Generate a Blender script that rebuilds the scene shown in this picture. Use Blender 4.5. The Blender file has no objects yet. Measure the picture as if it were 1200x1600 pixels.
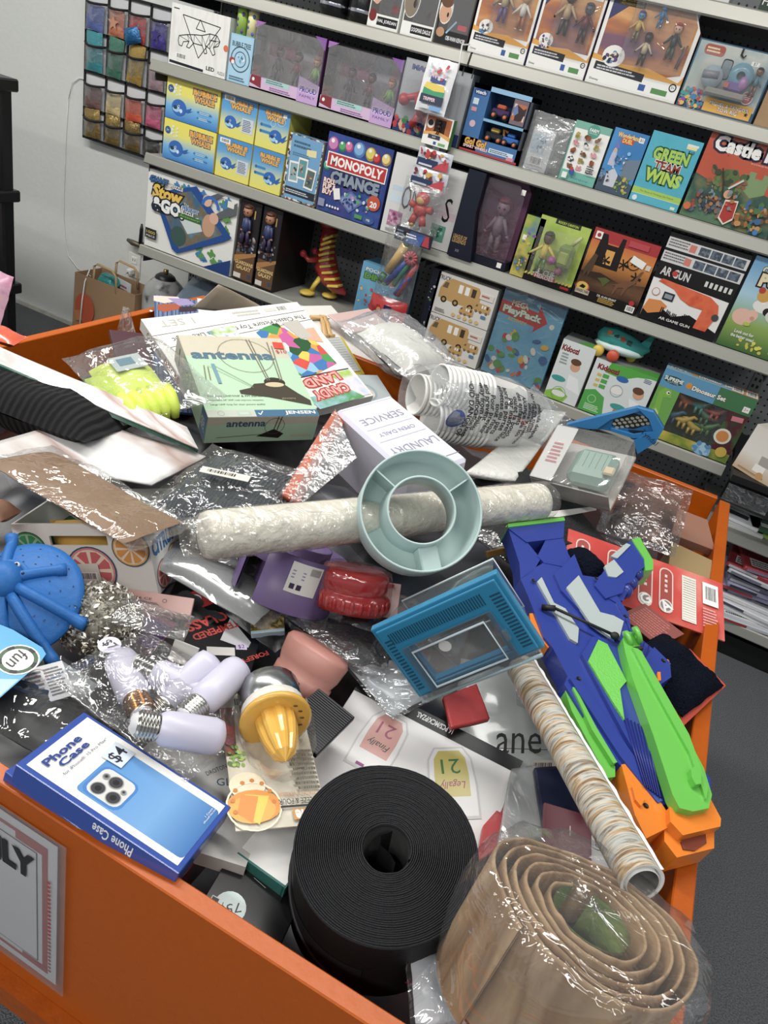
import bpy, bmesh, math, random
import numpy as np
from mathutils import Matrix, Vector, noise
S = bpy.context.scene
# ------------------------------------------------ camera, world, lights, exposure
FPX = 1168.9
_a = [math.radians(v) for v in (-30.0063, 15.1527, -17.5432)]
def _axes():
    rx, ry, rz = _a
    cy, sy, cp, sp, cr, sr = math.cos(rz), math.sin(rz), math.cos(rx), math.sin(rx), math.cos(ry), math.sin(ry)
    f = Vector((sy*cp, cy*cp, sp)); r = Vector((cy, -sy, 0)); u = r.cross(f)
    return cr*r+sr*u, -sr*r+cr*u, f
CR, CU, CF = _axes()
CAM = Vector((0, 0, 1.6))
cd = bpy.data.cameras.new('camera'); cam = bpy.data.objects.new('camera', cd); S.collection.objects.link(cam)
cd.sensor_fit = 'VERTICAL'; cd.sensor_height = 36.0; cd.lens = FPX/1600*36.0; cd.clip_start = 0.02; cd.clip_end = 60
cam.matrix_world = Matrix(((CR.x, CU.x, -CF.x, CAM.x), (CR.y, CU.y, -CF.y, CAM.y), (CR.z, CU.z, -CF.z, CAM.z), (0, 0, 0, 1)))
S.camera = cam
S.view_settings.view_transform = 'Standard'; S.view_settings.look = 'None'
S.view_settings.exposure = 0.0; S.view_settings.gamma = 1.0; S.view_settings.use_curve_mapping = False
S.cycles.max_bounces = 10; S.cycles.transparent_max_bounces = 24; S.cycles.diffuse_bounces = 3
S.cycles.glossy_bounces = 3; S.cycles.transmission_bounces = 4; S.cycles.caustics_reflective = False; S.cycles.caustics_refractive = False
W = bpy.data.worlds.new('world'); S.world = W; W.use_nodes = True
W.node_tree.nodes['Background'].inputs[0].default_value = (0.86, 0.93, 1.0, 1)
W.node_tree.nodes['Background'].inputs[1].default_value = 0.4
def area(x, y, z, sx, sy, power, col=(1, 0.985, 0.95), rot=(0, 0, 0)):
    l = bpy.data.lights.new('ceiling_light', 'AREA'); l.shape = 'RECTANGLE'; l.size = sx; l.size_y = sy
    l.energy = power; l.color = col
    o = bpy.data.objects.new('ceiling_light', l); o.location = (x, y, z); o.rotation_euler = rot; S.collection.objects.link(o)
LIGHTS = ((-3.1, 1.2, 32), (-1.6, 1.2, 34), (-.1, 1.2, 22), (1.4, 1.0, 10), (-2.2, -1.3, 30), (-.5, -1.3, 30), (1.2, -1.3, 18))
for (lx, ly, lp) in LIGHTS:
    area(lx, ly, 2.94, 1.2, 0.3, lp)
# ------------------------------------------------ helpers
def ray(px, py):
    return CF*FPX + CR*(px-600) - CU*(py-800)
def PZ(px, py, z):
    d = ray(px, py); return CAM + d*((z-CAM.z)/d.z)
def PY(px, py, y):
    d = ray(px, py); return CAM + d*(y/d.y)
def lin(c):
    if isinstance(c, str):
        c = [int(c[i:i+2], 16)/255 for i in (1, 3, 5)] if len(c) == 7 else [int(c[i]*2, 16)/255 for i in (1, 2, 3)]
        return tuple(v/12.92 if v <= .04045 else ((v+.055)/1.055)**2.4 for v in c)
    return tuple(c)
def _desat(c, k=.86, g=1.):
    l = .3*c[0]+.59*c[1]+.11*c[2]; return tuple(g*(l+(v-l)*k) for v in c)
_lin0 = lin
def lin(c): return _desat(_lin0(c))
_M = {}
def mat(c, r=.45, metal=0., coat=0., bump=0., bs=60., spec=.5, var=0.):
    k = (c, r, metal, coat, bump, bs, spec, var)
    if k in _M: return _M[k]
    m = bpy.data.materials.new('paint_%d' % len(_M)); m.use_nodes = True; n = m.node_tree; b = n.nodes['Principled BSDF']
    L = lin(c); b.inputs['Base Color'].default_value = (*L, 1); b.inputs['Roughness'].default_value = r
    b.inputs['Metallic'].default_value = metal; b.inputs['Coat Weight'].default_value = coat; b.inputs['Coat Roughness'].default_value = .08
    b.inputs['Specular IOR Level'].default_value = spec
    if bump or var:
        t = n.nodes.new('ShaderNodeTexCoord'); z = n.nodes.new('ShaderNodeTexNoise'); z.inputs['Scale'].default_value = bs; z.inputs['Detail'].default_value = 5
        n.links.new(t.outputs['Object'], z.inputs['Vector'])
        if bump:
            p = n.nodes.new('ShaderNodeBump'); p.inputs['Strength'].default_value = bump; p.inputs['Distance'].default_value = .01
            n.links.new(z.outputs['Fac'], p.inputs['Height']); n.links.new(p.outputs['Normal'], b.inputs['Normal'])
        if var:
            mx = n.nodes.new('ShaderNodeMix'); mx.data_type = 'RGBA'
            mx.inputs[6].default_value = (*[v*(1-var) for v in L], 1); mx.inputs[7].default_value = (*[min(1, v*(1+var)) for v in L], 1)
            n.links.new(z.outputs['Fac'], mx.inputs[0]); n.links.new(mx.outputs[2], b.inputs['Base Color'])
    _M[k] = m; return m
def art(cols, scale=20., kind='noise', seed=0., r=.4, stretch=(1, 1, 1), dist=0., coat=0., bump=0.):
    """procedural picture: bands of flat colours from a noise, voronoi or wave field"""
    k = (tuple(cols), scale, kind, seed, r, stretch, dist, coat, bump)
    if k in _M: return _M[k]
    m = bpy.data.materials.new('print_%d' % len(_M)); m.use_nodes = True; n = m.node_tree; b = n.nodes['Principled BSDF']
    b.inputs['Roughness'].default_value = r; b.inputs['Coat Weight'].default_value = coat
    t = n.nodes.new('ShaderNodeTexCoord'); mp = n.nodes.new('ShaderNodeMapping'); mp.inputs['Scale'].default_value = stretch
    mp.inputs['Location'].default_value = (seed, seed*1.7, seed*.3); n.links.new(t.outputs['Object'], mp.inputs['Vector'])
    if kind == 'voronoi':
        z = n.nodes.new('ShaderNodeTexVoronoi'); z.inputs['Scale'].default_value = scale; n.links.new(mp.outputs[0], z.inputs['Vector'])
        s = n.nodes.new('ShaderNodeSeparateColor'); n.links.new(z.outputs['Color'], s.inputs[0]); fac = s.outputs[0]
    elif kind == 'wave':
        z = n.nodes.new('ShaderNodeTexWave'); z.inputs['Scale'].default_value = scale; z.inputs['Distortion'].default_value = dist; z.inputs['Detail'].default_value = 3
        n.links.new(mp.outputs[0], z.inputs['Vector']); fac = z.outputs['Fac']
    else:
        z = n.nodes.new('ShaderNodeTexNoise'); z.inputs['Scale'].default_value = scale; z.inputs['Detail'].default_value = 4; z.inputs['Distortion'].default_value = dist
        n.links.new(mp.outputs[0], z.inputs['Vector'])
        mr = n.nodes.new('ShaderNodeMapRange'); mr.inputs[1].default_value = .3; mr.inputs[2].default_value = .7; n.links.new(z.outputs['Fac'], mr.inputs[0]); fac = mr.outputs[0]
    cr = n.nodes.new('ShaderNodeValToRGB'); cr.color_ramp.interpolation = 'CONSTANT' if kind == 'voronoi' else 'LINEAR'
    e = cr.color_ramp.elements; N = len(cols)
    for i, c in enumerate(cols):
        p = i/N if kind == 'voronoi' else i/max(1, N-1)
        q = e[i] if i < 2 else e.new(p)
        q.position = p; q.color = (*lin(c), 1)
    n.links.new(fac, cr.inputs[0]); n.links.new(cr.outputs[0], b.inputs['Base Color'])
    if bump:
        p = n.nodes.new('ShaderNodeBump'); p.inputs['Strength'].default_value = bump; p.inputs['Distance'].default_value = .01
        n.links.new(fac, p.inputs['Height']); n.links.new(p.outputs['Normal'], b.inputs['Normal'])
    _M[k] = m; return m
def film(tint='#ffffff', haze=.04, gloss=.1, bs=28., bump=.8, r=.08):
    """thin clear wrap: mostly see-through, with crinkled glints"""
    k = ('film', tint, haze, gloss, bs, bump, r)
    if k in _M: return _M[k]
    m = bpy.data.materials.new('film_%d' % len(_M)); m.use_nodes = True; n = m.node_tree; n.nodes.remove(n.nodes['Principled BSDF'])
    out = n.nodes['Material Output']
    tr = n.nodes.new('ShaderNodeBsdfTransparent'); tr.inputs[0].default_value = (*[.6+.4*v for v in lin(tint)], 1)
    gl = n.nodes.new('ShaderNodeBsdfGlossy'); gl.inputs['Roughness'].default_value = r
    df = n.nodes.new('ShaderNodeBsdfDiffuse'); df.inputs[0].default_value = (*lin(tint), 1)
    m1 = n.nodes.new('ShaderNodeMixShader'); m2 = n.nodes.new('ShaderNodeMixShader')
    m1.inputs[0].default_value = haze
    n.links.new(tr.outputs[0], m1.inputs[1]); n.links.new(df.outputs[0], m1.inputs[2])
    lw = n.nodes.new('ShaderNodeLayerWeight'); lw.inputs[0].default_value = .25
    ad = n.nodes.new('ShaderNodeMath'); ad.operation = 'MULTIPLY_ADD'; ad.inputs[1].default_value = .4; ad.inputs[2].default_value = gloss
    n.links.new(lw.outputs['Facing'], ad.inputs[0]); n.links.new(ad.outputs[0], m2.inputs[0])
    n.links.new(m1.outputs[0], m2.inputs[1]); n.links.new(gl.outputs[0], m2.inputs[2]); n.links.new(m2.outputs[0], out.inputs[0])
    if bump:
        t = n.nodes.new('ShaderNodeTexCoord'); z = n.nodes.new('ShaderNodeTexNoise'); z.inputs['Scale'].default_value = bs; z.inputs['Detail'].default_value = 3; z.inputs['Distortion'].default_value = 1.2
        p = n.nodes.new('ShaderNodeBump'); p.inputs['Strength'].default_value = bump; p.inputs['Distance'].default_value = .012
        n.links.new(t.outputs['Object'], z.inputs['Vector']); n.links.new(z.outputs['Fac'], p.inputs['Height'])
        n.links.new(p.outputs[0], gl.inputs['Normal']); n.links.new(p.outputs[0], lw.inputs['Normal'])
    _M[k] = m; return m
_T = {}
def text_mesh(s, off=0., spacing=1., shear=0.):
    k = (s, off, spacing, shear)
    if k in _T: return _T[k]
    c = bpy.data.curves.new('t', 'FONT'); c.body = s; c.size = 1; c.offset = off; c.resolution_u = 2; c.space_character = spacing; c.shear = shear; c.space_line = .85
    c.align_x = 'CENTER'; c.fill_mode = 'FRONT' if hasattr(c, 'fill_mode') else c.fill_mode
    o = bpy.data.objects.new('t', c); me = bpy.data.meshes.new_from_object(o)
    v = [tuple(p.co) for p in me.vertices]; f = [tuple(p.vertices) for p in me.polygons]
    bpy.data.objects.remove(o); bpy.data.curves.remove(c); bpy.data.meshes.remove(me)
    if v:
        xs = [p[0] for p in v]; ys = [p[1] for p in v]
        cx, cy = (min(xs)+max(xs))/2, (min(ys)+max(ys))/2; ww, hh = max(xs)-min(xs), max(ys)-min(ys)
    else: cx = cy = 0; ww = hh = 1
    _T[k] = (v, f, cx, cy, ww, hh); return _T[k]
I4 = Matrix.Identity(4)
class MB:
    def __init__(s): s.v = []; s.f = []; s.mi = []; s.sm = []; s.mats = []; s.M = I4; s.layer = 0
    def idx(s, m):
        if m not in s.mats: s.mats.append(m)
        return s.mats.index(m)
    def add(s, v, f, m, M=None, smooth=False):
        T = s.M @ M if M is not None else s.M; b = len(s.v)
        s.v += [tuple(T @ Vector(p)) for p in v]; s.f += [tuple(i+b for i in q) for q in f]
        k = s.idx(m); s.mi += [k]*len(f); s.sm += [smooth]*len(f); return s
    def box(s, x0, y0, z0, x1, y1, z1, m, M=None, bev=0.):
        if bev > 0:
            b = bev; v = []; 
            for z, e in ((z0, b), (z0+b, 0), (z1-b, 0), (z1, b)):
                v += [(x0+b, y0+e, z), (x1-b, y0+e, z), (x1-e, y0+b, z), (x1-e, y1-b, z), (x1-b, y1-e, z), (x0+b, y1-e, z), (x0+e, y1-b, z), (x0+e, y0+b, z)]
            f = [tuple(range(7, -1, -1)), tuple(range(24, 32))]
            for k in range(3):
                for i in range(8): j = (i+1) % 8; f.append((k*8+i, k*8+j, k*8+8+j, k*8+8+i))
            return s.add(v, f, m, M)
        v = [(x, y, z) for z in (z0, z1) for y in (y0, y1) for x in (x0, x1)]
        return s.add(v, [(0, 2, 3, 1), (4, 5, 7, 6), (0, 1, 5, 4), (1, 3, 7, 5), (3, 2, 6, 7), (2, 0, 4, 6)], m, M)
    def prism(s, P, z0, z1, m, M=None, m2=None, smooth=False):
        n = len(P); v = [(x, y, z0) for x, y in P]+[(x, y, z1) for x, y in P]
        s.add(v, [(i, (i+1) % n, n+(i+1) % n, n+i) for i in range(n)], m2 or m, M, smooth)
        from mathutils.geometry import tessellate_polygon
        t = tessellate_polygon([[Vector((x, y, 0)) for x, y in P]])
        s.add([(x, y, z1) for x, y in P], [tuple(q) for q in t], m, M); s.add([(x, y, z0) for x, y in P], [tuple(reversed(q)) for q in t], m, M)
        return s
    def lathe(s, prof, m, n=24, M=None, smooth=True, a0=0., a1=2*math.pi):
        full = abs(a1-a0-2*math.pi) < 1e-6; N = n if full else n+1; v = []
        for i in range(N):
            a = a0+(a1-a0)*i/n
            v += [(r*math.cos(a), r*math.sin(a), z) for r, z in prof]
        k = len(prof); f = []
        for i in range(n):
            j = (i+1) % N
            for q in range(k-1): f.append((i*k+q, j*k+q, j*k+q+1, i*k+q+1))
        return s.add(v, f, m, M, smooth)
    def tube(s, path, r, m, n=8, M=None, cap=True, closed=False):
        P = [Vector(p) for p in path]; v = []; k = len(P)
        R = r if isinstance(r, (list, tuple)) else [r]*k
        for i, p in enumerate(P):
            d = (P[(i+1) % k]-P[i-1]) if closed else P[min(i+1, k-1)]-P[max(i-1, 0)]
            d = d.normalized() if d.length > 1e-9 else Vector((0, 0, 1))
            a = Vector((0, 0, 1)) if abs(d.z) < .95 else Vector((1, 0, 0))
            x = d.cross(a).normalized(); y = d.cross(x)
            v += [tuple(p+x*R[i]*math.cos(2*math.pi*j/n)+y*R[i]*math.sin(2*math.pi*j/n)) for j in range(n)]
        f = []
        for i in range(k if closed else k-1):
            ii = (i+1) % k
            for j in range(n): q = (j+1) % n; f.append((i*n+j, i*n+q, ii*n+q, ii*n+j))
        if cap and not closed: f += [tuple(range(n-1, -1, -1)), tuple(range((k-1)*n, k*n))]
        return s.add(v, f, m, M, True)
    def ell(s, c, r, m, n=12, M=None, k=8):
        r = (r, r, r) if not isinstance(r, (list, tuple)) else r; v = []; f = []
        for i in range(k+1):
            t = math.pi*i/k
            for j in range(n):
                a = 2*math.pi*j/n; v.append((c[0]+r[0]*math.sin(t)*math.cos(a), c[1]+r[1]*math.sin(t)*math.sin(a), c[2]+r[2]*math.cos(t)))
        for i in range(k):
            for j in range(n): q = (j+1) % n; f.append((i*n+j, (i+1)*n+j, (i+1)*n+q, i*n+q))
        return s.add(v, f, m, M, True)
    # ---- flat printing on the local XY plane (z up from the face)
    def z(s): s.layer += 1; return .0002+s.layer*.00007
    def rect(s, x, y, w, h, m, rot=0., rad=0.):
        if rad > 0:
            P = []
            for cx, cy, a in ((w/2-rad, h/2-rad, 0), (-w/2+rad, h/2-rad, 90), (-w/2+rad, -h/2+rad, 180), (w/2-rad, -h/2+rad, 270)):
                for t in range(0, 91, 30): P.append((cx+rad*math.cos(math.radians(a+t)), cy+rad*math.sin(math.radians(a+t))))
        else: P = [(-w/2, -h/2), (w/2, -h/2), (w/2, h/2), (-w/2, h/2)]
        c, q = math.cos(rot), math.sin(rot)
        return s.poly([(x+w/2+a*c-b*q, y+h/2+a*q+b*c) for a, b in P], m, True)
    def poly(s, P, m, convex=False):
        z = s.z(); v = [(a, b, z) for a, b in P]
        if convex: return s.add(v, [tuple(range(len(v)))], m)
        from mathutils.geometry import tessellate_polygon
        return s.add(v, [tuple(q) for q in tessellate_polygon([[Vector((a, b, 0)) for a, b in P]])], m)
    def disc(s, x, y, r, m, ry=None, n=20, rot=0.):
        ry = ry or r; c, q = math.cos(rot), math.sin(rot)
        return s.poly([(x+r*math.cos(t)*c-ry*math.sin(t)*q, y+r*math.cos(t)*q+ry*math.sin(t)*c) for t in [2*math.pi*i/n for i in range(n)]], m, True)
    def ring(s, x, y, r, w, m, n=24, a0=0., a1=2*math.pi):
        z = s.z(); v = []; 
        for i in range(n+1):
            t = a0+(a1-a0)*i/n; v += [(x+r*math.cos(t), y+r*math.sin(t), z), (x+(r-w)*math.cos(t), y+(r-w)*math.sin(t), z)]
        return s.add(v, [(2*i, 2*i+2, 2*i+3, 2*i+1) for i in range(n)], m)
    def line(s, pts, w, m):
        for (x0, y0), (x1, y1) in zip(pts[:-1], pts[1:]):
            d = Vector((x1-x0, y1-y0)); L = d.length or 1; nx, ny = -d.y/L*w/2, d.x/L*w/2
            z = s.z() if not s.layer else .0002+s.layer*.00007
            s.add([(x0+nx, y0+ny, z), (x0-nx, y0-ny, z), (x1-nx, y1-ny, z), (x1+nx, y1+ny, z)], [(0, 1, 2, 3)], m)
        s.layer += 1; return s
    def star(s, x, y, r, m, n=5, k=.42, rot=.31):
        return s.poly([(x+(r if i % 2 == 0 else r*k)*math.cos(rot+math.pi*i/n), y+(r if i % 2 == 0 else r*k)*math.sin(rot+math.pi*i/n)) for i in range(2*n)], m)
    def text(s, t, x, y, h, m, w=None, rot=0., bold=0., out=None, ow=.06, shear=0., spacing=1.):
        """text centred on x, y with letter height h (total) and optional total width w"""
        v, f, cx, cy, ww, hh = text_mesh(t, 0., spacing, shear)
        sy = h/hh; sx = w/ww if w else sy; c, q = math.cos(rot), math.sin(rot)
        for off, mm in (((bold+ow, out),) if out else ())+((bold, m),):
            v, f, _, _, _, _ = text_mesh(t, off, spacing, shear); z = s.z()
            s.add([(x+(a-cx)*sx*c-(b-cy)*sy*q, y+(a-cx)*sx*q+(b-cy)*sy*c, z) for a, b, _ in v], f, mm)
        return s
    def lines(s, x, y, w, h, n, m, fill=.55, seed=1, rot=0.):
        """greeked small print: rows of short dashes"""
        rn = random.Random(seed); z = s.z(); v = []; f = []; c, q = math.cos(rot), math.sin(rot)
        for i in range(n):
            yy = h*(1-(i+.5)/n); hh = h/n*fill*.5; xx = 0; end = w*rn.uniform(.75, 1)
            while xx < end:
                L = rn.uniform(.03, .1)*w
                b = len(v); x1 = min(xx+L, end)
                v += [(x+a*c-d*q, y+a*q+d*c, z) for a, d in ((xx, yy-hh), (x1, yy-hh), (x1, yy+hh), (xx, yy+hh))]; f.append((b, b+1, b+2, b+3)); xx = x1+w*.012
        return s.add(v, f, m)
    def bars(s, x, y, w, h, m=None, bg=None, seed=3, rot=0., pad=.12):
        if bg: s.rect(x, y, w, h, bg, 0)
        rn = random.Random(seed); z = s.z(); v = []; f = []; px, py = w*pad, h*pad; xx = px
        while xx < w-px:
            L = rn.choice((1, 1, 2, 3))*w/75; b = len(v)
            v += [(x+xx, y+py*1.6, z), (x+xx+L, y+py*1.6, z), (x+xx+L, y+h-py, z), (x+xx, y+h-py, z)]; f.append((b, b+1, b+2, b+3)); xx += L+rn.choice((1, 1, 2))*w/75
        return s.add(v, f, m or mat('#151515'))
    def blobs(s, x, y, w, h, n, cols, r0, r1, seed=1, r=.4):
        rn = random.Random(seed)
        for i in range(n):
            s.disc(x+rn.uniform(0, w), y+rn.uniform(0, h), rn.uniform(r0, r1), mat(rn.choice(cols), r), rn.uniform(r0, r1), 10, rn.uniform(0, 3))
        return s
    def figure(s, x, y, h, skin, top, legs, hair, depth=.012, arm=.6, z=None):
        """small toy figure standing at x, y on the face"""
        z = depth if z is None else z; hd = h*.17; sk, tp, lg, hr = mat(skin, .4), mat(top, .4), mat(legs, .4), mat(hair, .4)
        s.ell((x, y+h-hd*.9, z), (hd*.75, hd*.85, hd*.6), sk, 10, k=6); s.ell((x, y+h-hd*.6, z-hd*.35), (hd*.85, hd*.8, hd*.6), hr, 10, k=6); s.ell((x, y+h-hd*.25, z+hd*.05), (hd*.7, hd*.35, hd*.6), hr, 10, k=5)
        for q in (-1, 1): s.ell((x+q*hd*.28, y+h-hd*.95, z+hd*.54), (hd*.12, hd*.14, hd*.06), mat('#1a1412', .3), 6, k=4)
        s.tube([(x, y+h*.36, z), (x, y+h*.52, z), (x, y+h*.7, z)], [h*.09, h*.1, h*.06], tp, 8)
        for q in (-1, 1):
            s.tube([(x+q*h*.07, y+h*.66, z), (x+q*h*(.07+.14*arm), y+h*.5, z), (x+q*h*(.07+.24*arm), y+h*.4, z+.002)], [h*.045, h*.035, h*.03], tp, 6)
            s.ell((x+q*h*(.07+.25*arm), y+h*.38, z+.002), h*.035, sk, 8, k=5)
            s.tube([(x+q*h*.05, y+h*.38, z), (x+q*h*.07, y+h*.2, z), (x+q*h*.08, y+h*.03, z)], [h*.06, h*.05, h*.04], lg, 6)
            s.ell((x+q*h*.09, y+h*.02, z+.003), (h*.05, h*.025, h*.07), hr, 8, k=5)
        return s
    def face(s, M): s.M = M; s.layer = 0; return s
    def build(s, name, parent=None, M=None):
        me = bpy.data.meshes.new(name); me.from_pydata(s.v, [], s.f)
        for m in s.mats: me.materials.append(m)
        me.polygons.foreach_set('material_index', s.mi); me.polygons.foreach_set('use_smooth', s.sm); me.update()
        o = bpy.data.objects.new(name, me); S.collection.objects.link(o)
        if M is not None: o.matrix_world = M
        if parent is not None: o.parent = parent
        return o
def tag(o, label, cat, group=None, kind=None):
    o['label'] = label; o['category'] = cat
    if group: o['group'] = group
    if kind: o['kind'] = kind
    return o
def thing(name, label, cat, M, group=None):
    o = bpy.data.objects.new(name, None); S.collection.objects.link(o); o.matrix_world = M; o.empty_display_size = .05
    return tag(o, label, cat, group)
def struct(name, mb, M=None, **k):
    o = mb.build(name, None, M); o['kind'] = 'structure'; return o
def frame(o, x, y):
    """matrix from an origin, a point along +x and a point towards +y"""
    o, x, y = Vector(o), Vector(x), Vector(y); ax = (x-o).normalized(); az = ax.cross(y-o).normalized(); ay = az.cross(ax)
    return Matrix(((ax.x, ay.x, az.x, o.x), (ax.y, ay.y, az.y, o.y), (ax.z, ay.z, az.z, o.z), (0, 0, 0, 1)))
def T(x=0, y=0, z=0): return Matrix.Translation((x, y, z))
def RX(d): return Matrix.Rotation(math.radians(d), 4, 'X')
def RY(d): return Matrix.Rotation(math.radians(d), 4, 'Y')
def RZ(d): return Matrix.Rotation(math.radians(d), 4, 'Z')
POSES = {}
def pose(pts, w, h, name=None):
    """pose of a real w x h rectangle from how its four corners (origin, +x, +x+y, +y) are seen"""
    src = [(0, 0), (w, 0), (w, h), (0, h)]; A = []
    for (X, Y), (x, y) in zip(src, pts):
        a, b = (x-600)/FPX, -(y-800)/FPX
        A.append([X, Y, 1, 0, 0, 0, -a*X, -a*Y, -a]); A.append([0, 0, 0, X, Y, 1, -b*X, -b*Y, -b])
    H = np.linalg.svd(np.array(A, float))[2][-1].reshape(3, 3)
    q = 2/(np.linalg.norm(H[:, 0])+np.linalg.norm(H[:, 1]))
    if H[2, 2] < 0: q = -q
    H = H*q; U, _, V = np.linalg.svd(H[:, :2], full_matrices=False); Q = U @ V; t = H[:, 2]
    R = np.c_[Q, np.cross(Q[:, 0], Q[:, 1])]
    def rod(v):
        th = np.linalg.norm(v)
        if th < 1e-12: return np.eye(3)
        k = v/th; K = np.array([[0, -k[2], k[1]], [k[2], 0, -k[0]], [-k[1], k[0], 0]]); return np.eye(3)+np.sin(th)*K+(1-np.cos(th))*K @ K
    def pr(R, t):
        o = []
        for X, Y in src: c = R @ np.array([X, Y, 0])+t; o += [600+FPX*c[0]/c[2], 800-FPX*c[1]/c[2]]
        return np.array(o)
    ob = np.array(pts, float).ravel()
    for _ in range(40):
        e = pr(R, t)-ob; J = np.zeros((8, 6))
        for i in range(3):
            v = np.zeros(3); v[i] = 1e-6; J[:, i] = (pr(rod(v) @ R, t)-ob-e)/1e-6
            tt = t.copy(); tt[i] += 1e-6; J[:, 3+i] = (pr(R, tt)-ob-e)/1e-6
        d = np.linalg.lstsq(J, -e, rcond=None)[0]; R = rod(d[:3]) @ R; t = t+d[3:]
    C = np.array([list(CR), list(CU), list(CF)]).T; Rw = C @ R; o = Vector(C @ t)+CAM
    M = frame(o, o+Vector(Rw[:, 0]), o+Vector(Rw[:, 1]))
    if name: print('POSE', name, 'rms %.1f' % math.sqrt((e**2).mean()), 'z', ['%.3f' % (M @ Vector((a, b, 0))).z for a, b in src], 'y', '%.2f %.2f' % (o.y, (M @ Vector((w, h, 0))).y), 'n', ['%.2f' % v for v in M.col[2][:3]])
    return M
def rnd_noise(p, s=1.): return noise.noise(Vector(p)*s)
def pillow(mb, w, h, t, m, nx=22, ny=22, wr=.006, seed=0., edge=.08, fs=14., flat=0., M=None, under=True):
    """soft pack: w x h outline, t thick in the middle, flat crimped edges, wrinkles"""
    for side in (1, -1) if under else (1,):
        v = []; f = []
        for j in range(ny+1):
            for i in range(nx+1):
                a, b = i/nx*2-1, j/ny*2-1
                A, B = max(0, 1-abs(a)/(1-edge)) if abs(a) < 1-edge else 0, max(0, 1-abs(b)/(1-edge)) if abs(b) < 1-edge else 0
                g = (1-(1-A)**3)*(1-(1-B)**3); g = g**.6
                x, y = a*w/2, b*h/2; p = Vector((x*fs+seed, y*fs, side*3.1+seed))
                n = noise.noise(p)+.6*abs(noise.noise(p*2.3))+.35*noise.noise(p*5.1)
                ed = 1+.04*noise.noise(Vector((a*2+seed, b*2, 7)))
                zz = side*(t/2*g+wr*n*(.35+g))+.6*wr*noise.noise(Vector((x*9, y*9, seed+5)))
                v.append((x*ed, y*ed, zz if side > 0 else max(zz, -t/2)))
        for j in range(ny):
            for i in range(nx):
                q = j*(nx+1)+i; f.append((q, q+1, q+nx+2, q+nx+1) if side > 0 else (q, q+nx+1, q+nx+2, q+1))
        mb.add(v, f, m, M, True)
    return mb
def sheet(mb, pts, m, n=10, wr=0., seed=0., thick=0.):
    """wavy four-cornered sheet through world or local corner points"""
    P = [Vector(p) for p in pts]; nn = (P[1]-P[0]).cross(P[3]-P[0]).normalized(); v = []; f = []
    for j in range(n+1):
        for i in range(n+1):
            a, b = i/n, j/n
            p = P[0].lerp(P[1], a).lerp(P[3].lerp(P[2], a), b)
            p = p+nn*wr*(noise.noise(p*9+Vector((seed, 0, 0)))+.5*noise.noise(p*23+Vector((seed, 0, 0)))); v.append(tuple(p))
    for j in range(n):
        for i in range(n): q = j*(n+1)+i; f.append((q, q+1, q+n+2, q+n+1))
    if thick:
        k = len(v); v += [tuple(Vector(p)-nn*thick) for p in v]; f += [tuple(reversed([q+k for q in g])) for g in f]
        rim = [i for i in range(n+1)]+[(n+1)*j+n for j in range(1, n+1)]+[(n+1)*n+i for i in range(n-1, -1, -1)]+[(n+1)*j for j in range(n-1, 0, -1)]
        f += [(rim[(i+1) % len(rim)], rim[i], rim[i]+k, rim[(i+1) % len(rim)]+k) for i in range(len(rim))]
    mb.add(v, f, m, None, True); return mb
def hull(mb, P, m):
    bm = bmesh.new()
    for p in P: bm.verts.new(p)
    bmesh.ops.convex_hull(bm, input=bm.verts); bm.verts.index_update(); bm.verts.ensure_lookup_table()
    mb.add([tuple(v.co) for v in bm.verts], [tuple(v.index for v in f.verts) for f in bm.faces], m); bm.free(); return mb
# ------------------------------------------------ the room
YS = 2.68; YW = 3.1; RIMZ = .92
WHITE = '#f2f2ee'; CLR = film(); CLRT = film('#ffffff', .02, .07, 12., .25, .05)
def carpet():
    m = mat('#777a7e', .95, bump=1., bs=260., spec=.1, var=.9); return m
mb = MB().box(-6, -4, -.1, 4, YW+.1, 0, carpet()); struct('floor', mb)
wallm = mat('#dcdeda', .75, bump=.12, bs=40., spec=.3, var=.03)
struct('wall_back', MB().box(-6, YW, 0, 4, YW+.1, 3.1, wallm))
struct('wall_left', MB().box(-4.6, -4, 0, -4.5, YW, 3.1, wallm))
struct('ceiling', MB().box(-6, -4, 3.0, 4, YW+.1, 3.1, mat('#e8e8e4', .9)))
struct('baseboard_back', MB().box(-4.5, YW-.012, 0, -2.25, YW, .02, mat('#b9b7ae', .8, var=.4, bs=30.)))
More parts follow.
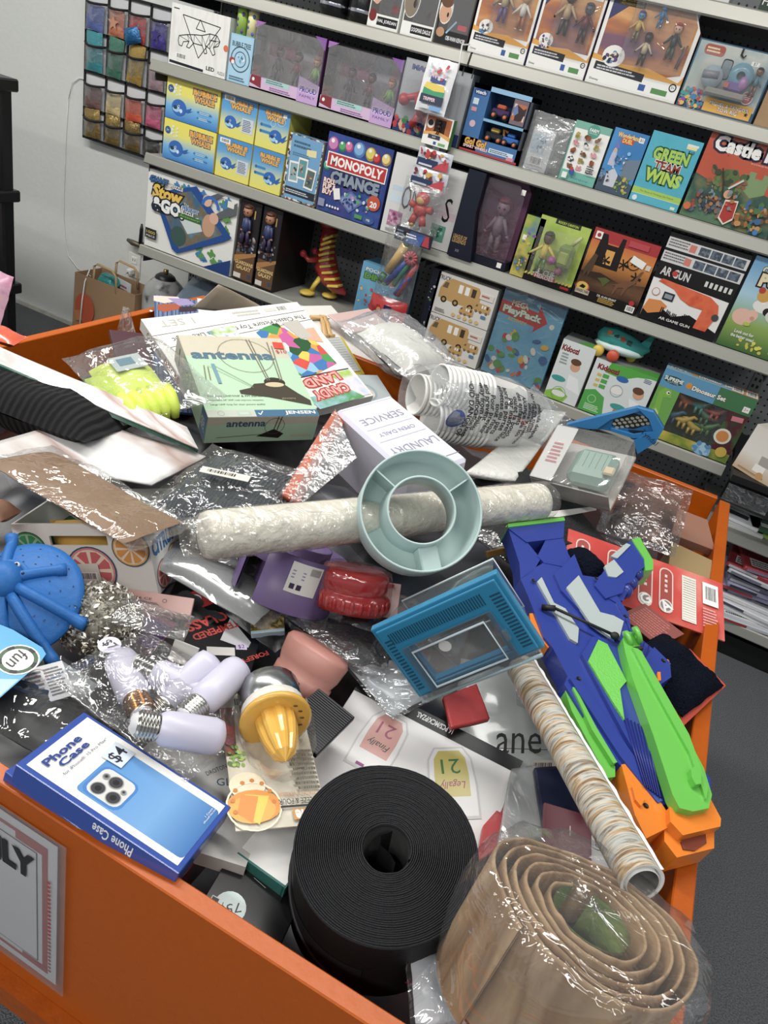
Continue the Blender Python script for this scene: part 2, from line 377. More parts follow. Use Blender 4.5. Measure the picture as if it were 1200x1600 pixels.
# gondola shelving
shelfm = mat('#9c9c94', .38, bump=.02, bs=200.); lipm = mat('#a3a298', .36, metal=.3)
steel = mat('#4a4c4d', .5)
def peg():
    m = bpy.data.materials.new('pegboard'); m.use_nodes = True; n = m.node_tree; b = n.nodes['Principled BSDF']
    b.inputs['Roughness'].default_value = .55
    t = n.nodes.new('ShaderNodeTexCoord'); s = n.nodes.new('ShaderNodeSeparateXYZ'); n.links.new(t.outputs['Object'], s.inputs[0]); o = []
    for k in ('X', 'Z'):
        q = n.nodes.new('ShaderNodeMath'); q.operation = 'MULTIPLY'; q.inputs[1].default_value = 1/.0254; n.links.new(s.outputs[k], q.inputs[0])
        w = n.nodes.new('ShaderNodeMath'); w.operation = 'FRACT'; n.links.new(q.outputs[0], w.inputs[0])
        e = n.nodes.new('ShaderNodeMath'); e.operation = 'SUBTRACT'; e.inputs[1].default_value = .5; n.links.new(w.outputs[0], e.inputs[0])
        p = n.nodes.new('ShaderNodeMath'); p.operation = 'POWER'; p.inputs[1].default_value = 2; n.links.new(e.outputs[0], p.inputs[0]); o.append(p)
    a = n.nodes.new('ShaderNodeMath'); a.operation = 'ADD'; n.links.new(o[0].outputs[0], a.inputs[0]); n.links.new(o[1].outputs[0], a.inputs[1])
    l = n.nodes.new('ShaderNodeMath'); l.operation = 'LESS_THAN'; l.inputs[1].default_value = .022; n.links.new(a.outputs[0], l.inputs[0])
    x = n.nodes.new('ShaderNodeMix'); x.data_type = 'RGBA'; x.inputs[6].default_value = (*lin('#7d8082'), 1); x.inputs[7].default_value = (*lin('#0c0c0d'), 1)
    n.links.new(l.outputs[0], x.inputs[0]); n.links.new(x.outputs[2], b.inputs['Base Color']); return m
pegm = peg()
for i, (x0, x1) in enumerate(((-2.235, -.968), (-.964, .304), (.308, 1.5))):
    mb = MB().box(x0, YW-.03, .12, x1, YW-.012, 2.5, pegm)
    tag(mb.build('pegboard_panel'), ['dark grey perforated back panel behind the left half of the toy shelves', 'dark grey perforated back panel behind the right half of the toy shelves', 'dark grey perforated back panel right of the orange bin'][i], 'pegboard')
for i, x in enumerate((-2.235, -.966, .306)):
    mb = MB().box(x-.02, YW-.0345, 0, x+.02, YW-.0305, 2.55, mat('#6a6c6c', .5))
    for k in range(96): mb.box(x-.012, YW-.0356, .14+k*.0254, x-.004, YW-.0346, .152+k*.0254, mat('#050505')); mb.box(x+.004, YW-.0356, .14+k*.0254, x+.012, YW-.0346, .152+k*.0254, mat('#050505'))
    tag(mb.build('slotted_upright'), ['slotted grey steel upright at the left end of the shelving', 'slotted grey steel upright between the two shelf bays', 'slotted grey steel upright behind the back right corner of the orange bin'][i], 'upright')
ZA, ZB, ZC, ZD, ZZ, ZE, ZF = 1.697, 1.416, 1.081, .711, 1.963, .496, .16
def gshelf(x0, x1, z, label, depth=.41):
    t = thing('gondola_shelf', label, 'shelf', T(x0, YS, z), 'grey steel shelves on the back wall')
    L = x1-x0
    MB().box(.002, .004, -.022, L-.002, depth-.03, -.004, shelfm).build('shelf_board', t)
    mb = MB()
    P = [(0, 0), (-.004, -.004), (-.012, -.036), (-.008, -.041), (.004, -.041), (.004, 0)]
    mb.M = Matrix(((0, 0, 1, 0), (1, 0, 0, 0), (0, 1, 0, 0), (0, 0, 0, 1)))
    mb.prism(P, .0015, L-.0015, lipm); mb.build('price_rail', t)
    for q in (.012, L-.018):
        MB().box(q, .01, -.07, q+.004, depth-.03, -.022, steel).build('bracket', t)
BAY = ((-2.235, -.968), (-.964, .304))
nm = {ZZ: ('topmost', 'cut by the upper edge of the photo'), ZA: ('second highest', 'carrying boxed vinyl and adventure figures'), ZB: ('third', 'carrying doll sets, books and games'),
      ZC: ('fourth', 'carrying whale boxes and action figure boxes'), ZD: ('lowest visible', 'carrying puzzle, truck and dinosaur boxes')}
for z, (a, b) in nm.items():
    for i, (x0, x1) in enumerate(BAY): gshelf(x0, x1, z, '%s grey steel shelf of the %s bay, %s' % (a, ('left', 'right')[i], b))
gshelf(.308, 1.5, ZE, 'grey steel shelf right of the bin corner holding flat packets')
gshelf(.308, 1.5, ZF, 'lowest grey steel shelf right of the bin holding piled envelopes')
tag(MB().box(-2.235, YS+.03, 0, 1.5, YS+.05, .085, mat('#101011', .5)).build('kick_plate'), 'black kick plate under the lowest shelf at the carpet', 'kick plate')
# ------------------------------------------------ goods on the shelves
class F:
    """draws on a w x h face with fractional coordinates"""
    def __init__(s, mb, w, h, M=I4): s.mb, s.w, s.h = mb, w, h; mb.face(M)
    def R(s, x, y, w, h, c, rot=0., rad=0., **k): s.mb.rect(x*s.w, y*s.h, w*s.w, h*s.h, m_(c, **k), rot, rad*s.w); return s
    def P(s, pts, c, **k): s.mb.poly([(x*s.w, y*s.h) for x, y in pts], m_(c, **k)); return s
    def D(s, x, y, r, c, ry=None, rot=0., n=18): s.mb.disc(x*s.w, y*s.h, r*s.w, m_(c), ry*s.w if ry else None, n, rot); return s
    def O(s, x, y, r, wd, c, a0=0., a1=6.2832): s.mb.ring(x*s.w, y*s.h, r*s.w, wd*s.w, m_(c), 24, a0, a1); return s
    def T(s, t, x, y, h, c, w=None, out=None, **k): s.mb.text(t, x*s.w, y*s.h, h*s.h, m_(c), w*s.w if w else None, out=m_(out) if out else None, **k); return s
    def L(s, x, y, w, h, n, c, seed=1, **k): s.mb.lines(x*s.w, y*s.h, w*s.w, h*s.h, n, m_(c), seed=seed, **k); return s
    def B(s, x, y, w, h, bg='#f4f4f0', seed=3, **k): s.mb.bars(x*s.w, y*s.h, w*s.w, h*s.h, None, m_(bg) if bg else None, seed, **k); return s
    def N(s, pts, wd, c): s.mb.line([(x*s.w, y*s.h) for x, y in pts], wd*s.w, m_(c)); return s
    def blob(s, x, y, w, h, n, cols, r0, r1, seed=1): s.mb.blobs(x*s.w, y*s.h, w*s.w, h*s.h, int(n*1.8), cols, r0*s.w*.45, r1*s.w*.75, seed); return s
def m_(c, **k): return c if not isinstance(c, (str, tuple)) else mat(c, **(k or dict(r=.38)))
def slot(BL, BR, TL, z, dy=.012, y=None):
    Y = (YS+dy) if y is None else y
    a, b, c = PY(*BL, Y), PY(*BR, Y), PY(*TL, Y)
    return T(a.x, Y, z) @ RX(90), b.x-a.x-.003, c.z-z
def carton(w, h, d, body, side=None, bev=0.):
    mb = MB(); mb.box(0, 0, -d, w, h, 0, m_(body), None, bev)
    if side:
        for M in (T(w, 0, 0) @ RY(90), T(0, 0, -d) @ RY(-90)): mb.face(M).rect(0, 0, d, h, m_(side))
    return mb
def done(mb, name, label, cat, M, group=None): return tag(mb.build(name, None, M), label, cat, group)
WH = '#f1f0ea'; BK = '#141416'
# --- shelf A
for i, (BL, BR) in enumerate((((487, 8), (531, 18)), ((533, 19), (573, 30)))):
    M, w, h = slot(BL, BR, (BL[0]+8, BL[1]-40), ZA+.001)
    mb = MB().lathe([(0, 0), (w*.42, 0), (w*.5, .02), (w*.5, .07), (w*.44, .09), (w*.4, .16), (0, .17)], mat(BK, .25), 20)
    mb.lathe([(w*.502, .03), (w*.51, .035), (w*.502, .04)], mat('#c9c9d2', .2, 1.), 20)
    done(mb, 'black_canister', ['round black canister on the second highest shelf, left one of two', 'round black canister with silver band beside the boxed vinyl figures'][i], 'canister', M @ T(w/2, 0, -w/2-.01) @ RX(-90), 'black canisters on the second highest shelf')
POP = (((574, 32), (623, 43), 'HAL JORDAN', '#b3242a', WH, 'red helmet'), ((626, 44), (677, 57), 'OOGMAR DAGUS', '#8d8069', WH, 'grey brown cut-out face'), ((680, 57), (730, 70), 'OBI-WAN KENOBI', '#cf9d78', '#1b1b1d', 'black base and blue blade'))
for i, (BL, BR, t, hc, base, d) in enumerate(POP):
    M, w, h = slot(BL, BR, BL, ZA+.001); h = .165
    o = thing('vinyl_figure_box', 'vinyl figure window box with %s, %s' % (d, ['leftmost of the three', 'middle of the three', 'next to the orange figure cards'][i]), 'figure box', M, 'boxed vinyl figures on the second highest shelf')
    mb = carton(w, h, .09, WH if i < 2 else '#3a322c'); f = F(mb, w, h)
    f.R(.03, .03, .94, .94, '#55504e').R(.02, .02, .96, .22, base).R(.3, .05, .66, .15, '#19191b').T(t, .62, .125, .07, '#eeeeee', .6, bold=.02)
    if i == 0: f.D(.18, .62, .2, '#f5f2ee', .3).D(.18, .62, .18, '#c5282c', .28).D(.2, .48, .1, '#d9a789', .12).D(.14, .2, .12, '#7e1e24', .15).R(.72, .3, .2, .13, '#8e1f27')
    if i == 1: f.D(.2, .6, .24, '#efece4', .42).D(.19, .6, .22, '#8b7c66', .4).D(.3, .55, .06, '#3c332a', .1)
    if i == 2: f.D(.16, .58, .21, '#efe9e0', .36).D(.15, .52, .18, '#d6a27e', .24).D(.15, .72, .19, '#6b4428', .16).D(.24, .5, .03, '#20150f', .06).D(.12, .2, .13, '#c09069', .12).N([(.3, .2), (.55, .42)], .05, '#9fc4dd').R(.62, .29, .28, .09, '#d8404a', rad=.03)
    mb.build('carton', o)
    g = MB(); g.ell((w*.66, h*.58, -.005), (w*.22, h*.22, .004), mat('#7b6a5c', .5)); g.build('head_of_figure', o)
    MB().box(w*.32, h*.25, .0035, w*.97, h*.96, .004, CLRT).build('window', o)
YJ = [((732, 71), (821, 94), (756, -25)), ((823, 95), (913, 121), (850, 8)), ((915, 121), (1056, 158), (966, -8))]
CH = [[('#3f86ad', '#c8b184', '#6b4b8f', '#6b3f96'), ('#d7a867', '#e8e2d4', '#b4662f', '#e2dccb')], [('#4b2f24', '#c7a878', '#3c2a20', '#20150f'), ('#5a5a5f', '#6d1f22', '#3b1216', '#4a4a50')],
      [('#4b8fbd', '#d8b24a', '#7e6f4c', '#5d3d8a'), ('#3d8ac0', '#3d7cae', '#3d7cae', '#4390c4'), ('#3d2419', '#d3bf96', '#2c1d16', '#1d120d'), ('#e2b192', '#2e3430', '#3f5238', '#b5342b')]]
for i, (BL, BR, TL) in enumerate(YJ):
    M, w, h = slot(BL, BR, TL, ZA+.001); d = .09 if i == 2 else .06
    h = (.225, .235, .238)[i]
    o = thing('action_figure_box', ['orange backed box with a masked figure and a round droid toy', 'orange backed box with two caped toy figures and a blade', 'large orange backed figure box with chamfered corner holding four figures'][i], 'figure box', M, 'orange and white boxes of adventure figures')
    mb = MB(); c = .12*w if i == 2 else 0
    P = [(0, 0), (w, 0), (w, h-c*1.6), (w-c, h), (0, h)] if c else [(0, 0), (w, 0), (w, h), (0, h)]
    mb.prism(P, -d, 0, mat(WH, .35), None, mat('#8a7fb0', .4) if i < 2 else art(('#f3efe8', '#e3ac5b', '#b96b3b', '#3d3f72'), 1.2, 'noise', 2., .4, (.3, 3, .3)))
    f = F(mb, w, h); im = art(('#c98a4a', '#e0a35e', '#b8703d', '#7f5a6e'), 7., 'noise', i*3., .35, (.4, 1.6, 1))
    f.P([(.04, .28), (.04, .97), (.88, .97), (.96, .82), (.96, .3), (.8, .24)], im) if i == 2 else f.R(.04, .28, .92, .7, im)
    f.P([(.04, .7), (.04, .97), (.3, .97)], '#3a3d6c').P([(0, .2), (0, .33), (.35, .28), (.62, .3), (.96, .22), (1, .3), (1, .2)], '#e8a63c').P([(0, .02), (0, .27), (.3, .24), (.7, .15), (1, .2), (1, .02)], WH)
    f.R(.05, .15, .55, .09, '#2a2c31', rot=-.04).L(.08, .165, .5, .06, 2, '#cfcfd4').R(.72, .05, .17, .06, '#55924b').R(.58, .05, .07, .07, '#2d5ca8').O(.93, .16, .04, .012, '#222').T('3+', .93, .16, .03, '#222')
    if i: f.R(.1, .86, .28, .13, '#5b4712').T('YOUNG' if i == 1 else '', .24, .95, .035, '#d9c348', .2, bold=.03) if i == 1 else f.R(.1, .88, .28, .11, '#5b4712')
    if i: f.T('JEDI', .24, .915 if i == 1 else .945, .05, '#e6cf4b', .22, bold=.03).T('ADVENTURES', .24, .875 if i == 1 else .9, .02, '#e6cf4b', .24)
    f.T('Disney', .09, .05, .03, '#333', .1)
    if i < 2: f.R(.8, .87, .14, .08, WH).T('$6', .87, .91, .05, '#333')
    # cut-out art of small heroes, plain generic shapes
    f.D(.22, .34, .12, '#efece6', .1).blob(.13, .26, .16, .12, 12, ['#6a4a35', '#5c3f8e', '#4a8cc0', '#d9d2c2', '#2f2f38'], .02, .035, i+4)
    mb.build('carton', o)
    g = MB(); n = len(CH[i]); xs = [.45, .78] if n == 2 else [.38, .58, .52, .78]; ys = [.42, .38] if n == 2 else [.52, .72, .3, .42]; hs = [.5, .45] if n == 2 else [.34, .26, .36, .4]
    for q, ch in enumerate(CH[i]):
        gg = MB(); gg.figure(xs[q]*w, ys[q]*h, hs[q]*h, *ch, depth=.012, arm=.9); gg.build('toy_figure', o)
    if i == 2:
        gg = MB(); gg.tube([(w*.9, h*.36, .008), (w*.93, h*.62, .008)], .0025, mat('#7d4a3a', .4)); gg.tube([(w*.88, h*.36, .008), (w*.9, h*.6, .008)], .002, mat('#55565c', .4)); gg.build('toy_staff', o)
    MB().box(w*.3, h*.27, .028, w*.95, h*.97, .0285, CLRT).box(w*.3, h*.27, .004, w*.305, h*.97, .028, CLRT).build('blister', o)
M, w, h = slot((1057, 159), (1175, 192), (1102, 60), ZA+.001)
o = thing('playset_card', 'blue blister card of a tow playset with yellow base strip', 'playset', M)
mb = carton(w, h, .03, '#2c5a78'); f = F(mb, w, h); f.R(.02, .14, .96, .84, art(('#4c86a3', '#8fa9ad', '#c1c4b9', '#6c98aa'), 5., 'noise', 4., .35))
f.R(.34, .02, .62, .2, '#e9ad35').T("MIGUEL & TANGO'S", .66, .155, .055, '#f6f2e4', .5, out='#5b3b12', bold=.02).T('TOW RIG', .66, .08, .055, '#f6f2e4', .26, out='#5b3b12', bold=.02).mb.star(w*.9, h*.1, w*.03, mat('#222'))
f.R(.1, .8, .26, .15, '#a8543f', rad=.04).L(.13, .83, .2, .09, 2, '#e8d9b2').R(.72, .78, .1, .06, WH).T('$7', .77, .81, .05, '#333')
f.blob(.02, .03, .3, .26, 34, ['#3f8fc4', '#d6443c', '#8a4fb0', '#e9b94b', '#3fa39a', '#d9a789'], .02, .05, 9).P([(.55, .98), (.55, .88), (.6, .84), (.63, .9), (.61, .9), (.6, .87), (.575, .9), (.575, .98)], BK)
f.D(.83, .33, .075, '#e5e0dc').D(.83, .33, .065, '#b3262c').L(.78, .3, .1, .08, 3, '#f3dede')
mb.build('card', o)
g = MB(); g.tube([(w*.2, h*.52, .02), (w*.4, h*.54, .02)], .012, mat('#8d9097', .3)); g.lathe([(.0, 0), (.03, 0), (.03, .012), (0, .014)], mat('#a7b8c2', .2), 16, T(w*.32, h*.5, .012)); g.lathe([(.012, 0), (.034, 0), (.034, .01), (.012, .01)], mat('#6fa3b8', .2), 20, T(w*.66, h*.6, .012))
g.box(w*.3, h*.26, .01, w*.8, h*.36, .03, mat('#9b978b', .3), None, .004); g.box(w*.5, h*.36, .01, w*.74, h*.5, .028, mat('#7f62a5', .3), None, .006); g.ell((w*.72, h*.5, .02), (.014, .02, .012), mat('#b07fb5', .3)); g.box(w*.5, h*.4, .028, w*.56, h*.47, .034, mat('#cc6a3e', .3)); g.build('tow_truck_toy', o)
MB().rect(w*.38, h*.5, w*.13, h*.3, mat('#d8d3c8', .4), 0, .008).rect(w*.39, h*.52, w*.11, h*.26, mat('#7c8990', .4), 0, .006).build('sign_plate', o)
gg = MB(); gg.figure(w*.86, h*.36, h*.42, '#8a5a3e', '#4e7f8f', '#7c5f43', '#231610'); gg.build('toy_figure', o)
MB().box(w*.08, h*.24, .036, w*.97, h*.84, .0365, CLRT).build('blister', o)
M, w, h = slot((1177, 193), (1240, 213), (1196, 150), ZA+.001)
done(carton(w, .2, .1, mat('#b08d62', .8, var=.1), None), 'cardboard_box', 'plain brown cardboard box at the right end of the second highest shelf', 'box', M)
# --- shelf Z (its lower rail crosses the top right corner)
for BL, BR, c, t, lab in (((1075, -14), (1140, 4), '#d9d8d4', '', 'white box with a round black badge on the topmost shelf'), ((1184, 14), (1240, 30), '#1d3a24', 'PA', 'dark green box at the top right corner of the photo')):
    M, w, h = slot(BL, BR, BL, ZZ+.001); h = .16
    mb = carton(w, h, .1, c); f = F(mb, w, h); (f.T(t, .3, .5, .3, WH, .4) if t else f); f.D(.6, .2, .14, BK) if c[1] == 'd' else f.T('HA', .25, .14, .12, WH)
    done(mb, 'gift_box', lab, 'box', M)
# --- shelf B
M, w, h = slot((263, 93), (352, 123), (277, 5), ZB+.001)
mb = carton(w, h, .06, '#e9e8e2'); f = F(mb, w, h); f.R(0, 0, 1, 1, art(('#e6e5df', '#efeee9', '#dddcd5'), 30., 'noise', 1., .5, (1, .2, 1)))
f.N([(.2, .85), (.85, .8), (.52, .22), (.2, .85)], .012, BK).N([(.5, .84), (.44, .68), (.6, .67), (.5, .84)], .012, BK)
lion = [(.15, .42), (.16, .5), (.3, .55), (.42, .58), (.55, .6), (.68, .66), (.8, .66), (.86, .58), (.84, .5), (.76, .46), (.8, .36), (.76, .33), (.7, .42), (.62, .46), (.66, .34), (.62, .32), (.57, .44), (.42, .44), (.35, .34), (.3, .35), (.34, .45), (.24, .42), (.22, .34), (.17, .35), (.15, .42)]
f.N(lion, .012, BK); rn = random.Random(5)
f.N([(.16, .5), (.34, .45), (.3, .55), (.42, .44), (.42, .58), (.57, .44), (.55, .6), (.62, .46), (.68, .66), (.7, .42), (.8, .66), (.76, .46), (.86, .58), (.68, .56), (.8, .56)], .007, BK)
f.T('LED', .74, .1, .06, BK, .14, bold=.03).T('PUZZLE', .93, .075, .05, '#555', .12).R(.02, .02, .6, .045, '#1c1f2c', rot=-.02).R(.12, .12, .2, .1, WH).B(.12, .12, .2, .1).L(.04, .91, .12, .03, 1, '#222').D(.97, .5, .04, '#e2703a')
done(mb, 'light_puzzle_box', 'white box with a black polygon lion on a triangle', 'puzzle box', M)
mb = MB().box(0, 0, 0, .13, .08, .12, mat('#3a3d40', .4)); g = mb.face(T(0, 0, .12)); mb.face(T(.02, 0, .0) @ RX(90)).rect(0, 0, .1, .12, mat('#e6dfe0')).disc(.05, .06, .03, mat('#b9344c')); done(mb, 'small_tin_box', 'small box with round pink badge behind the lion puzzle box', 'box', T(PY(290, 10, 2.85).x, 2.8, ZB+.001) )
M, w, h = slot((354, 123), (390, 133), (366, -2), ZB+.001)
o = thing('bubble_set', 'pair of dotted bubble tubes in a pale blue sleeve', 'toy', M)
mb = carton(w, h*.6, .045, '#9ccbe4'); f = F(mb, w, h*.6); f.R(.04, .03, .92, .94, '#a8d3ea').O(.5, .5, .42, .04, '#37505f').O(.5, .5, .26, .03, '#37505f').T('BUBBLE TREE', .5, .8, .1, '#2c4453', .8, bold=.02).blob(.35, .42, .3, .16, 8, ['#5aa7c6', '#e8f2f5', '#3d7ea0'], .03, .08).L(.1, .04, .8, .1, 2, '#55788c').D(.16, .45, .12, '#b53b3a', .1).D(.2, .42, .07, '#f3f0ea'); mb.build('sleeve', o)
for q, (c1, c2) in enumerate((('#9cc546', '#5b3c93'), ('#efe8a4', '#3d62b4'))):
    g = MB(); x = w*(.27+.46*q); g.tube([(x, h*.6, -.022), (x, h*.97, -.022)], w*.2, mat(c1, .3), 14)
    for k in range(5): g.ell((x+w*.12*math.cos(k*2.1), h*(.64+.07*k), -.022+w*.17), (.006, .007, .003), mat(c2, .3))
    g.build('bubble_tube', o)
mb = MB().box(w*.02, h*.95, -.05, w*.98, h*1.15, 0, mat('#8ec4e2', .4)); mb.build('top_card', o)
DOLL = [('#5c2e2c', '#3d3142', '#443050', '#2a1a18'), ('#6b3c2c', '#7a2b3a', '#33222e', '#1e1413'), ('#c98d6a', '#7fae4c', '#3c3a52', '#b9622c')]
for i, (BL, BR, TL) in enumerate((((389, 136), (496, 163), (403, 32)), ((498, 165), (612, 197), (513, 63)))):
    M, w, h = slot(BL, BR, TL, ZB+.001); o = thing('doll_set_box', ['clear fronted box of fashion dolls with pink base, beside the bubble tubes', 'clear fronted box of fashion dolls with pink base, second along from the bubble tubes'][i], 'doll set', M, 'doll sets on the third shelf')
    mb = MB(); mb.box(0, 0, -.09, w, h, -.085, mat('#8d7f86', .5)); mb.box(0, 0, -.09, w, .004, 0, mat('#b88ab5')); mb.box(0, 0, -.008, w, h*.2, 0, mat('#d7b7d8', .4)); mb.box(w-.004, 0, -.09, w, h, -.0, mat('#4c2350', .4))
    f = F(mb, w, h); f.P([(.7, .0), (.7, .38), (1, .3), (1, 0)], '#c9a3d6').T('PROUD', .85, .2, .08, '#6a4fb0', .24, bold=.04, out='#efe3f5').T('FAMILY', .85, .1, .04, '#5a3f9c', .22).R(.22, .12, .36, .08, '#a9d4cf').L(.24, .13, .3, .06, 2, '#5a6f78').L(.3, .03, .36, .06, 2, '#8d6a9c')
    f.P([(0, .08), (.17, .03), (.16, .22), (.02, .28)], '#8e2b36').D(.085, .34, .065, '#6b4230', .075).D(.085, .44, .085, '#241512', .06).D(.05, .14, .02, '#efe9e4')
    f.P([(0, 1), (.14, 1), (0, .9)], '#b06bc4').P([(.84, 1), (1, 1), (1, .82)], '#8f4fae'); mb.build('tray', o)
    bk = MB(); F(bk, w, h, T(0, 0, -.084)).R(.05, .55, .4, .2, '#7d4560').R(.5, .6, .3, .3, '#8f8a92').T('e', .8, .78, .12, '#b8506a', bold=.05); bk.build('backing_print', o)
    for q, ch in enumerate(DOLL):
        g = MB(); g.figure(w*(.3+.27*q), h*.18, h*.52, *ch, depth=-.04, arm=.5); g.build('doll', o)
    g = MB(); g.ell((w*.72, h*.3, -.02), .012, mat('#4a78c8', .3)); g.build('doll_accessory', o)
    fm = film('#ffffff', .05, .12, 14., .5); g = MB(); g.box(.004, h*.2, .001, w-.004, h-.006, .0016, fm); g.box(.003, h*.18, -.08, .006, h-.003, 0, fm); g.build('window', o)
M, w, h = slot((613, 198), (714, 227), (648, 92), ZB+.001)
o = thing('hero_figure_box', 'silver box with a red masked toy behind the hanging strip', 'figure box', M)
mb = carton(w, h, .07, '#9fa3a8'); f = F(mb, w, h); f.R(.02, .2, .96, .78, '#a9adb2').T('MASKS', .3, .9, .06, '#3d5f9e', .36, out='#7c2230', bold=.04).R(0, 0, 1, .17, '#23386e').blob(.02, .02, .4, .2, 14, ['#3b8a45', '#2e4f9a', '#c0343c', '#e0b491'], .03, .07, 3); mb.build('carton', o)
g = MB(); R_ = mat('#c9303a', .35)
g.tube([(w*.45, h*.3, .02), (w*.4, h*.5, .025), (w*.42, h*.62, .02)], [.022, .028, .02], R_, 10); g.ell((w*.42, h*.74, .02), (.024, .026, .02), R_); g.tube([(w*.4, h*.58, .02), (w*.22, h*.5, .03), (w*.14, h*.46, .03)], [.014, .01, .014], R_); g.tube([(w*.45, h*.58, .02), (w*.62, h*.62, .03), (w*.7, h*.5, .03)], [.014, .01, .014], R_); g.tube([(w*.42, h*.32, .02), (w*.3, h*.12, .02)], [.016, .012], R_); g.tube([(w*.48, h*.32, .02), (w*.62, h*.12, .02)], [.016, .012], R_); g.ell((w*.14, h*.45, .03), .02, R_); g.build('toy_figure', o)
MB().box(w*.04, h*.2, .05, w*.95, h*.95, .0505, CLRT).build('window', o)
M, w, h = slot((717, 231), (808, 254), (742, 128), ZB+.001)
o = thing('toy_vehicle_box', 'blue open fronted box with toy diggers and race cars', 'toy vehicle set', M)
mb = MB(); bl = mat('#3c74ad', .35); mb.box(0, 0, -.1, w, h, -.096, mat('#2d5c92')); mb.box(0, 0, -.1, w*.28, h, 0, bl); mb.box(0, 0, -.1, w, h*.22, 0, bl); mb.box(w*.96, 0, -.1, w, h, 0, mat('#3a3f48')); mb.box(w*.28, h*.5, -.1, w, h*.54, 0, mat('#7db6d8')); mb.box(0, h*.93, -.1, w, h, 0, mat('#8cbcdf'))
f = F(mb, w, h); f.R(.02, .84, .22, .09, '#1f4a86', rad=.03).T('vtech', .13, .885, .05, WH, .17, bold=.03).R(0, 0, 1, .035, '#b3333b').T('Go! Go!', .25, .16, .09, '#e9b23a', .36, out='#7c3a12', bold=.05).T('SMART WHEELS', .27, .085, .04, WH, .42, out='#b3333b', bold=.02).R(.5, .07, .42, .07, '#cfe2ee').L(.52, .08, .38, .05, 2, '#37506a').R(.04, .7, .09, .09, '#cfe0ea').R(.04, .6, .09, .06, '#d6909a').D(.12, .42, .05, '#d9b7c0'); f.R(.7, .56, .24, .36, '#7c6770').R(.72, .62, .2, .24, art(('#c76a3a', '#6d7fb0', '#d8c8b0', '#3a2a30'), 40., 'voronoi', 2.)); f.R(.82, .03, .12, .05, '#d98b9a'); mb.build('carton', o)
def car(o, x, y, c, c2, big=1.):
    g = MB(); s = .02*big; g.box(x-s*1.6, y, -.05, x+s*1.6, y+s, -.015, mat(c, .3), None, .004); g.box(x-s*.9, y+s, -.045, x+s*.7, y+s*1.7, -.02, mat(c2, .3), None, .004)
    for q in (-1, 1):
        for zz in (-.05, -.015): g.lathe([(0, -.004), (s*.6, -.004), (s*.6, .004), (0, .004)], mat(BK), 12, T(x+q*s, y, zz)); 
        g.lathe([(0, 0), (s*.3, 0), (s*.3, .003), (0, .003)], mat('#d9682c'), 10, T(x+q*s, y, -.009))
    g.build('toy_car', o)
car(o, w*.5, h*.62, '#4a2f60', '#c4582c'); car(o, w*.5, h*.27, '#20242c', '#c9a63a'); car(o, w*.78, h*.27, '#2f6bb8', '#2f6bb8', .9)
g = MB(); g.tube([(w*.66, h*.3, -.03), (w*.62, h*.45, -.03), (w*.7, h*.42, -.03)], .005, mat('#d98a2c')); g.build('digger_arm', o)
M, w, h = slot((820, 250), (866, 271), (833, 196), ZB+.001)
o = thing('bagged_gift_box', 'small white box with barcode loosely wrapped in a clear bag', 'bagged box', M)
mb = carton(w*.72, h, .05, '#e7ebee'); f = F(mb, w*.72, h); f.R(.1, .4, .6, .45, '#bcd6e6').blob(.15, .42, .5, .4, 10, ['#6f9fc0', '#e8eef2', '#4e7fa4'], .04, .1).B(.15, .12, .6, .22); mb.build('carton', o)
g = MB(); pillow(g, w*1.5, h*1.5, .07, film('#f0f2f2', .22, .2, 22.), 14, 14, .01, 3., M=T(w*.55, h*.6, -.02)); g.build('clear_bag', o)
M, w, h = slot((872, 278), (927, 294), (899, 186), ZB+.001)
mb = carton(w, h, .02, '#69b39c'); f = F(mb, w, h); f.R(.03, .0, .97, 1, '#f0efe8').R(0, 0, 1, .18, '#6cb8a5').R(0, .88, 1, .12, '#78b7a4').D(.55, .88, .17, '#4ba08c').T('FARM', .55, .9, .05, WH, .24, bold=.03).T('PUFFY STICKERS', .55, .85, .02, WH, .22)
rn = random.Random(4)
for r_ in range(5):
    for q in range(3): f.blob(.12+.28*q, .22+.13*r_, .12, .06, 5, [['#6f4a33', '#8e6a4c'], ['#c57f86', '#d99aa0'], ['#3c4750', '#e6e4de'], ['#b9a04e', '#8f8a3c'], ['#a34f2c', '#6f3f26']][(r_*2+q) % 5], .04, .07, r_*7+q)
f.D(.32, .17, .08, '#2f5ca4').D(.3, .22, .05, '#c43a3a').R(.08, .04, .14, .1, WH).T('funjoy', .6, .07, .04, '#3558a0', .5).L(.68, .2, .24, .14, 4, '#2c3640')
done(mb, 'sticker_book', 'white and green sticker book covered with farm animals', 'book', M)
M, w, h = slot((929, 294), (981, 311), (962, 198), ZB+.001)
mb = carton(w, h, .03, '#2f6fae'); f = F(mb, w, h); f.R(0, 0, 1, 1, art(('#2f7fc0', '#3f93d2', '#2a5f9c', '#58708c'), 4., 'noise', 3., .35, (1, 1, 1), .5)).P([(.55, .55), (1, .62), (1, .3), (.6, .25)], '#6d8294').P([(0, 0), (1, 0), (1, .2), (.5, .32), (0, .2)], '#44566a')
f.T('Wonderland', .45, .91, .07, '#f0cf8c', .62, out='#8a4a1c', bold=.04).R(.28, .79, .36, .09, '#c2472c', rad=.03).T('DUEL', .46, .835, .06, '#f4c860', .28, bold=.04).R(.76, .86, .14, .08, WH).T('$5', .83, .9, .05, '#222')
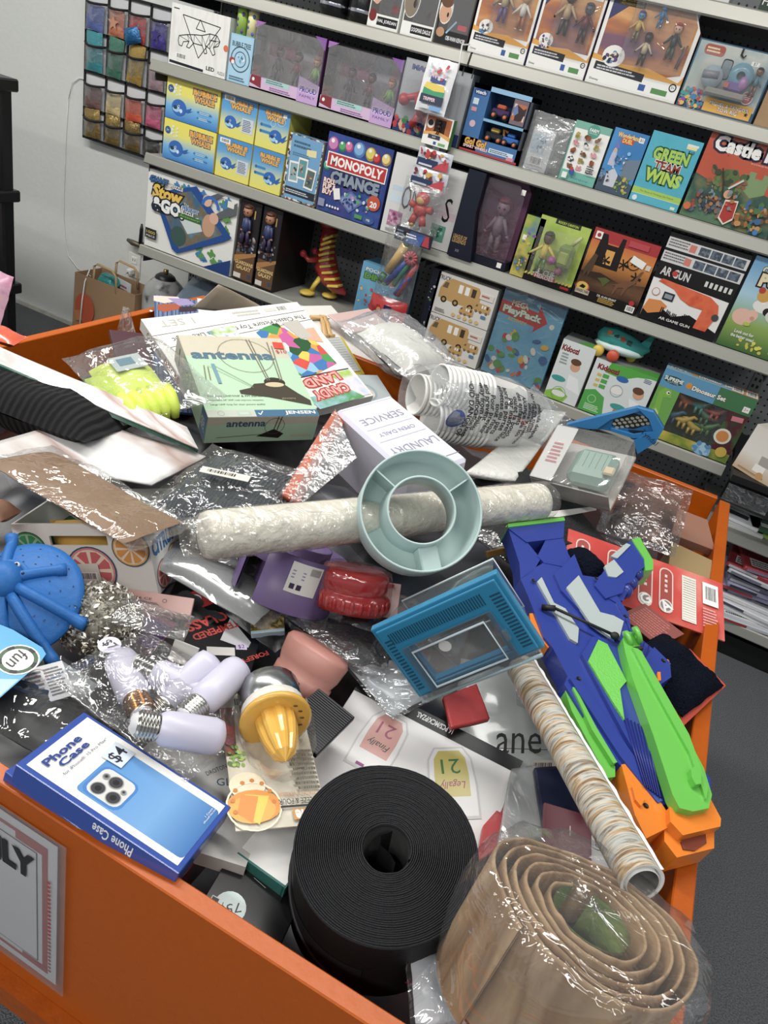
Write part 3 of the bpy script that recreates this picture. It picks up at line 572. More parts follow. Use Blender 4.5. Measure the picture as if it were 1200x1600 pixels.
f.P([(.12, .42), (.32, .42), (.28, .62), (.2, .76), (.14, .6)], '#b9bfd6').D(.22, .66, .05, '#d9b08c').P([(.14, .7), (.32, .7), (.2, .86)], '#6b7fc0').P([(.2, .1), (.5, .1), (.52, .3), (.35, .4), (.18, .3)], '#c8cdd6').blob(.55, .05, .35, .25, 14, ['#8fa83c', '#c9b04a', '#5c7d34'], .03, .07, 2).blob(.0, .15, .3, .2, 8, ['#56403a', '#8c8f9c'], .03, .06, 8).D(.62, .66, .05, '#7fc4e8').blob(.3, .4, .3, .2, 12, ['#d8dce4', '#7d95b8', '#3c5c86'], .02, .05, 12)
done(mb, 'duel_game_box', 'upright blue storybook game box with a wizard picture', 'game box', M)
M, w, h = slot((982, 311), (1057, 335), (1023, 203), ZB+.001)
mb = carton(w, h, .045, '#2f9fb4', '#248aa0'); f = F(mb, w, h); f.R(0, 0, 1, 1, art(('#46b6cc', '#40afc6', '#46b6cc', '#3aa8c0'), 9., 'noise', 5., .4)).R(0, .12, 1, .085, '#a5cd43').R(0, .115, 1, .005, '#e8f2d0').T('The Game of Thinking Like Friends', .5, .163, .03, '#4a6a2a', .7)
f.T('GREEN', .5, .72, .15, '#a6d048', .68, out='#1c5a34', bold=.05, rot=.02, ow=.09).T('TEAM', .5, .56, .12, '#8e2f22', .5, bold=.03, out='#e9dfc8').T('WINS', .5, .41, .16, '#b2d548', .7, out='#1c5a34', bold=.05, rot=-.02, ow=.09).R(.72, .87, .2, .045, '#e9df9c').R(.72, .91, .22, .03, '#e8e6d8').T('$10', .84, .83, .05, '#222').D(.1, .05, .05, '#dfeaf0').R(.85, .02, .09, .04, '#dfe9c8')
done(mb, 'party_game_box', 'turquoise game box with bubbly green lettering', 'game box', M)
M, w, h = slot((1060, 336), (1187, 377), (1112, 199), ZB+.001); w = .27
mb = carton(w, h, .07, '#6b2a22'); f = F(mb, w, h); f.R(0, 0, 1, 1, art(('#b9452c', '#c9552f', '#a53c2a', '#7f3a34'), 3., 'noise', 2.5, .35)).P([(0, 0), (1, 0), (1, .4), (.6, .5), (.3, .42), (0, .5)], art(('#3f6a56', '#5a7f5c', '#34584c', '#7c7f4a'), 9., 'noise', 1., .35))
f.T('Castle Panic', .56, .87, .15, '#f2efea', .95, out='#2a1c3c', bold=.05, ow=.12).T('BY JUSTIN DE WITT', .62, .74, .018, '#f0d8c0', .2)
f.P([(.5, .48), (.5, .62), (.55, .62), (.55, .66), (.62, .66), (.62, .6), (.7, .6), (.7, .66), (.78, .66), (.78, .45), (.65, .38)], '#7f9a66').P([(.2, .5), (.3, .62), (.42, .64), (.48, .55), (.4, .45), (.25, .44)], '#5c6f3a').blob(.16, .36, .4, .26, 22, ['#4f6434', '#3a4a30', '#8b5f3c', '#6d7a44'], .02, .05, 3)
f.blob(.05, .1, .4, .22, 26, ['#39404e', '#5f6b78', '#8d6a50', '#b03a2c', '#2e3a3c'], .02, .05, 5).N([(.26, .62), (.33, .46), (.38, .3)], .016, '#3a2f24').N([(.4, .42), (.52, .55)], .02, '#c9d6cf').P([(.42, .08), (.42, .3), (.56, .32), (.58, .1), (.5, .02)], '#e2dcc8').P([(.43, .1), (.43, .28), (.55, .3), (.57, .12), (.5, .04)], '#b62f24').D(.42, .36, .045, '#d9a27c').blob(.6, .05, .35, .3, 30, ['#c98f4a', '#7a4f2c', '#4e7b3a', '#3a6a9a', '#a8692e'], .02, .05, 6).D(.05, .12, .04, '#d66a2c').R(.9, .5, .08, .06, WH).D(.86, .04, .03, '#3c7fc0').blob(.2, .2, .35, .2, 14, ['#7e8d94', '#b8763c'], .015, .035, 16)
done(mb, 'castle_game_box', 'large red game box with gothic white title above fighting knights and goblins', 'game box', M)
# --- shelf C
wy = '#e6d843'; wb = '#3f95d6'
def whale(kind):
    mb = MB(); return mb
def whale_box(w, h, d, k):
    mb = MB(); mb.box(0, 0, -d, w, h, 0, mat('#e2d23e', .4)); f = F(mb, w, h)
    f.R(0, 0, 1, 1, bubble_bg if k == 0 else bubble_bg2)
    if k == 0:
        f.T('BUBBLE', .72, .8, .13, '#f0a83c', .42, out='#3c5a7a', bold=.05, ow=.1).T('WHALE', .72, .64, .13, '#f0a83c', .36, out='#3c5a7a', bold=.05, ow=.1)
        x, y, s = .26, .32, .14
        for q in range(2): f.R(.6, .3-.14*q, .28, .09, '#4aa0e0', rad=.03).L(.64, .315-.14*q, .2, .06, 2, '#dbeefa', seed=q)
        f.D(.08, .72, .055, '#2f5f9c').T('3+', .08, .72, .06, WH)
        for q in range(9): f.D(.2+.06*math.sin(q*2), .6+.03*q, .012+.004*(q % 3), '#dfeefa')
    else:
        f.T('BUBBLE', .55, .84, .1, '#f0b04a', .62, out='#6a6a58', bold=.05, ow=.09).T('WHALE', .55, .73, .1, '#f0b04a', .54, out='#6a6a58', bold=.05, ow=.09)
        x, y, s = (.3, .36, .17) if k == 1 else (.62, .34, .2)
        if k == 1: f.R(.06, .84, .3, .12, WH).B(.07, .85, .28, .1).R(.62, .2, .32, .34, '#cfd8e4').L(.65, .23, .26, .28, 7, '#4a5a6a')
        else:
            for q in range(2): f.R(.1, .5-.15*q, .36, .07, '#3f95d8', rad=.04).D(.14, .535-.15*q, .04, '#2c6cb0')
            f.O(.75, .72, .12, .01, '#cfe6f4').O(.5, .62, .08, .01, '#cfe6f4').R(.78, .82, .12, .08, '#eef0f0') if k == 3 else None
    f.D(x, y, s, '#2c6cc0', s*.82).P([(x+s*.6, y-s*.3), (x+s*1.7, y+s*.5), (x+s*1.5, y-.02), (x+s*2, y+.02), (x+s*1.2, y-s*.5)], '#2a66b8').D(x-s*.35, y-s*.35, s*.5, '#9fd0ee', s*.3).D(x-s*.5, y-s*.1, s*.28, '#27415c', s*.2).D(x-s*.05, y+s*.2, s*.13, WH).D(x-s*.05, y+s*.2, s*.08, BK).D(x+.3*s, y-.5*s, s*.2, '#cfe6f4')
    return mb
def grad(cols, name, lo, hi, ax='Y'):
    m = bpy.data.materials.new(name); m.use_nodes = True; n = m.node_tree; b = n.nodes['Principled BSDF']; b.inputs['Roughness'].default_value = .35
    t = n.nodes.new('ShaderNodeTexCoord'); s = n.nodes.new('ShaderNodeSeparateXYZ'); n.links.new(t.outputs['Object'], s.inputs[0])
    r = n.nodes.new('ShaderNodeMapRange'); r.inputs[1].default_value = lo; r.inputs[2].default_value = hi; n.links.new(s.outputs[ax], r.inputs[0])
    c = n.nodes.new('ShaderNodeValToRGB'); e = c.color_ramp.elements
    for i, q in enumerate(cols):
        p = i/(len(cols)-1); k = e[i] if i < 2 else e.new(p); k.position = p; k.color = (*lin(q), 1)
    n.links.new(r.outputs[0], c.inputs[0]); n.links.new(c.outputs[0], b.inputs['Base Color']); return m
bubble_bg = grad(('#2f7cc8', '#6fb8e8', '#ece25a', '#f0e23c'), 'print_sea', 0., .14)
bubble_bg2 = grad(('#ece04a', '#dfe07c', '#5fa9dc', '#3f93d6'), 'print_sea_turned', 0., .14)
M, w, h = slot((253, 247), (333, 272), (265, 117), ZC+.001); hh = h/2-.002
M2, w2, _ = slot((335, 273), (388, 291), (265, 117), ZC+.001)
M3, w3, _ = slot((389, 292), (437, 307), (265, 117), ZC+.001)
for c, (MM, ww, cn) in enumerate(((M, w, 'left column with big title'), (M2, w2, 'middle column with barcode'), (M3, w3, 'right column'))):
    for r_ in range(2):
        mb = whale_box(ww, hh, .16, 0 if c == 0 else (1 if c == 1 else 2+r_))
        done(mb, 'bubble_machine_box', 'whale bubble machine box, %s, %s' % (cn, ('bottom of the stack', 'top of the stack')[r_]), 'toy box', MM @ T(0, (hh+.002)*r_, 0), 'whale bubble machine boxes')
M, w, h = slot((439, 308), (491, 325), (457, 207), ZC+.001)
mb = carton(w, h, .05, '#6fa4ce', '#a9a59c'); f = F(mb, w, h); f.R(0, 0, 1, 1, art(('#8f5a4c', '#c9c2b2', '#6b8f9c', '#e2dccf', '#4f4038'), 90., 'voronoi', 1.)).R(.07, .03, .9, .95, '#6ea6d0').R(.07, .08, .9, .12, '#2a3138').L(.1, .11, .8, .06, 2, '#c9d0d6').L(.15, .8, .6, .12, 2, '#3c617f').R(.55, .73, .28, .1, '#e8dfa0', rot=.1).L(.15, .68, .6, .06, 2, '#4c7896')
for x, y, r_, c in ((.12, .28, .06, '#8fb0b4'), (.36, .36, 0, '#5c9aa0'), (.62, .24, -.08, '#5a7068')): f.R(x, y, .28, .32, WH, rot=r_).R(x+.03, y+.03, .22, .26, c, rot=r_).blob(x+.08, y+.08, .12, .14, 5, ['#a84a4a', '#3d4f5a', '#c9b48c'], .03, .05, int(x*50))
done(mb, 'card_game_box', 'pale blue card game box showing three picture cards', 'card game', M)
M, w, h = slot((494, 326), (591, 357), (518, 205), ZC+.001)
mb = carton(w, h, .05, '#27306e'); f = F(mb, w, h); f.R(0, 0, 1, 1, art(('#262f70', '#3a56a4', '#2c4486', '#5a4a98'), 6., 'noise', 8., .3, (1, 1, 1), 1.))
for x, y, r_, c, c2 in ((.1, .86, .09, '#d080b8', '#7a3f86'), (.24, .86, .06, '#4fae6a', '#2a7a48'), (.34, .88, .06, '#e07aa8', '#b44a80'), (.5, .88, .09, '#7fb2e0', '#4a7cb8'), (.68, .87, .08, '#e0cc4a', '#a89030'), (.78, .84, .06, '#cf3a3a', '#8e2020'), (.92, .86, .07, '#ead37a', '#b08f40'), (.06, .58, .06, '#4fae8a', '#2a6a58'), (.92, .6, .05, '#3fa0a8', '#2a6a78')): f.D(x, y, r_, c2, r_*1.1).D(x-.01, y+.01, r_*.8, c, r_*.85).D(x-.02, y+.04, r_*.3, '#f2f0f2')
f.R(.04, .565, .93, .2, WH).R(.055, .58, .9, .17, '#c42a2c').R(.055, .58, .9, .17, '#c42a2c').T('MONOPOLY', .505, .665, .11, '#f7f4f0', .8, bold=.04)
f.T('CHANCE', .52, .47, .13, '#8f9cae', .74, out='#2a3350', bold=.06, ow=.1).T('ROLL', .14, .4, .06, '#f4ecd8', .18, bold=.04, out='#b8333a').T('FLIP &', .15, .33, .06, '#f4ecd8', .2, bold=.04, out='#b8333a').T('BUY', .13, .26, .06, '#f4ecd8', .15, bold=.04, out='#b8333a')
f.P([(.3, .22), (.5, .36), (.72, .26), (.52, .08)], '#5a6da0').P([(.33, .22), (.5, .33), (.68, .26), (.52, .11)], '#7c8fc0').blob(.4, .14, .4, .2, 18, ['#d48fb8', '#4fae6a', '#c9d8e8', '#3a4f96', '#2a3a70'], .02, .04, 3).R(.24, .2, .1, .14, WH, rot=.3).D(.87, .3, .1, '#c9502f').T('20', .87, .28, .07, WH, .1, bold=.04).R(.02, .06, .1, .1, '#8f94b0').R(.62, .05, .12, .05, '#4f9a50').D(.84, .07, .09, '#3a5c9c', .05).T('MB', .84, .07, .03, WH)
for q in range(5): f.D(.17+.045*q, .09, .016, WH)
done(mb, 'board_game_box', 'dark blue board game box with red title bar and crystals', 'board game', M)
M, w, h = slot((594, 358), (700, 393), (620, 237), ZC+.001)
mb = carton(w, h, .05, '#dcdbd8', '#cfcecb'); f = F(mb, w, h)
f.R(.03, .4, .3, .12, '#cfe0e8').R(.05, .55, .25, .06, '#c2d6e6').R(.7, .38, .28, .1, '#dfc6d0').R(.72, .5, .22, .05, '#e2ccd6').T('ONE', .38, .5, .3, BK, .34, bold=.0).T('S', .86, .5, .3, BK, .1).R(.07, .1, .2, .2, '#b9789c').blob(.09, .12, .16, .16, 10, ['#8f3f6a', '#d8b0c6'], .02, .04, 3).R(.7, .1, .2, .2, '#5fa08a').blob(.72, .12, .16, .16, 10, ['#2a6a56', '#9fd0bc'], .02, .04, 4).L(.07, .03, .3, .04, 2, '#9a9a98')
done(mb, 'word_game_box', 'off-white word game box with tall black letters, half hidden by the hanging strip', 'game box', M)
M, w, h = slot((703, 394), (789, 422), (737, 263), ZC+.001)
o = thing('collector_figure_box', 'navy and magenta collector box with a grey figure in its window', 'figure box', M)
mb = MB(); nv = mat('#141a2c', .3); mb.prism([(0, 0), (w*.44, 0), (w*.3, h*.55), (w*.3, h), (0, h)], -.1, .03, nv); mb.box(w*.3, 0, -.1, w, h*.1, .0, nv); mb.prism([(w*.3, 0), (w, 0), (w, h*.9), (w*.9, h), (w*.3, h)], -.1, -.06, mat('#6a3f5c', .4)); f = F(mb, w, h, T(0, 0, .03)); f.T('LEAGUE OF', .15, .24, .045, '#b9924a', .24, bold=.02).T('LEGENDS', .15, .19, .045, '#b9924a', .24, bold=.02).T('XII', .15, .08, .03, '#8d8d98')
F(mb, w, h).R(.85, .02, .08, .06, WH).R(.9, .88, .07, .06, WH); mb.build('carton', o)
g = MB(); g.figure(w*.65, h*.12, h*.66, '#9c8a92', '#8a8288', '#77777e', '#7d3a4a', depth=-.03); g.build('toy_figure', o)
g = MB(); g.prism([(w*.45, h*.1), (w*.98, h*.1), (w*.98, h*.85), (w*.86, h*.97), (w*.32, h*.97), (w*.32, h*.55)], .004, .0045, film('#e8d4e0', .03, .05, 12., .35)); g.build('window', o)
for i, (BL, BR, TL, c, lab) in enumerate((((796, 426), (813, 432), (824, 334), '#6f7fa8', 'narrow bluish figure card squeezed beside the navy collector box'), ((816, 433), (892, 455), (846, 334), '#8fae3c', 'lime green rescue figure card with armoured figure and pack'))):
    M, w, h = slot(BL, BR, TL, ZC+.001); o = thing('rescue_figure_card', lab, 'figure card', M, 'rescue figure cards on the fourth shelf')
    if i == 0: w += .03
    mb = carton(w, h, .03, '#2a3320'); f = F(mb, w, h)
    if i: f.R(0, 0, 1, 1, art(('#9cb83c', '#b4cc50', '#7f9c30', '#a8c048'), 6., 'noise', 1., .35)).R(.3, .93, .5, .07, '#2a3320').T('ROCKY CANYON', .55, .965, .035, '#c9d84a', .4, bold=.02).R(0, 0, 1, .1, BK)
    else: f.R(0, 0, 1, 1, art(('#5c7fae', '#8fae3c', '#c9b64a', '#3d5f48'), 12., 'noise', 2., .35))
    if i:
        for q in range(14): f.P([(q/14, .09), (q/14+.04, .09), (q/14+.07, .13), (q/14+.03, .13)], '#e0d23c')
        f.T('RESCUE', .4, .18, .09, '#eeeeea', .42, out='#2a2a2a', bold=.05).R(.2, .08, .45, .06, '#b83a3c').T('HEROES', .42, .11, .05, WH, .38, bold=.03).R(.78, .03, .18, .04, '#b8262c')
    else: f.R(.1, .6, .2, .08, WH).blob(.1, .1, .8, .7, 14, ['#8a5cae', '#e0c44a', '#4f8fbe', '#4a3a2c'], .06, .12, 4)
    mb.build('card', o)
    if i:
        g = MB(); g.figure(w*.3, h*.18, h*.62, '#5c3a28', '#d9c23c', '#5a8a34', '#2a1a12', depth=.03, arm=1.2); g.ell((w*.5, h*.42, .04), .014, mat('#b04a9c')); g.build('toy_figure', o)
        g = MB(); g.box(w*.56, h*.32, .004, w*.86, h*.7, .04, mat('#7f9a44', .4), None, .012); g.box(w*.6, h*.4, .04, w*.8, h*.6, .05, mat('#a3b84c', .4), None, .006); g.ell((w*.68, h*.28, .03), .014, mat('#8a4a6a')); g.tube([(w*.76, h*.7, .02), (w*.9, h*.86, .02)], .006, mat('#b8c47c')); g.build('rescue_pack', o)
        MB().box(w*.1, h*.14, .055, w*.92, h*.86, .0555, CLRT).build('blister', o)
M, w, h = slot((895, 456), (994, 488), (928, 353), ZC+.001)
mb = carton(w, h, .05, '#3c1f16'); f = F(mb, w, h); f.R(0, 0, 1, 1, grad(('#2a1610', '#5c3a22', '#d98a2c', '#c9352c'), 'print_sunset', 0., .23)).R(0, .84, 1, .16, '#b02a2c').P([(.1, .5), (.14, .95), (.22, .95), (.26, .82), (.42, .82), (.44, .95), (.5, .95), (.52, .5)], '#1a1210').R(.27, .55, .13, .2, '#e0a23c').P([(0, 0), (1, 0), (1, .42), (.6, .36), (.3, .42), (0, .38)], art(('#4a2f1c', '#6b4a2c', '#38241a'), 14., 'noise', 3., .4, (.3, 1, 1))).R(0, 0, 1, .14, '#140f0e')
for bx, by in ((.3, .6), (.58, .62), (.82, .5)):
    for q in range(7): f.N([(bx, by), (bx+.08*math.cos(q), by+.08*math.sin(q))], .02, '#18120e')
f.P([(.5, .3), (.62, .36), (.7, .42), (.8, .45), (.86, .6), (.9, .62), (.88, .56), (.84, .42), (.76, .34), (.72, .22), (.7, .2), (.7, .32), (.62, .3), (.58, .18), (.56, .2), (.58, .32)], '#7a4f34').P([(.28, .34), (.4, .38), (.48, .36), (.44, .3), (.4, .24), (.36, .3)], '#55602c').P([(.04, .42), (.12, .66), (.18, .64), (.16, .42), (.12, .3), (.1, .4), (.06, .28)], '#54402c')
f.D(.11, .16, .11, '#c9502a', .08).D(.11, .17, .09, '#e6c13c', .065).P([(.06, .15), (.1, .2), (.16, .18), (.14, .14)], BK).R(.02, .06, .22, .07, '#c9bfa8').T('JURASSIC PARK', .13, .095, .05, '#3a1a14', .21, bold=.03).T('DR. ALAN GRANT', .52, .11, .03, '#e8e0d0', .3, bold=.02).L(.4, .02, .3, .07, 3, '#c9a43c').O(.72, .68, .1, .012, BK).T('93', .72, .68, .07, BK, bold=.03).R(.66, .66, .22, .1, WH, rot=-.25).R(.9, .64, .07, .07, '#d8cfc0').R(.04, .86, .1, .1, WH).D(.09, .91, .03, '#b02a2c').R(.55, .88, .3, .08, '#c2404a').B(.84, .02, .13, .09).D(.9, .15, .04, '#b8262c')
done(mb, 'dinosaur_figure_box', 'sunset red box with stone gate, running dinosaur and round badge', 'toy box', M)
M, w, h = slot((998, 489), (1118, 528), (1044, 360), ZC+.001)
mb = carton(w, h, .05, '#17171a'); f = F(mb, w, h); f.P([(.02, .03), (.98, .03), (.98, .46), (.0, .5)], '#eceae6').P([(.02, .03), (.98, .03), (.98, .1), (.6, .2), (.4, .12), (.2, .2), (.02, .14)], BK)
for y in (.83, .68):
    f.R(.0, y, 1, .12, '#d5d4d2').L(.02, y+.02, .3, .09, 3, '#6a6a6c', seed=int(y*9))
    for q in range(4): f.R(.4+.145*q, y+.015, .13, .09, art(('#23262c', '#6c7c8c', '#3a4654', '#9aa4ae'), 30., 'noise', q*1.3, .3))
    f.R(.28, y+.02, .08, .08, '#d67c6a')
f.R(0, .49, 1, .17, BK).T('AR GUN', .24, .585, .09, '#d9d4d0', .36, bold=.03).D(.235, .585, .035, '#c0392c')
for q in range(6): f.R(.62+.06*q, .55, .035, .06, '#d8d8d4')
f.P([(.08, .46), (.12, .5), (.75, .46), (.88, .4), (.92, .3), (.86, .08), (.7, .08), (.72, .3), (.55, .3), (.42, .34), (.3, .42)], art(('#e0562c', '#ea6a3a', '#d24a22'), 18., 'noise', 2., .25))
f.P([(.02, .12), (.05, .24), (.2, .26), (.3, .22), (.26, .14), (.1, .08)], '#e08a3a').R(.2, .28, .14, .09, '#2a2d31').R(.22, .3, .1, .05, '#8c9aa4').D(.9, .26, .045, '#4a4a4c').D(.1, .34, .05, '#eceae6').O(.1, .34, .05, .008, '#c86a3a')
rn = random.Random(2)
for q in range(22): f.R(.24+.02*q, .06, .012, rn.uniform(.06, .14), BK)
f.T('AR GAME GUN', .46, .075, .03, '#e8e4e0', .4, bold=.02)
o = done(mb, 'toy_gun_box', 'black and white box showing an orange toy gun under a row of screenshots', 'toy box', M)
M, w, h = slot((1121, 530), (1200, 560), (1181, 398), ZC+.001); w = .2
mb = carton(w, h, .05, '#9cc4d8'); f = F(mb, w, h); f.R(0, 0, 1, 1, grad(('#3c6a34', '#8fae4c', '#a8cfe2', '#6fa8d0'), 'print_meadow', 0., .26)).T('ONE', .3, .88, .07, '#e8d8a8', .24, out='#2a2218', bold=.05).T('PO', .36, .78, .12, '#e8d8a8', .3, out='#2a2218', bold=.06, ow=.1)
f.D(.2, .36, .16, '#e9b8a2', .13).D(.32, .4, .09, '#eab9a4').D(.34, .37, .035, '#d4957f').D(.42, .52, .16, '#e8e6e0', .1).D(.5, .48, .06, '#26221f').D(.4, .56, .025, WH).D(.36, .63, .1, '#d8a03c', .1).D(.3, .68, .05, '#c0392c').D(.48, .7, .04, '#c0392c').D(.7, .45, .2, '#d9d5ca', .12).O(.75, .6, .2, .012, '#cdd04a').blob(.3, .04, .6, .1, 12, ['#e2d83c', '#cfc234'], .03, .05, 3).T('Look out for', .33, .2, .035, WH, .3, bold=.02).T('the better ones!', .33, .15, .035, WH, .36, bold=.02).D(.3, .3, .05, '#b8c83c', .03)
done(mb, 'farm_game_box', 'sky blue and green box with cartoon pig, sheep and rooster', 'game box', M)
# --- shelf D
M, w, h = slot((225, 384), (360, 432), (235, 263), ZD+.001)
mb = carton(w, h, .08, '#e8e8e2', '#dcdcd6'); f = F(mb, w, h); rn = random.Random(8)
for q in range(26):
    x, y = rn.choice(((rn.uniform(.02, .15), rn.uniform(.1, .9)), (rn.uniform(.3, .95), rn.uniform(.85, .97)), (rn.uniform(.6, .95), rn.uniform(.03, .3)), (rn.uniform(.85, .95), rn.uniform(.3, .8)))); c = rn.choice(('#5a9a48', '#3f83b8')); s = rn.uniform(.02, .035)
    f.R(x-s, y-s, 2*s, 2*s, c, rot=rn.uniform(0, 1)).D(x+s, y, s*.5, c).D(x, y+s*1.3, s*.5, c).D(x-s, y, s*.45, c)
f.P([(.08, .72), (.55, .98), (.62, .9), (.98, .5), (.9, .42), (.4, .05), (.34, .08)], '#1f4f96').P([(.13, .7), (.5, .9), (.88, .5), (.42, .12)], art(('#27566a', '#4f8fa8', '#7a6a4c', '#2f6a8c', '#93a06a'), 9., 'noise', 6., .35)).P([(.4, .5), (.6, .6), (.66, .45), (.5, .35)], '#cfd8d4').D(.72, .55, .07, '#c99a78', .1).D(.4, .28, .09, '#3c5a54').P([(.78, .98), (.86, .98), (.7, .84), (.66, .88)], '#5a5f66').D(.68, .85, .05, '#e2b498').P([(1, .95), (1, .8), (.8, .65), (.76, .7)], '#5f6468').D(.77, .66, .05, '#e0ad90').O(.72, .78, .1, .03, '#2f6fc4', 0, 3.1).P([(.7, .0), (1, .22), (1, 0)], '#1c3f7c')
f.T('GIANT', .14, .9, .06, '#3f6fa8', .2, out='#1c2c48', bold=.05).T('PUZZLE', .34, .875, .04, WH, .14, out=BK, bold=.03).T('Stow', .24, .76, .15, '#f0c23c', .32, out='#2a2418', bold=.05, shear=.15, ow=.09).T('&GO!', .26, .6, .15, '#f4f4f0', .34, out='#26303c', bold=.06, ow=.09).T('The', .46, .71, .04, WH, out='#26303c').T('PERFECT', .51, .66, .045, '#2f74b8', .18, bold=.03, out='#dfe8f0').T('PUZZLE', .48, .61, .04, WH, .14, bold=.03, out='#2a2c2e').R(.38, .53, .26, .055, '#2c6a34').T('Accessory!', .51, .558, .035, '#a6d048', .22).R(.02, .12, .13, .13, '#2a2c2e').T('1000', .085, .2, .04, '#e0c84a', .1).T('PIECE', .085, .15, .025, WH, .1).R(.9, .86, .07, .08, '#e8e4da')
done(mb, 'puzzle_mat_box', 'large white box with blue and green jigsaw pieces and a rolled blue mat', 'puzzle box', M)
for i, (BL, BR, TL) in enumerate((((362, 434), (394, 446), (375, 308)), ((396, 447), (425, 457), (413, 321)))):
    M, w, h = slot(BL, BR, TL, ZD+.001); o = thing('space_hero_box', ['tall dark figure box with a man in blue, next to the white puzzle box', 'tall dark figure box with a man in blue, nearer the red dinosaur toy'][i], 'figure box', M, 'dark figure boxes on the lowest visible shelf')
    mb = carton(w, h, .27, '#1a1718'); f = F(mb, w, h); f.R(.04, .02, .92, .34, '#6a4a2c').R(.04, .36, .92, .6, '#241f24').P([(0, .3), (1, .4), (1, .36), (0, .22)], '#b07a3c').T('GUARDIANS', .5, .23, .045, '#e8c078', .86, bold=.03, out='#3a2414').T('GALAXY', .5, .17, .05, '#e8c078', .7, bold=.03, out='#3a2414').R(.05, .03, .35, .06, '#d8d2c8').D(.8, .08, .09, '#3a4a6c').R(.7, .8, .06, .1, '#c9a24a').blob(.05, .37, .8, .2, 18, ['#4a3a38', '#6c6a78', '#3c4a66', '#7a5f4c', '#a8a2a0'], .06, .12, 5+i); mb.build('carton', o)
    g = MB(); g.figure(w*.45, h*.45, h*.5, '#b9805c', '#37426e', '#3a2d50', '#5a3626', depth=.01, arm=.2); g.build('toy_figure', o)
M = T(*PY(500, 455, 2.88)); M = T(M.translation.x+.03, 2.88, ZD)
o = thing('inflated_dinosaur_toy', 'shiny red dinosaur toy with yellow back ridges and yellow feet', 'toy', M)
g = MB(); rd = mat('#b32a26', .25, coat=.5); yl = mat('#e2c22c', .3)
path = [(-.08, 0, .045), (-.02, 0, .06), (-.045, 0, .1), (-.075, 0, .15), (-.06, 0, .2), (-.05, 0, .25), (-.035, 0, .28)]
g.tube([(.09, 0, .045), (.05, 0, .055), (.01, 0, .085), (-.025, 0, .13), (-.03, 0, .18), (-.04, 0, .235), (-.035, 0, .28)], [.006, .026, .044, .05, .036, .03, .034], rd, 14); g.build('body', o)
g = MB()
for q in range(9): t = q/8; p = Vector((.055, 0, .07)).lerp(Vector((-.005, 0, .25)), t)+Vector((-.03*math.sin(t*3.1), -.0, 0)); g.box(-.026, -.03, -.004, .026, .02, .006, yl, T(p.x-.008, -.022, p.z) @ RY(-15-20*t), .002)
g.build('back_ridge', o)
g = MB(); g.ell((-.045, -.005, .3), (.045, .036, .03), rd); g.build('head', o); g = MB(); g.lathe([(0, 0), (.05, .0), (.055, .01), (.03, .02), (0, .016)], yl, 14, T(-.03, -.005, .315) @ RY(8)); g.build('crest', o)
for sx, sy in ((-.05, -.04), (.02, .03)):
    g = MB(); g.tube([(sx, sy, .02), (sx+.01, sy, .05), (sx+.02, sy*.5, .08)], [.012, .01, .012], yl); g.ell((sx-.01, sy-.015, .012), (.032, .04, .011), yl); g.build('foot', o)
for sy in (-1, 1): g = MB(); g.tube([(-.05, sy*.03, .15), (-.085, sy*.05, .14), (-.105, sy*.05, .155)], [.014, .011, .01], rd); g.ell((-.112, sy*.05, .158), .015, mat('#c23038', .25)); g.build('arm', o)
M, w, h = slot((548, 503), (612, 528), (562, 405), ZD+.001, .03)
mb = carton(w, h, .14, '#5b9cbc', '#4a88a8'); f = F(mb, w, h); f.R(0, 0, 1, 1, art(('#5aa0c4', '#6db0d0', '#4f90b4'), 8., 'noise', 3., .35)).T('POCKET', .35, .9, .05, '#e8eef0', .5, out='#27506a', bold=.03).T('DINO', .38, .8, .09, '#5f9a3c', .56, out='#27401c', bold=.06).D(.75, .8, .07, '#d97a2c').blob(.05, .3, .7, .35, 12, ['#c44a5c', '#3a7a9c', '#e0b46a', '#a83a4c'], .03, .06, 3).P([(.1, .1), (.5, .1), (.45, .2), (.15, .2)], '#26404c')
done(mb, 'pocket_toy_box', 'sky blue upright box with small dinosaurs beside the red dinosaur toy', 'toy box', M)
M, w, h = slot((649, 543), (656, 546), (671, 415), ZD+.001); w = .035
mb = carton(w, h, .08, '#181c2c'); f = F(mb, w, h); f.blob(.2, .1, .6, .8, 12, ['#c9c9cc', '#4a8a3c', '#3a4a7c', '#a83a5c'], .1, .2, 4)
done(mb, 'slim_toy_box', 'slim navy box edge-on beside the wooden truck boxes', 'toy box', M @ T(-.01, 0, 0))
M, w, h = slot((654, 548), (743, 578), (672, 417), ZD+.001); hh = h/2-.002; wood = '#c39a58'
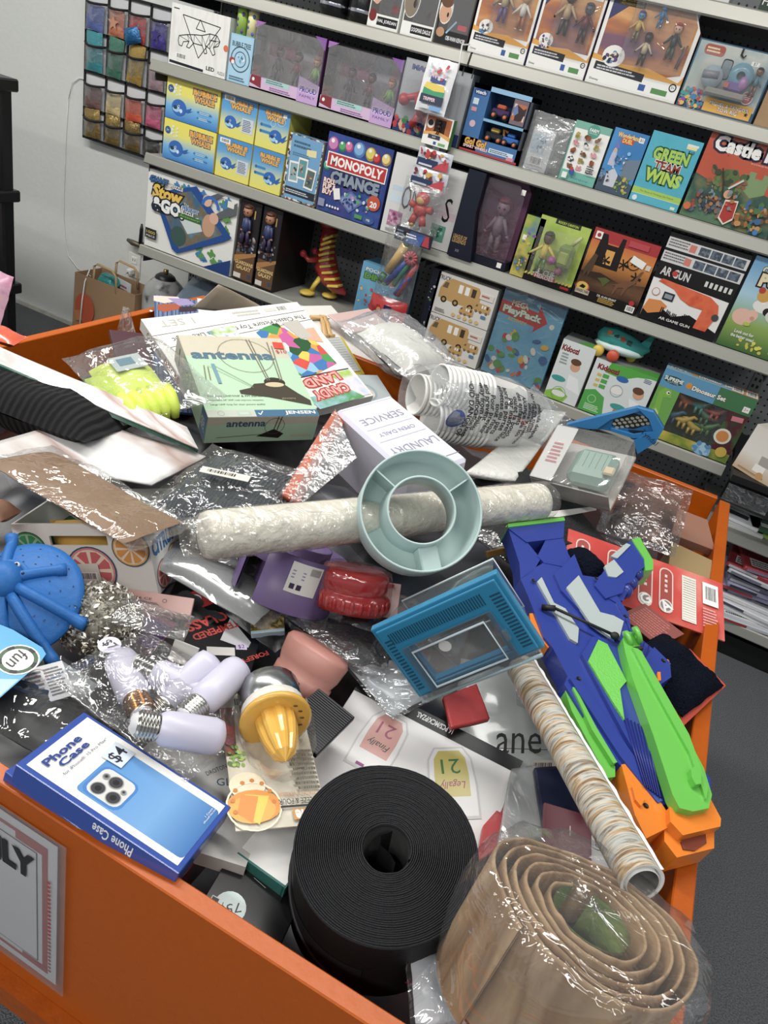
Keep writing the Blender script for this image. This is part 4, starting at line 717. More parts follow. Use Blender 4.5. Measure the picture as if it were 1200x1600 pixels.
for i in range(2):
    mb = carton(w, hh, .16, '#d9d6cf', '#c9c5bb'); f = F(mb, w, hh); f.T('TRUCK', .12, .88, .1, '#3c3a36', .2, bold=.02)
    def bus(x, y, s):
        f.P([(x, y), (x, y+.22*s), (x+.05*s, y+.4*s), (x+.16*s, y+.52*s), (x+.62*s, y+.5*s), (x+.68*s, y+.36*s), (x+.68*s, y), (x+.3*s, y-.04*s)], wood)
        f.P([(x+.03*s, y+.26*s), (x+.07*s, y+.4*s), (x+.13*s, y+.4*s), (x+.12*s, y+.26*s)], '#6b5a3c')
        for q in range(3): f.R(x+(.3+.11*q)*s, y+.24*s, .07*s, .2*s, '#efece6' if q < 2 else '#4a3a2c')
        for q in (.1, .3, .55): f.D(x+q*s, y-.02*s, .05*s, '#3a2f22').D(x+q*s, y-.02*s, .025*s, '#b88f50')
    bus(.08, .4, 1.); bus(.7, .38, .38); bus(.48, .2, .34)
    f.R(.74, .68, .22, .16, '#e8e2d8').R(.75, .7, .2, .12, '#d8d2c6').L(.77, .72, .16, .08, 1, '#b0503c')
    for q in range(5): f.D(.4+.1*q, .1, .03, '#d9b56c')
    f.R(.84, .24, .08, .07, '#5a7fa8').L(.08, .05, .2, .1, 2, '#8a8a86')
    done(mb, 'wooden_truck_box', ['white box picturing wooden toy trucks, lower of the two', 'white box picturing wooden toy trucks, upper of the two'][i], 'toy box', M @ T(0, (hh+.003)*i, 0), 'wooden truck boxes')
M, w, h = slot((750, 579), (842, 613), (788, 443), ZD+.001, .03)
o = thing('activity_pack', 'bright blue activity bag with a red banner arrow', 'activity pack', M)
mb = MB(); P = [(0, .004), (w, 0), (w*.99, h*.5), (w, h), (0, h), (w*.01, h*.5)]; mb.prism(P, -.035, -.004, mat('#5fb4dc', .25)); f = F(mb, w, h, T(0, 0, -.004)); f.R(0, 0, 1, 1, art(('#56b2dc', '#6fc2e4', '#4aa4d2'), 5., 'noise', 4., .2, coat=.6))
f.P([(.0, .7), (.0, .84), (.6, .82), (.6, .9), (.78, .74), (.6, .6), (.6, .66)], '#cf2c34').T('PlayPack', .36, .745, .09, '#e8f0e0', .6, out='#2a7a3c', bold=.05).T('MEGA', .3, .84, .06, '#f2e2c8', .26, out='#b8502c', bold=.04).T('ACTIVITY', .32, .66, .035, '#e8c040', .3, bold=.03).D(.86, .72, .04, WH)
f.blob(.05, .05, .9, .5, 22, ['#e9c13c', '#e07a2c', '#f2efe8', '#2f6fb0', '#d83c3c', '#58a848'], .05, .1, 11)
mb.build('bag_body', o)
g = MB(); g.box(0, 0, .001, w, h, .0015, film('#ffffff', .02, .12, 12., .6)); g.box(0, h*.985, -.03, w, h*1.0, .0, mat('#4a98c4', .25)); g.build('gloss_wrap', o)
for i, (BL, BR, TL) in enumerate((((850, 615), (900, 633), (874, 526)), ((903, 635), (996, 668), (932, 558)))):
    M, w, h = slot(BL, BR, TL, ZD+.001, .012)
    mb = carton(w, h, .13, '#dfe3e0'); mb.face(T(0, h, 0) @ RX(-90)).rect(0, 0, w, .13, mat('#8d9090')); mb.poly([(w*.4, 0), (w, 0), (w, .07), (w*.6, .05)], mat('#4fa83c'))
    f = F(mb, w, h); f.R(0, 0, 1, 1, '#dfe6e4')
    if i: f.P([(0, .0), (0, 1), (.25, 1), (.2, .8), (.5, .78), (.7, .9), (.9, .95), (1, .95), (1, 1), (.25, 1), (0, 1)], '#4fb03c').P([(0, 0), (0, .38), (.16, .45), (.34, .36), (.42, 0)], '#4db04a').O(.16, .26, .07, .01, '#b8e0b0').L(.08, .04, .28, .12, 4, '#cfeecb').D(.5, .78, .1, '#2f6fb8', .05).L(.82, .85, .14, .08, 3, '#3a5a8a')
    f.T('Kidoozi', .3 if not i else .24, .87, .09, '#8e2c34', .5 if not i else .34, bold=.05)
    if i:
        for q in range(3): f.R(.1, .5+.1*q, .07, .05, '#d9c04a').R(.19, .5+.1*q, .1, .07, '#4fb04a')
        f.D(.48, .55, .1, WH, .06).O(.48, .55, .1, .008, '#9aa').D(.82, .62, .085, '#dca886').D(.8, .68, .09, '#6b4a34', .06).P([(.7, .5), (.95, .45), (1, .2), (.78, .3)], '#f2f4f4').D(.6, .28, .13, '#3aa39c', .05).D(.62, .2, .08, '#d07a3c', .03).B(.78, .05, .2, .12)
    else: f.D(.6, .62, .15, '#dca886').D(.58, .7, .16, '#6b4a34', .1).P([(.5, .48), (.8, .45), (1, .2), (.55, .25)], '#f2f4f4').D(.25, .36, .22, '#3aa39c', .09).P([(0, 0), (.6, 0), (.7, .12), (.4, .22), (0, .1)], '#8fc63c').D(.4, .12, .22, '#e8eee4', .09).L(.1, .6, .25, .2, 4, '#9aa8a8').O(.4, .12, .22, .012, '#5a9a3c')
    done(mb, 'baby_toy_box', ['small white box with a crawling baby picture, left of its wider green twin', 'wide green and white box with a baby picture, under the teal plane'][i], 'toy box', M, 'white and green baby toy boxes')
p = PY(962, 556, YS+.075); TOPZ = ZD+.001+slot((903, 635), (996, 668), (932, 558), ZD+.001)[2]
o = thing('toy_plane', 'teal toy plane with yellow and orange wheels on top of a toy box', 'toy plane', T(p.x, YS+.075, TOPZ))
tl = mat('#2a9c96', .25)
g = MB(); g.tube([(-.085, 0, .062), (-.07, 0, .066), (-.03, 0, .07), (.03, 0, .06), (.08, 0, .058), (.1, 0, .07)], [.012, .03, .04, .034, .02, .008], tl, 14); g.prism([(0, 0), (.04, 0), (.045, .05), (.03, .05)], -.006, .006, tl, T(.055, .0, .065) @ RX(90)); g.build('fuselage', o)
g = MB(); g.ell((0, 0, .04), (.09, .045, .022), mat('#c9e0de', .3)); g.build('underside', o)
g = MB()
for q in range(4): g.box(-.008, -.006, -.008, .008, .006, .008, mat(('#d9864a', '#3a5c5a', '#c9583c', '#3a5c5a')[q], .4), T(-.045+.025*q, -.03, .085-.004*q) @ RX(35))
g.build('key_button', o)
for x, y, r_, c in ((-.06, -.045, .02, '#e8c22c'), (-.005, -.055, .021, '#d9502c'), (-.06, .03, .018, '#e8c22c'), (.05, .03, .018, '#e8c22c')):
    g = MB(); g.lathe([(0, -.014), (r_*.8, -.014), (r_, -.008), (r_, .008), (r_*.8, .014), (0, .014)], mat(c, .3), 16, T(x, y, r_) @ RX(90)); g.build('wheel', o)
M, w, h = slot((999, 669), (1139, 717), (1027, 570), ZD+.001)
o = thing('dinosaur_set_box', 'wide window box of small plastic dinosaurs with a green cartoon dinosaur', 'toy set', M)
mb = MB(); dp = .085; mb.box(0, 0, -dp, w, h, -dp+.01, mat('#2a5a34')); mb.box(0, h-.004, -dp, w, h, 0, mat('#7fb0cc')); mb.box(0, 0, -dp, w, .004, 0, mat('#7fb0cc')); mb.box(0, 0, -dp, .01, h, 0, mat('#5c8aa4')); mb.box(w-.01, 0, -dp, w, h, 0, mat('#3c5c3c')); mb.box(0, h*.74, -.004, w, h, 0, mat('#4f94ba'))
for x0, x1 in ((0, .24), (.78, 1)): mb.box(w*x0, 0, -.004, w*x1, h, 0, mat('#2f6a3c'))
mb.box(0, 0, -.004, w, h*.14, 0, mat('#c9b82c'))
f = F(mb, w, h); f.R(0, .74, .6, .26, '#5a9cc4').R(.6, .74, .4, .26, '#3f7a4c').R(0, .14, .24, .6, '#6fae4c').R(.78, .14, .22, .6, art(('#2a4a34', '#5a2430', '#3c6a3c', '#6a2c3a'), 10., 'noise', 2., .4)).R(0, 0, 1, .14, art(('#c9b82c', '#6a8a2c', '#a8a030'), 12., 'noise', 1., .4))
f.D(.13, .87, .11, '#2c4a44', .045).T('SUPREME', .13, .88, .05, '#e8f0ea', .2, bold=.04).T('PLAYTIME', .13, .835, .025, '#cfe0d8', .12).D(.3, .87, .035, '#d9902c').T('Dinosaur Set', .52, .86, .06, '#f2efe6', .36, out='#5a4a3c', bold=.04)
f.P([(.02, .2), (.05, .45), (.03, .66), (.08, .74), (.16, .72), (.18, .62), (.1, .6), (.12, .4), (.16, .18)], '#7fbe3c').D(.13, .68, .02, WH).D(.135, .68, .01, BK).P([(.04, .22), (.07, .42), (.12, .36), (.12, .2)], '#cfdc8c').D(.84, .36, .09, '#e4e2d0').D(.84, .36, .065, '#d98a3c').R(.84, .62, .12, .07, '#d87a86', rot=.1).R(.9, .78, .07, .08, WH).T('3+', .935, .82, .04, '#b83a2c')
f.D(.7, .08, .1, '#8fc0e0', .07).blob(.6, .02, .18, .14, 10, ['#7fb4dc', '#a8cfe8', '#5a94c4'], .03, .05, 2).D(.9, .14, .06, '#d9b83c')
f2 = F(mb, w, dp, T(0, h, 0) @ RX(-90)); f2.R(0, 0, .75, 1, '#8fbdd6').R(.72, 0, .28, 1, '#d99a68').D(.13, .5, .1, '#2c4a44', .04).T('SUPREME', .13, .55, .3, '#e8f0ea', .18, bold=.04).D(.31, .5, .045, '#d9902c').T('Dinosaur Set', .54, .5, .34, '#f2efe6', .36, out='#5a4a3c', bold=.04).B(.72, .1, .12, .75).B(.87, .1, .12, .75)
mb.build('carton', o)
rn = random.Random(21)
for q, (x, y, c) in enumerate(((.33, .62, '#a8622c'), (.5, .62, '#2f8f88'), (.68, .6, '#a8402c'), (.27, .36, '#2c6a80'), (.4, .34, '#c9a82c'), (.52, .3, '#c9b02c'), (.66, .36, '#3c7a34'), (.6, .5, '#3a6a4c'))):
    g = MB(); c = mat(c, .35); X, Y_ = x*w, y*h; s = rn.choice((-1, 1))
    g.tube([(X-s*.045, Y_+.0, -.03), (X-s*.02, Y_, -.03), (X, Y_, -.03), (X+s*.018, Y_+.012, -.03), (X+s*.03, Y_+.024, -.03), (X+s*.042, Y_+.02, -.03)], [.002, .008, .013, .009, .006, .005], c, 8)
    for k in (-.01, .008): g.tube([(X+k, Y_-.004, -.025), (X+k, Y_-.026, -.02)], [.006, .004], c, 6)
    g.build('plastic_dinosaur', o)
MB().box(w*.24, h*.14, -.002, w*.78, h*.74, -.0015, CLRT).build('window', o)
# ------------------------------------------------ pocket organiser on the wall, and other things around the shelves
OY = 3.06
def OP(px, py, y=OY): return PY(px, py, y)
X0 = OP(133, 110).x; XS = [X0]+[OP(x, y).x for x, y in ((170, 20), (202, 25), (236, 35), (268, 45))]
ZR = [OP(137, 215).z, OP(134, 168).z, OP(133, 110).z, OP(134, 47).z]; ZR.append(ZR[3]+.165)
o = thing('pocket_organizer', 'white over-door organiser with black trim and clear pockets of small goods', 'organizer', T(X0, OY, ZR[0]))
L = XS[-1]-X0; H = ZR[-1]-ZR[0]; bkm = mat('#101113', .7)
MB().box(0, .004, 0, L, .008, H, mat('#d6d8da', .7)).build('backing', o)
mb = MB()
for z in ZR: mb.box(-.004, -.004, z-ZR[0]-.006, L+.004, .004, z-ZR[0]+.006, bkm)
for x in XS: mb.box(x-X0-.004, -.004, 0, x-X0+.004, .004, H, bkm)
mb.build('trim', o)
GOODS = {(3, 0): '#5c6db0', (3, 1): '#d07a55', (3, 2): '#c4453f', (3, 3): '#4a3f9c', (2, 0): '#2f8f98', (2, 1): '#3f7a64', (2, 2): '#a8892c', (2, 3): '#a88c94', (1, 0): '#7a5a56', (1, 1): '#d8c084', (1, 2): '#e2562c', (1, 3): '#d85f86', (0, 0): '#9c8040', (0, 1): '#9a7f42', (0, 2): '#8f743c', (0, 3): '#5c5850'}
for r_ in range(4):
    for c in range(4):
        x0, x1 = XS[c]-X0, XS[c+1]-X0; z0, z1 = ZR[r_]-ZR[0], ZR[r_+1]-ZR[0]; zt = z0+(z1-z0)*.72; w = x1-x0; v = []; f = []
        for i in range(9):
            a = i/8; b = -.004-.035*math.sin(a*math.pi); v += [(x0+a*w, -.006, z0+.006), (x0+a*w, b*.8, z0+.05), (x0+a*w, b, zt)]
        for i in range(8):
            for k in range(2): q = i*3+k; f.append((q, q+3, q+4, q+1))
        g = MB().add(v, f, film('#eef2f4', .08, .12, 20., .7), None, True); pk = g.build('pocket', o)
        g = MB().tube([(x0+a/8*w, -.004-.035*math.sin(a/8*math.pi), zt-.008*math.sin(a/8*math.pi)) for a in range(9)], .0055, bkm, 6); g.build('elastic_band', o)
rn = random.Random(3)
for (r_, c), col in GOODS.items():
    x = (XS[c]+XS[c+1])/2; z0, z1 = ZR[r_], ZR[r_+1]; h = (z1-z0); w = (XS[c+1]-XS[c])
    mb = MB(); foil = r_ == 0 or (r_, c) in ((2, 0), (2, 2), (2, 1))
    m = mat(col, .22 if foil else .5, .6 if foil and r_ == 0 else 0., 0., .5, 60.)
    tall = h*(.98 if r_ in (0, 2) and c < 3 else .62)
    pillow(mb, w*.74, tall, .028, m, 10, 12, .005, c*3+r_*7., M=T(0, 0, tall/2) @ RX(90) @ RZ(rn.uniform(-6, 6)))
    if r_ == 3 and c: mb.face(T(0, -.022, tall*.5) @ RX(90)).star(0, 0, w*.28, mat(('#c9906c', '#b8342f', '#3a2f86')[c-1], .3))
    if (r_, c) == (2, 2): pillow(mb, w*.7, h*.4, .04, mat('#1f6fa8', .2, .3, 0., .6, 60.), 8, 8, .008, 4., M=T(-.01, -.02, h*1.15) @ RX(90) @ RZ(20))
    names = {'#5c6db0': 'blue purple', '#d07a55': 'orange star', '#c4453f': 'red star', '#4a3f9c': 'purple star', '#2f8f98': 'teal', '#3f7a64': 'green and pink', '#a8892c': 'gold, blue topped', '#a88c94': 'patterned grey', '#7a5a56': 'brown', '#d8c084': 'cream', '#e2562c': 'bright orange', '#d85f86': 'pink', '#9c8040': 'gold foil', '#9a7f42': 'crumpled gold', '#8f743c': 'wide gold', '#5c5850': 'dark silver'}
    tag(mb.build('party_packet', None, T(x, OY-.012, z0+.008)), '%s party packet, %s row of the wall organiser, %s column' % (names[col], ('bottom', 'second lowest', 'second', 'top')[r_], ('left', 'second', 'third', 'right')[c]), 'packet', 'party packets in the wall organiser')
# thin white wire on the wall
pts = [PY(x, y, YW-.006) for x, y in ((134, 124), (124, 122), (113, 130), (106, 160), (103, 210), (100, 290), (99, 340), (102, 375), (107, 400), (122, 420))]
pts += [PY(134, 425, 2.98), PY(142, 432, 2.9)]
tag(MB().tube([tuple(p) for p in pts], .0022, mat('#e9e9e6', .4), 6).build('thin_wire'), 'thin white wire looping down the wall from the organiser into the paper bag', 'wire')
# outlet and plug
p = PY(210, 415, YW-.004)
o = thing('wall_outlet', 'white double wall outlet beside the shelves', 'outlet', T(p.x, YW-.001, p.z)); ow = mat('#e4e4de', .3)
MB().box(-.037, -.006, -.06, .037, 0, .06, ow, None, .002).build('cover_plate', o)
for q in (-1, 1): MB().box(-.017, -.009, q*.027-.018, .017, -.006, q*.027+.018, mat('#efefea', .3), None, .002).box(-.008, -.0095, q*.027-.004, -.005, -.009, q*.027+.008, bkm).box(.005, -.0095, q*.027-.004, .008, -.009, q*.027+.008, bkm).build('socket', o)
cb = thing('power_cord', 'white plug and cord hanging from the wall outlet', 'cord', T(p.x, YW-.012, p.z-.027))
MB().box(-.014, -.035, -.013, .014, 0, .013, ow, None, .004).build('plug', cb)
MB().tube([(0, -.035, 0), (-.015, -.05, -.02), (-.02, -.04, -.12), (-.015, -.03, -.25), (.0, -.03, -.42)], .004, ow, 8).build('cable', cb)
p = PY(216, 372, YW-.03)
o = thing('wall_fitting', 'dark metal fitting with an upright rod on the wall left of the white puzzle box', 'fitting', T(p.x, YW-.001, p.z))
MB().tube([(-.06, -.035, -.025), (-.03, -.035, -.03), (.03, -.035, -.03)], [.008, .014, .012], mat('#6b6355', .4, .6), 10).build('valve_body', o)
MB().tube([(.02, -.035, -.03), (.022, -.035, .05), (.022, -.035, .075)], [.01, .009, .004], mat('#1a1a1a', .4), 8).build('rod', o)
MB().box(.0, -.035, -.04, .02, 0, -.02, mat('#6b6355', .4, .6)).build('bracket', o)
# paper bag
YB = 2.82; a = PY(112, 470, YB); b = PY(204, 500, YB); t_ = PY(122, 428, YB); bh = t_.z
o = thing('paper_bag', 'brown paper shopping bag with red print and twisted handles on the carpet', 'bag', T(a.x, YB, 0)); bw = b.x-a.x+.01; bd = .2
kr = mat('#a1805a', .8, bump=.25, bs=14., var=.08)
mb = MB(); ins = .004; P4 = [(0, 0), (bw, .01), (bw, bd), (0, bd)]; v = [(x, y, 0) for x, y in P4]+[(x+(bw/2-x)*.04, y+(.1-y)*.1, bh) for x, y in P4]
v += [(x+(bw/2-x)*.06, y+(.1-y)*.14, bh) for x, y in P4]+[(x+(bw/2-x)*.03, y+(.1-y)*.05, .01) for x, y in P4]
f = [(3, 2, 1, 0)]+[(i, (i+1) % 4, 4+(i+1) % 4, 4+i) for i in range(4)]+[(4+i, 4+(i+1) % 4, 8+(i+1) % 4, 8+i) for i in range(4)]+[(8+i, 8+(i+1) % 4, 12+(i+1) % 4, 12+i) for i in range(4)]+[(12, 13, 14, 15)]
mb.add(v, f, kr)
f_ = F(mb, bw, bh, T(0, -.0005, 0) @ RX(90)); rdp = '#c2512c'
f_.D(.22, .62, .16, rdp, .2).R(.05, .3, .3, .1, '#c97a3c').R(.06, .45, .12, .12, '#c97a3c', rot=.3).R(.05, .12, .34, .12, rdp); mb.build('bag_body', o)
for y in (.02, bd-.03): MB().tube([(bw*.3, y, bh-.03), (bw*.31, y, bh+.06), (bw*.36, y, bh+.075), (bw*.6, y, bh+.07), (bw*.66, y, bh+.05), (bw*.68, y, bh-.03)], .006, mat('#b99a6a', .7), 6).build('handle', o)
mb = MB(); pillow(mb, .12, .1, .07, mat('#1f8f8c', .2, .2, bump=.6, bs=50.), 12, 12, .012, 5.); done(mb, 'teal_packet', 'shiny teal packet sticking out of the brown paper bag', 'packet', T(a.x+bw*.42, YB+.08, bh-.015) @ RX(30))
mb = MB(); mb.box(-.04, -.002, -.11, .07, .002, .0, mat('#d8dde0', .5)).face(T(-.04, -.0025, -.11) @ RX(90)).lines(.01, .02, .09, .07, 4, mat('#a84a5c')); done(mb, 'paper_leaflet', 'white leaflet with small print standing in the brown paper bag', 'leaflet', T(a.x+bw*.6, YB+.09, bh+.02) @ RZ(-12))
MB_ = MB().tube([(.0, 0, .0), (.02, -.03, .02), (.035, -.075, -.03), (.03, -.085, -.12), (.02, -.09, -.3)], .0035, mat('#e8e8e4', .4), 6); tag(MB_.build('charging_cable', None, T(a.x+bw*.12, YB+.075, bh+.005)), 'white cable draped over the rim of the paper bag', 'cable')
# helium tank
c = PY(262, 445, 2.95)
o = thing('gas_tank', 'scuffed grey balloon gas tank with black top under the lowest shelf', 'tank', T(c.x, 2.93, 0))
R_ = .1; H = c.z+.045; mb = MB(); mb.lathe([(0, 0), (R_*.8, 0), (R_, .04)]+[(R_, H-.1)]+[(R_*math.cos(t), H-.1+.1*math.sin(t)) for t in [i*math.pi/16 for i in range(1, 9)]], art(('#26282a', '#a9aca8', '#b4b6b2', '#b0b2ae'), 16., 'noise', 3., .35), 28); mb.build('cylinder_body', o)
MB().lathe([(0, H+.012), (.03, H+.01), (.045, H-.001), (.05, H-.012)], mat('#1b1d20', .4), 20).tube([(0, 0, H), (0, 0, H+.03)], .012, mat('#8a7440', .3, .8)).build('valve_cap', o)
mb = MB(); pillow(mb, .2, .14, .06, mat('#a9c2d8', .3, bump=.4, bs=30.), 10, 10, .008, 2.); c = PY(312, 450, 2.9); done(mb, 'pale_blue_packet', 'pale blue packet lying behind the bin under the lowest shelf', 'packet', T(c.x, 2.92, c.z-.03) @ RX(35))
mb = MB().box(-.32, -.1, 0, .25, .12, c.z-.09, mat('#2a2b2d', .7)); tag(mb.build('storage_crate', None, T(c.x+.2, 2.92, 0)), 'dark crate behind the bin under the lowest shelf', 'crate')
# black plastic rack at the left edge
o = thing('plastic_rack', 'black plastic shelving rack cut by the left edge of the photo', 'rack', T(PY(8, 300, 2.4).x+.05, 2.0, 0)); rk = mat('#15161a', .35); top = PY(8, 151, 2.).z; mid = PY(8, 350, 2.).z
for x in (-.035, -.8): MB().box(x, -.03, 0, x+.05, .03, top-.02, rk, None, .008).build('post', o); MB().box(x, .33, 0, x+.05, .39, top-.02, rk, None, .008).build('post', o)
for z in (top, mid, PY(4, 465, 2.02).z-.1): MB().box(-.84, -.045, z-.045, .028, .41, z, rk, None, .006).build('rack_shelf', o)
rx = PY(8, 300, 2.4).x+.05
o = thing('clear_tub', 'clear plastic tub with flared rim on top of the black rack', 'tub', T(rx-.1, 2.12, top+.001)); cp = film('#e8eef0', .12, .25, 20., .2)
MB().lathe([(.0, .002), (.09, .002), (.105, .1), (.14, .13), (.15, .12)], cp, 4, RZ(45)).build('tub_body', o); MB().lathe([(.148, .118), (.156, .122), (.15, .13), (.11, .15), (.02, .16)], cp, 4, RZ(45)).build('lid', o)
mb = MB(); pillow(mb, .26, .2, .12, art(('#c98fb0', '#e0b84a', '#d8a8c0', '#b86a8a'), 9., 'noise', 2., .3), 14, 14, .014, 2.); c = PY(4, 465, 2.02); done(mb, 'toy_bag', 'pink and yellow bagged goods bulging from the black rack', 'bag', T(c.x-.075, 1.99, c.z) @ RX(70))
c = PY(3, 300, 2.1); done(MB().box(-.1, -.06, 0, .0, .06, .16, mat('#1c4a8c', .3)), 'blue_carton', 'dark blue carton on the middle level of the black rack', 'carton', T(c.x-.16, 2.14, mid+.001))
# ---- strip of hanging packets on a wire hook
HY = YS-.05
def HP(px, py, y=HY): return PY(px, py, y)
o = thing('display_hook', 'white wire hook over the shelf rail holding a long strip of small packs', 'hook', T(HP(728, 70).x, HY, HP(728, 70).z))
q = [PY(728, 70, YS-.012)-Vector(o.location), PY(722, 70, YS-.03)-Vector(o.location), HP(720, 84)-Vector(o.location), HP(718, 96)-Vector(o.location), HP(716, 110)-Vector(o.location)]
MB().tube([tuple(v) for v in [q[0]+Vector((0.012, .004, .004))]+q], .0025, mat('#e6e6e2', .3), 8).build('wire', o)
a = HP(714, 110); b = HP(610, 495); MB().box(-.012, .008, 0, .012, .009, a.z-b.z, film('#eef2f2', .2, .2, 20., .4)).build('strip_band', o, T(a.x-.015-o.location.x, .012, b.z-o.location.z))
PK = 'small packs hanging on the strip'
def hang(TL, TR, BL, y=HY, tilt=0.):
    A, B, C = HP(*TL, y), HP(*TR, y), HP(*BL, y); w = (B-A).length; h = A.z-C.z
    return T(C.x, y, C.z) @ RX(90+tilt), w, h
M, w, h = hang((696, 93), (746, 106), (653, 172), HY-.02, -8); M = T(-.012, 0, 0) @ M; w *= .96
o = thing('bandage_pack', 'glossy white pack with colourful waves, topmost on the hanging strip', 'pack', M, PK)
mb = MB(); pillow(mb, w, h, .02, mat('#e9eaec', .18, coat=.5), 12, 16, .003, 1., M=T(w/2, h/2, 0)); g = F(mb, w, h, T(0, 0, .0145)); g.P([(.15, .32), (.85, .3), (.85, .42), (.5, .4), (.15, .44)], '#2f9a6a').P([(.15, .44), (.5, .4), (.85, .42), (.8, .52), (.2, .54)], '#e6c83c').R(.12, .16, .76, .16, '#26324c').T('TRIPPER', .42, .24, .06, '#e8c8cc', .4, bold=.03).R(.3, .56, .5, .1, '#3c4f8f').blob(.2, .62, .6, .3, 14, ['#e8e8ec', '#c8404a', '#c8ccd8', '#d8a8b0'], .04, .09, 3).R(.5, .05, .38, .08, '#6fa4d8').R(.1, .06, .34, .07, '#c9ccd0'); mb.build('pack_body', o)
M, w, h = hang((666, 176), (716, 190), (656, 222), HY)
o = thing('mini_figure_box', 'small white and orange window box with a dark toy on the hanging strip', 'figure box', M @ T(0, 0, -.01), PK)
mb = carton(w*.84, h, .03, WH, '#4f9a3c'); g = F(mb, w*.84, h); g.R(.05, .38, .9, .58, '#b8602c').R(.35, .4, .4, .5, '#2a1610').P([(0, .3), (.5, .42), (1, .26), (1, .4), (.5, .5), (0, .4)], '#e8a84a').R(.2, .22, .45, .14, '#3a4250').T('KAI', .42, .29, .06, WH).R(.62, .05, .26, .09, '#6fb45c').R(.44, .05, .1, .1, '#2d5ca8').D(.2, .7, .14, '#e8e4dc').D(.2, .74, .1, '#3a241a'); mb.build('carton', o)
g = MB(); g.figure(w*.45, h*.42, h*.44, '#4a3024', '#2a1a14', '#2a1a14', '#1a100c', depth=.006); g.build('toy_figure', o)
for i, (TL, TR, BL) in enumerate((((655, 227), (708, 240), (650, 257)), ((648, 258), (704, 272), (640, 285)))):
    M, w, h = hang(TL, TR, BL, HY-.006*i); mb = MB(); pillow(mb, w, h, .014, mat('#c9cdd8', .2, coat=.4), 10, 8, .003, i*2., M=T(w/2, h/2, 0)); g = F(mb, w, h, T(0, 0, .011)); g.R(.04, .05, .6, .42, '#2c3c60').P([(.5, .05), (.95, .05), (.95, .6), (.7, .4)], '#c8404a').blob(.1, .55, .75, .35, 12, ['#c83c3c', '#d8a84a', '#7a2c34', '#e8e8ec'], .05, .1, i+2).R(.1, .1, .4, .1, '#cfd4e0')
    done(mb, 'foil_pack', ['red and navy foil pack under the small figure box on the strip', 'navy foil pack just above the bagged red toy on the strip'][i], 'pack', M, PK)
M, w, h = hang((640, 276), (700, 290), (616, 372), HY-.01)
o = thing('bagged_red_toy', 'red round-headed toy with yellow face in a clear header bag on the strip', 'bagged toy', M, PK)
g = MB(); R_ = mat('#c22c26', .3); cx, cy = w*.5, h*.55; g.ell((cx, cy+.038, 0), (.026, .026, .02), R_); g.ell((cx, cy, 0), (.027, .024, .02), R_); g.tube([(cx-.02, cy+.008, 0), (cx-.042, cy+.02, .008)], [.011, .013], R_); g.tube([(cx+.02, cy+.008, 0), (cx+.044, cy+.01, .008)], [.011, .014], R_)
for q in (-1, 1): g.tube([(cx+q*.013, cy-.015, 0), (cx+q*.022, cy-.048, .004)], [.012, .014], R_)
g.build('toy_body', o); g = MB(); g.ell((cx-.002, cy+.033, .014), (.016, .014, .009), mat('#d9a84a', .35)); g.ell((cx-.018, cy-.05, .01), (.01, .008, .008), mat('#d9a84a', .35)); g.build('yellow_trim', o)
mb = MB(); mb.box(0, 0, -.002, w, h*.22, .003, mat('#23283a', .3)); g = F(mb, w, h, T(0, 0, .003)); g.P([(.3, 0), (.72, 0), (.8, .2), (.4, .2)], '#3a62a8').P([(.75, .02), (.95, .02), (.9, .2), (.8, .2)], '#b83a44').L(.3, .08, .34, .08, 2, WH).L(.04, .04, .22, .14, 3, '#8c93a4'); mb.build('header_card', o)
g = MB(); pillow(g, w*1.1, h*.86, .06, film('#f4f8fa', .05, .1, 22., .7), 14, 14, .006, 3., M=T(w/2, h*.58, 0)); g.build('clear_bag', o)
M, w, h = hang((625, 385), (662, 395), (598, 440), HY)
o = thing('bagged_play_tools', 'yellow, blue, green and red plastic play tools in a clear hanging bag', 'bagged toy', M, PK)
w = .11; h = .25; M2 = T(-.02, 0, -.07)
for p0, p1, r_, c in (((.01, .04), (.055, .15), .016, '#d9a93c'), ((.055, .15), (.075, .2), .012, '#2f7a4c'), ((.015, .0), (.09, .12), .012, '#2c48a4'), ((.045, -.0), (.1, .13), .009, '#2f8f6a'), ((.07, -.03), (.115, .1), .01, '#b8323a'), ((0, .03), (-.01, .0), .012, '#2f7a4c'), ((.06, -.03), (.1, .05), .01, '#24389a')):
    g = MB(); g.tube([(p0[0], p0[1], 0), (p1[0], p1[1], 0)], r_, mat(c, .3), 12); g.build('play_tool', o)
g = MB()
for k in range(12): a_ = k*math.pi/6; g.tube([(.092, .115, .014), (.092+.026*math.cos(a_), .115+.026*math.sin(a_), .014)], .005, mat('#c23c4c', .3), 6)
g.build('wheel_toy', o)
g = MB(); pillow(g, .15, .3, .06, film('#f4f8fa', .05, .09, 20., .7), 14, 18, .007, 8., M=T(.05, .06, 0)); g.build('clear_bag', o)
M, w, h = hang((588, 452), (640, 465), (578, 500), HY-.01); mb = MB(); pillow(mb, .15, .13, .035, mat('#b82c2c', .2, coat=.6), 14, 12, .006, 4., M=T(.06, .04, 0)); g = F(mb, .12, .1, T(0, 0, .02)); g.R(.42, .1, .26, .7, '#2a2450').blob(.45, .2, .2, .4, 5, ['#e8c8b0', '#e8e8ec', '#b83a4a'], .04, .08, 3).blob(.05, .1, .3, .6, 6, ['#d98a3c', '#9c2428'], .05, .1, 6)
done(mb, 'red_candy_pack', 'glossy red pack with dark centre picture, lowest on the hanging strip', 'pack', M, PK)
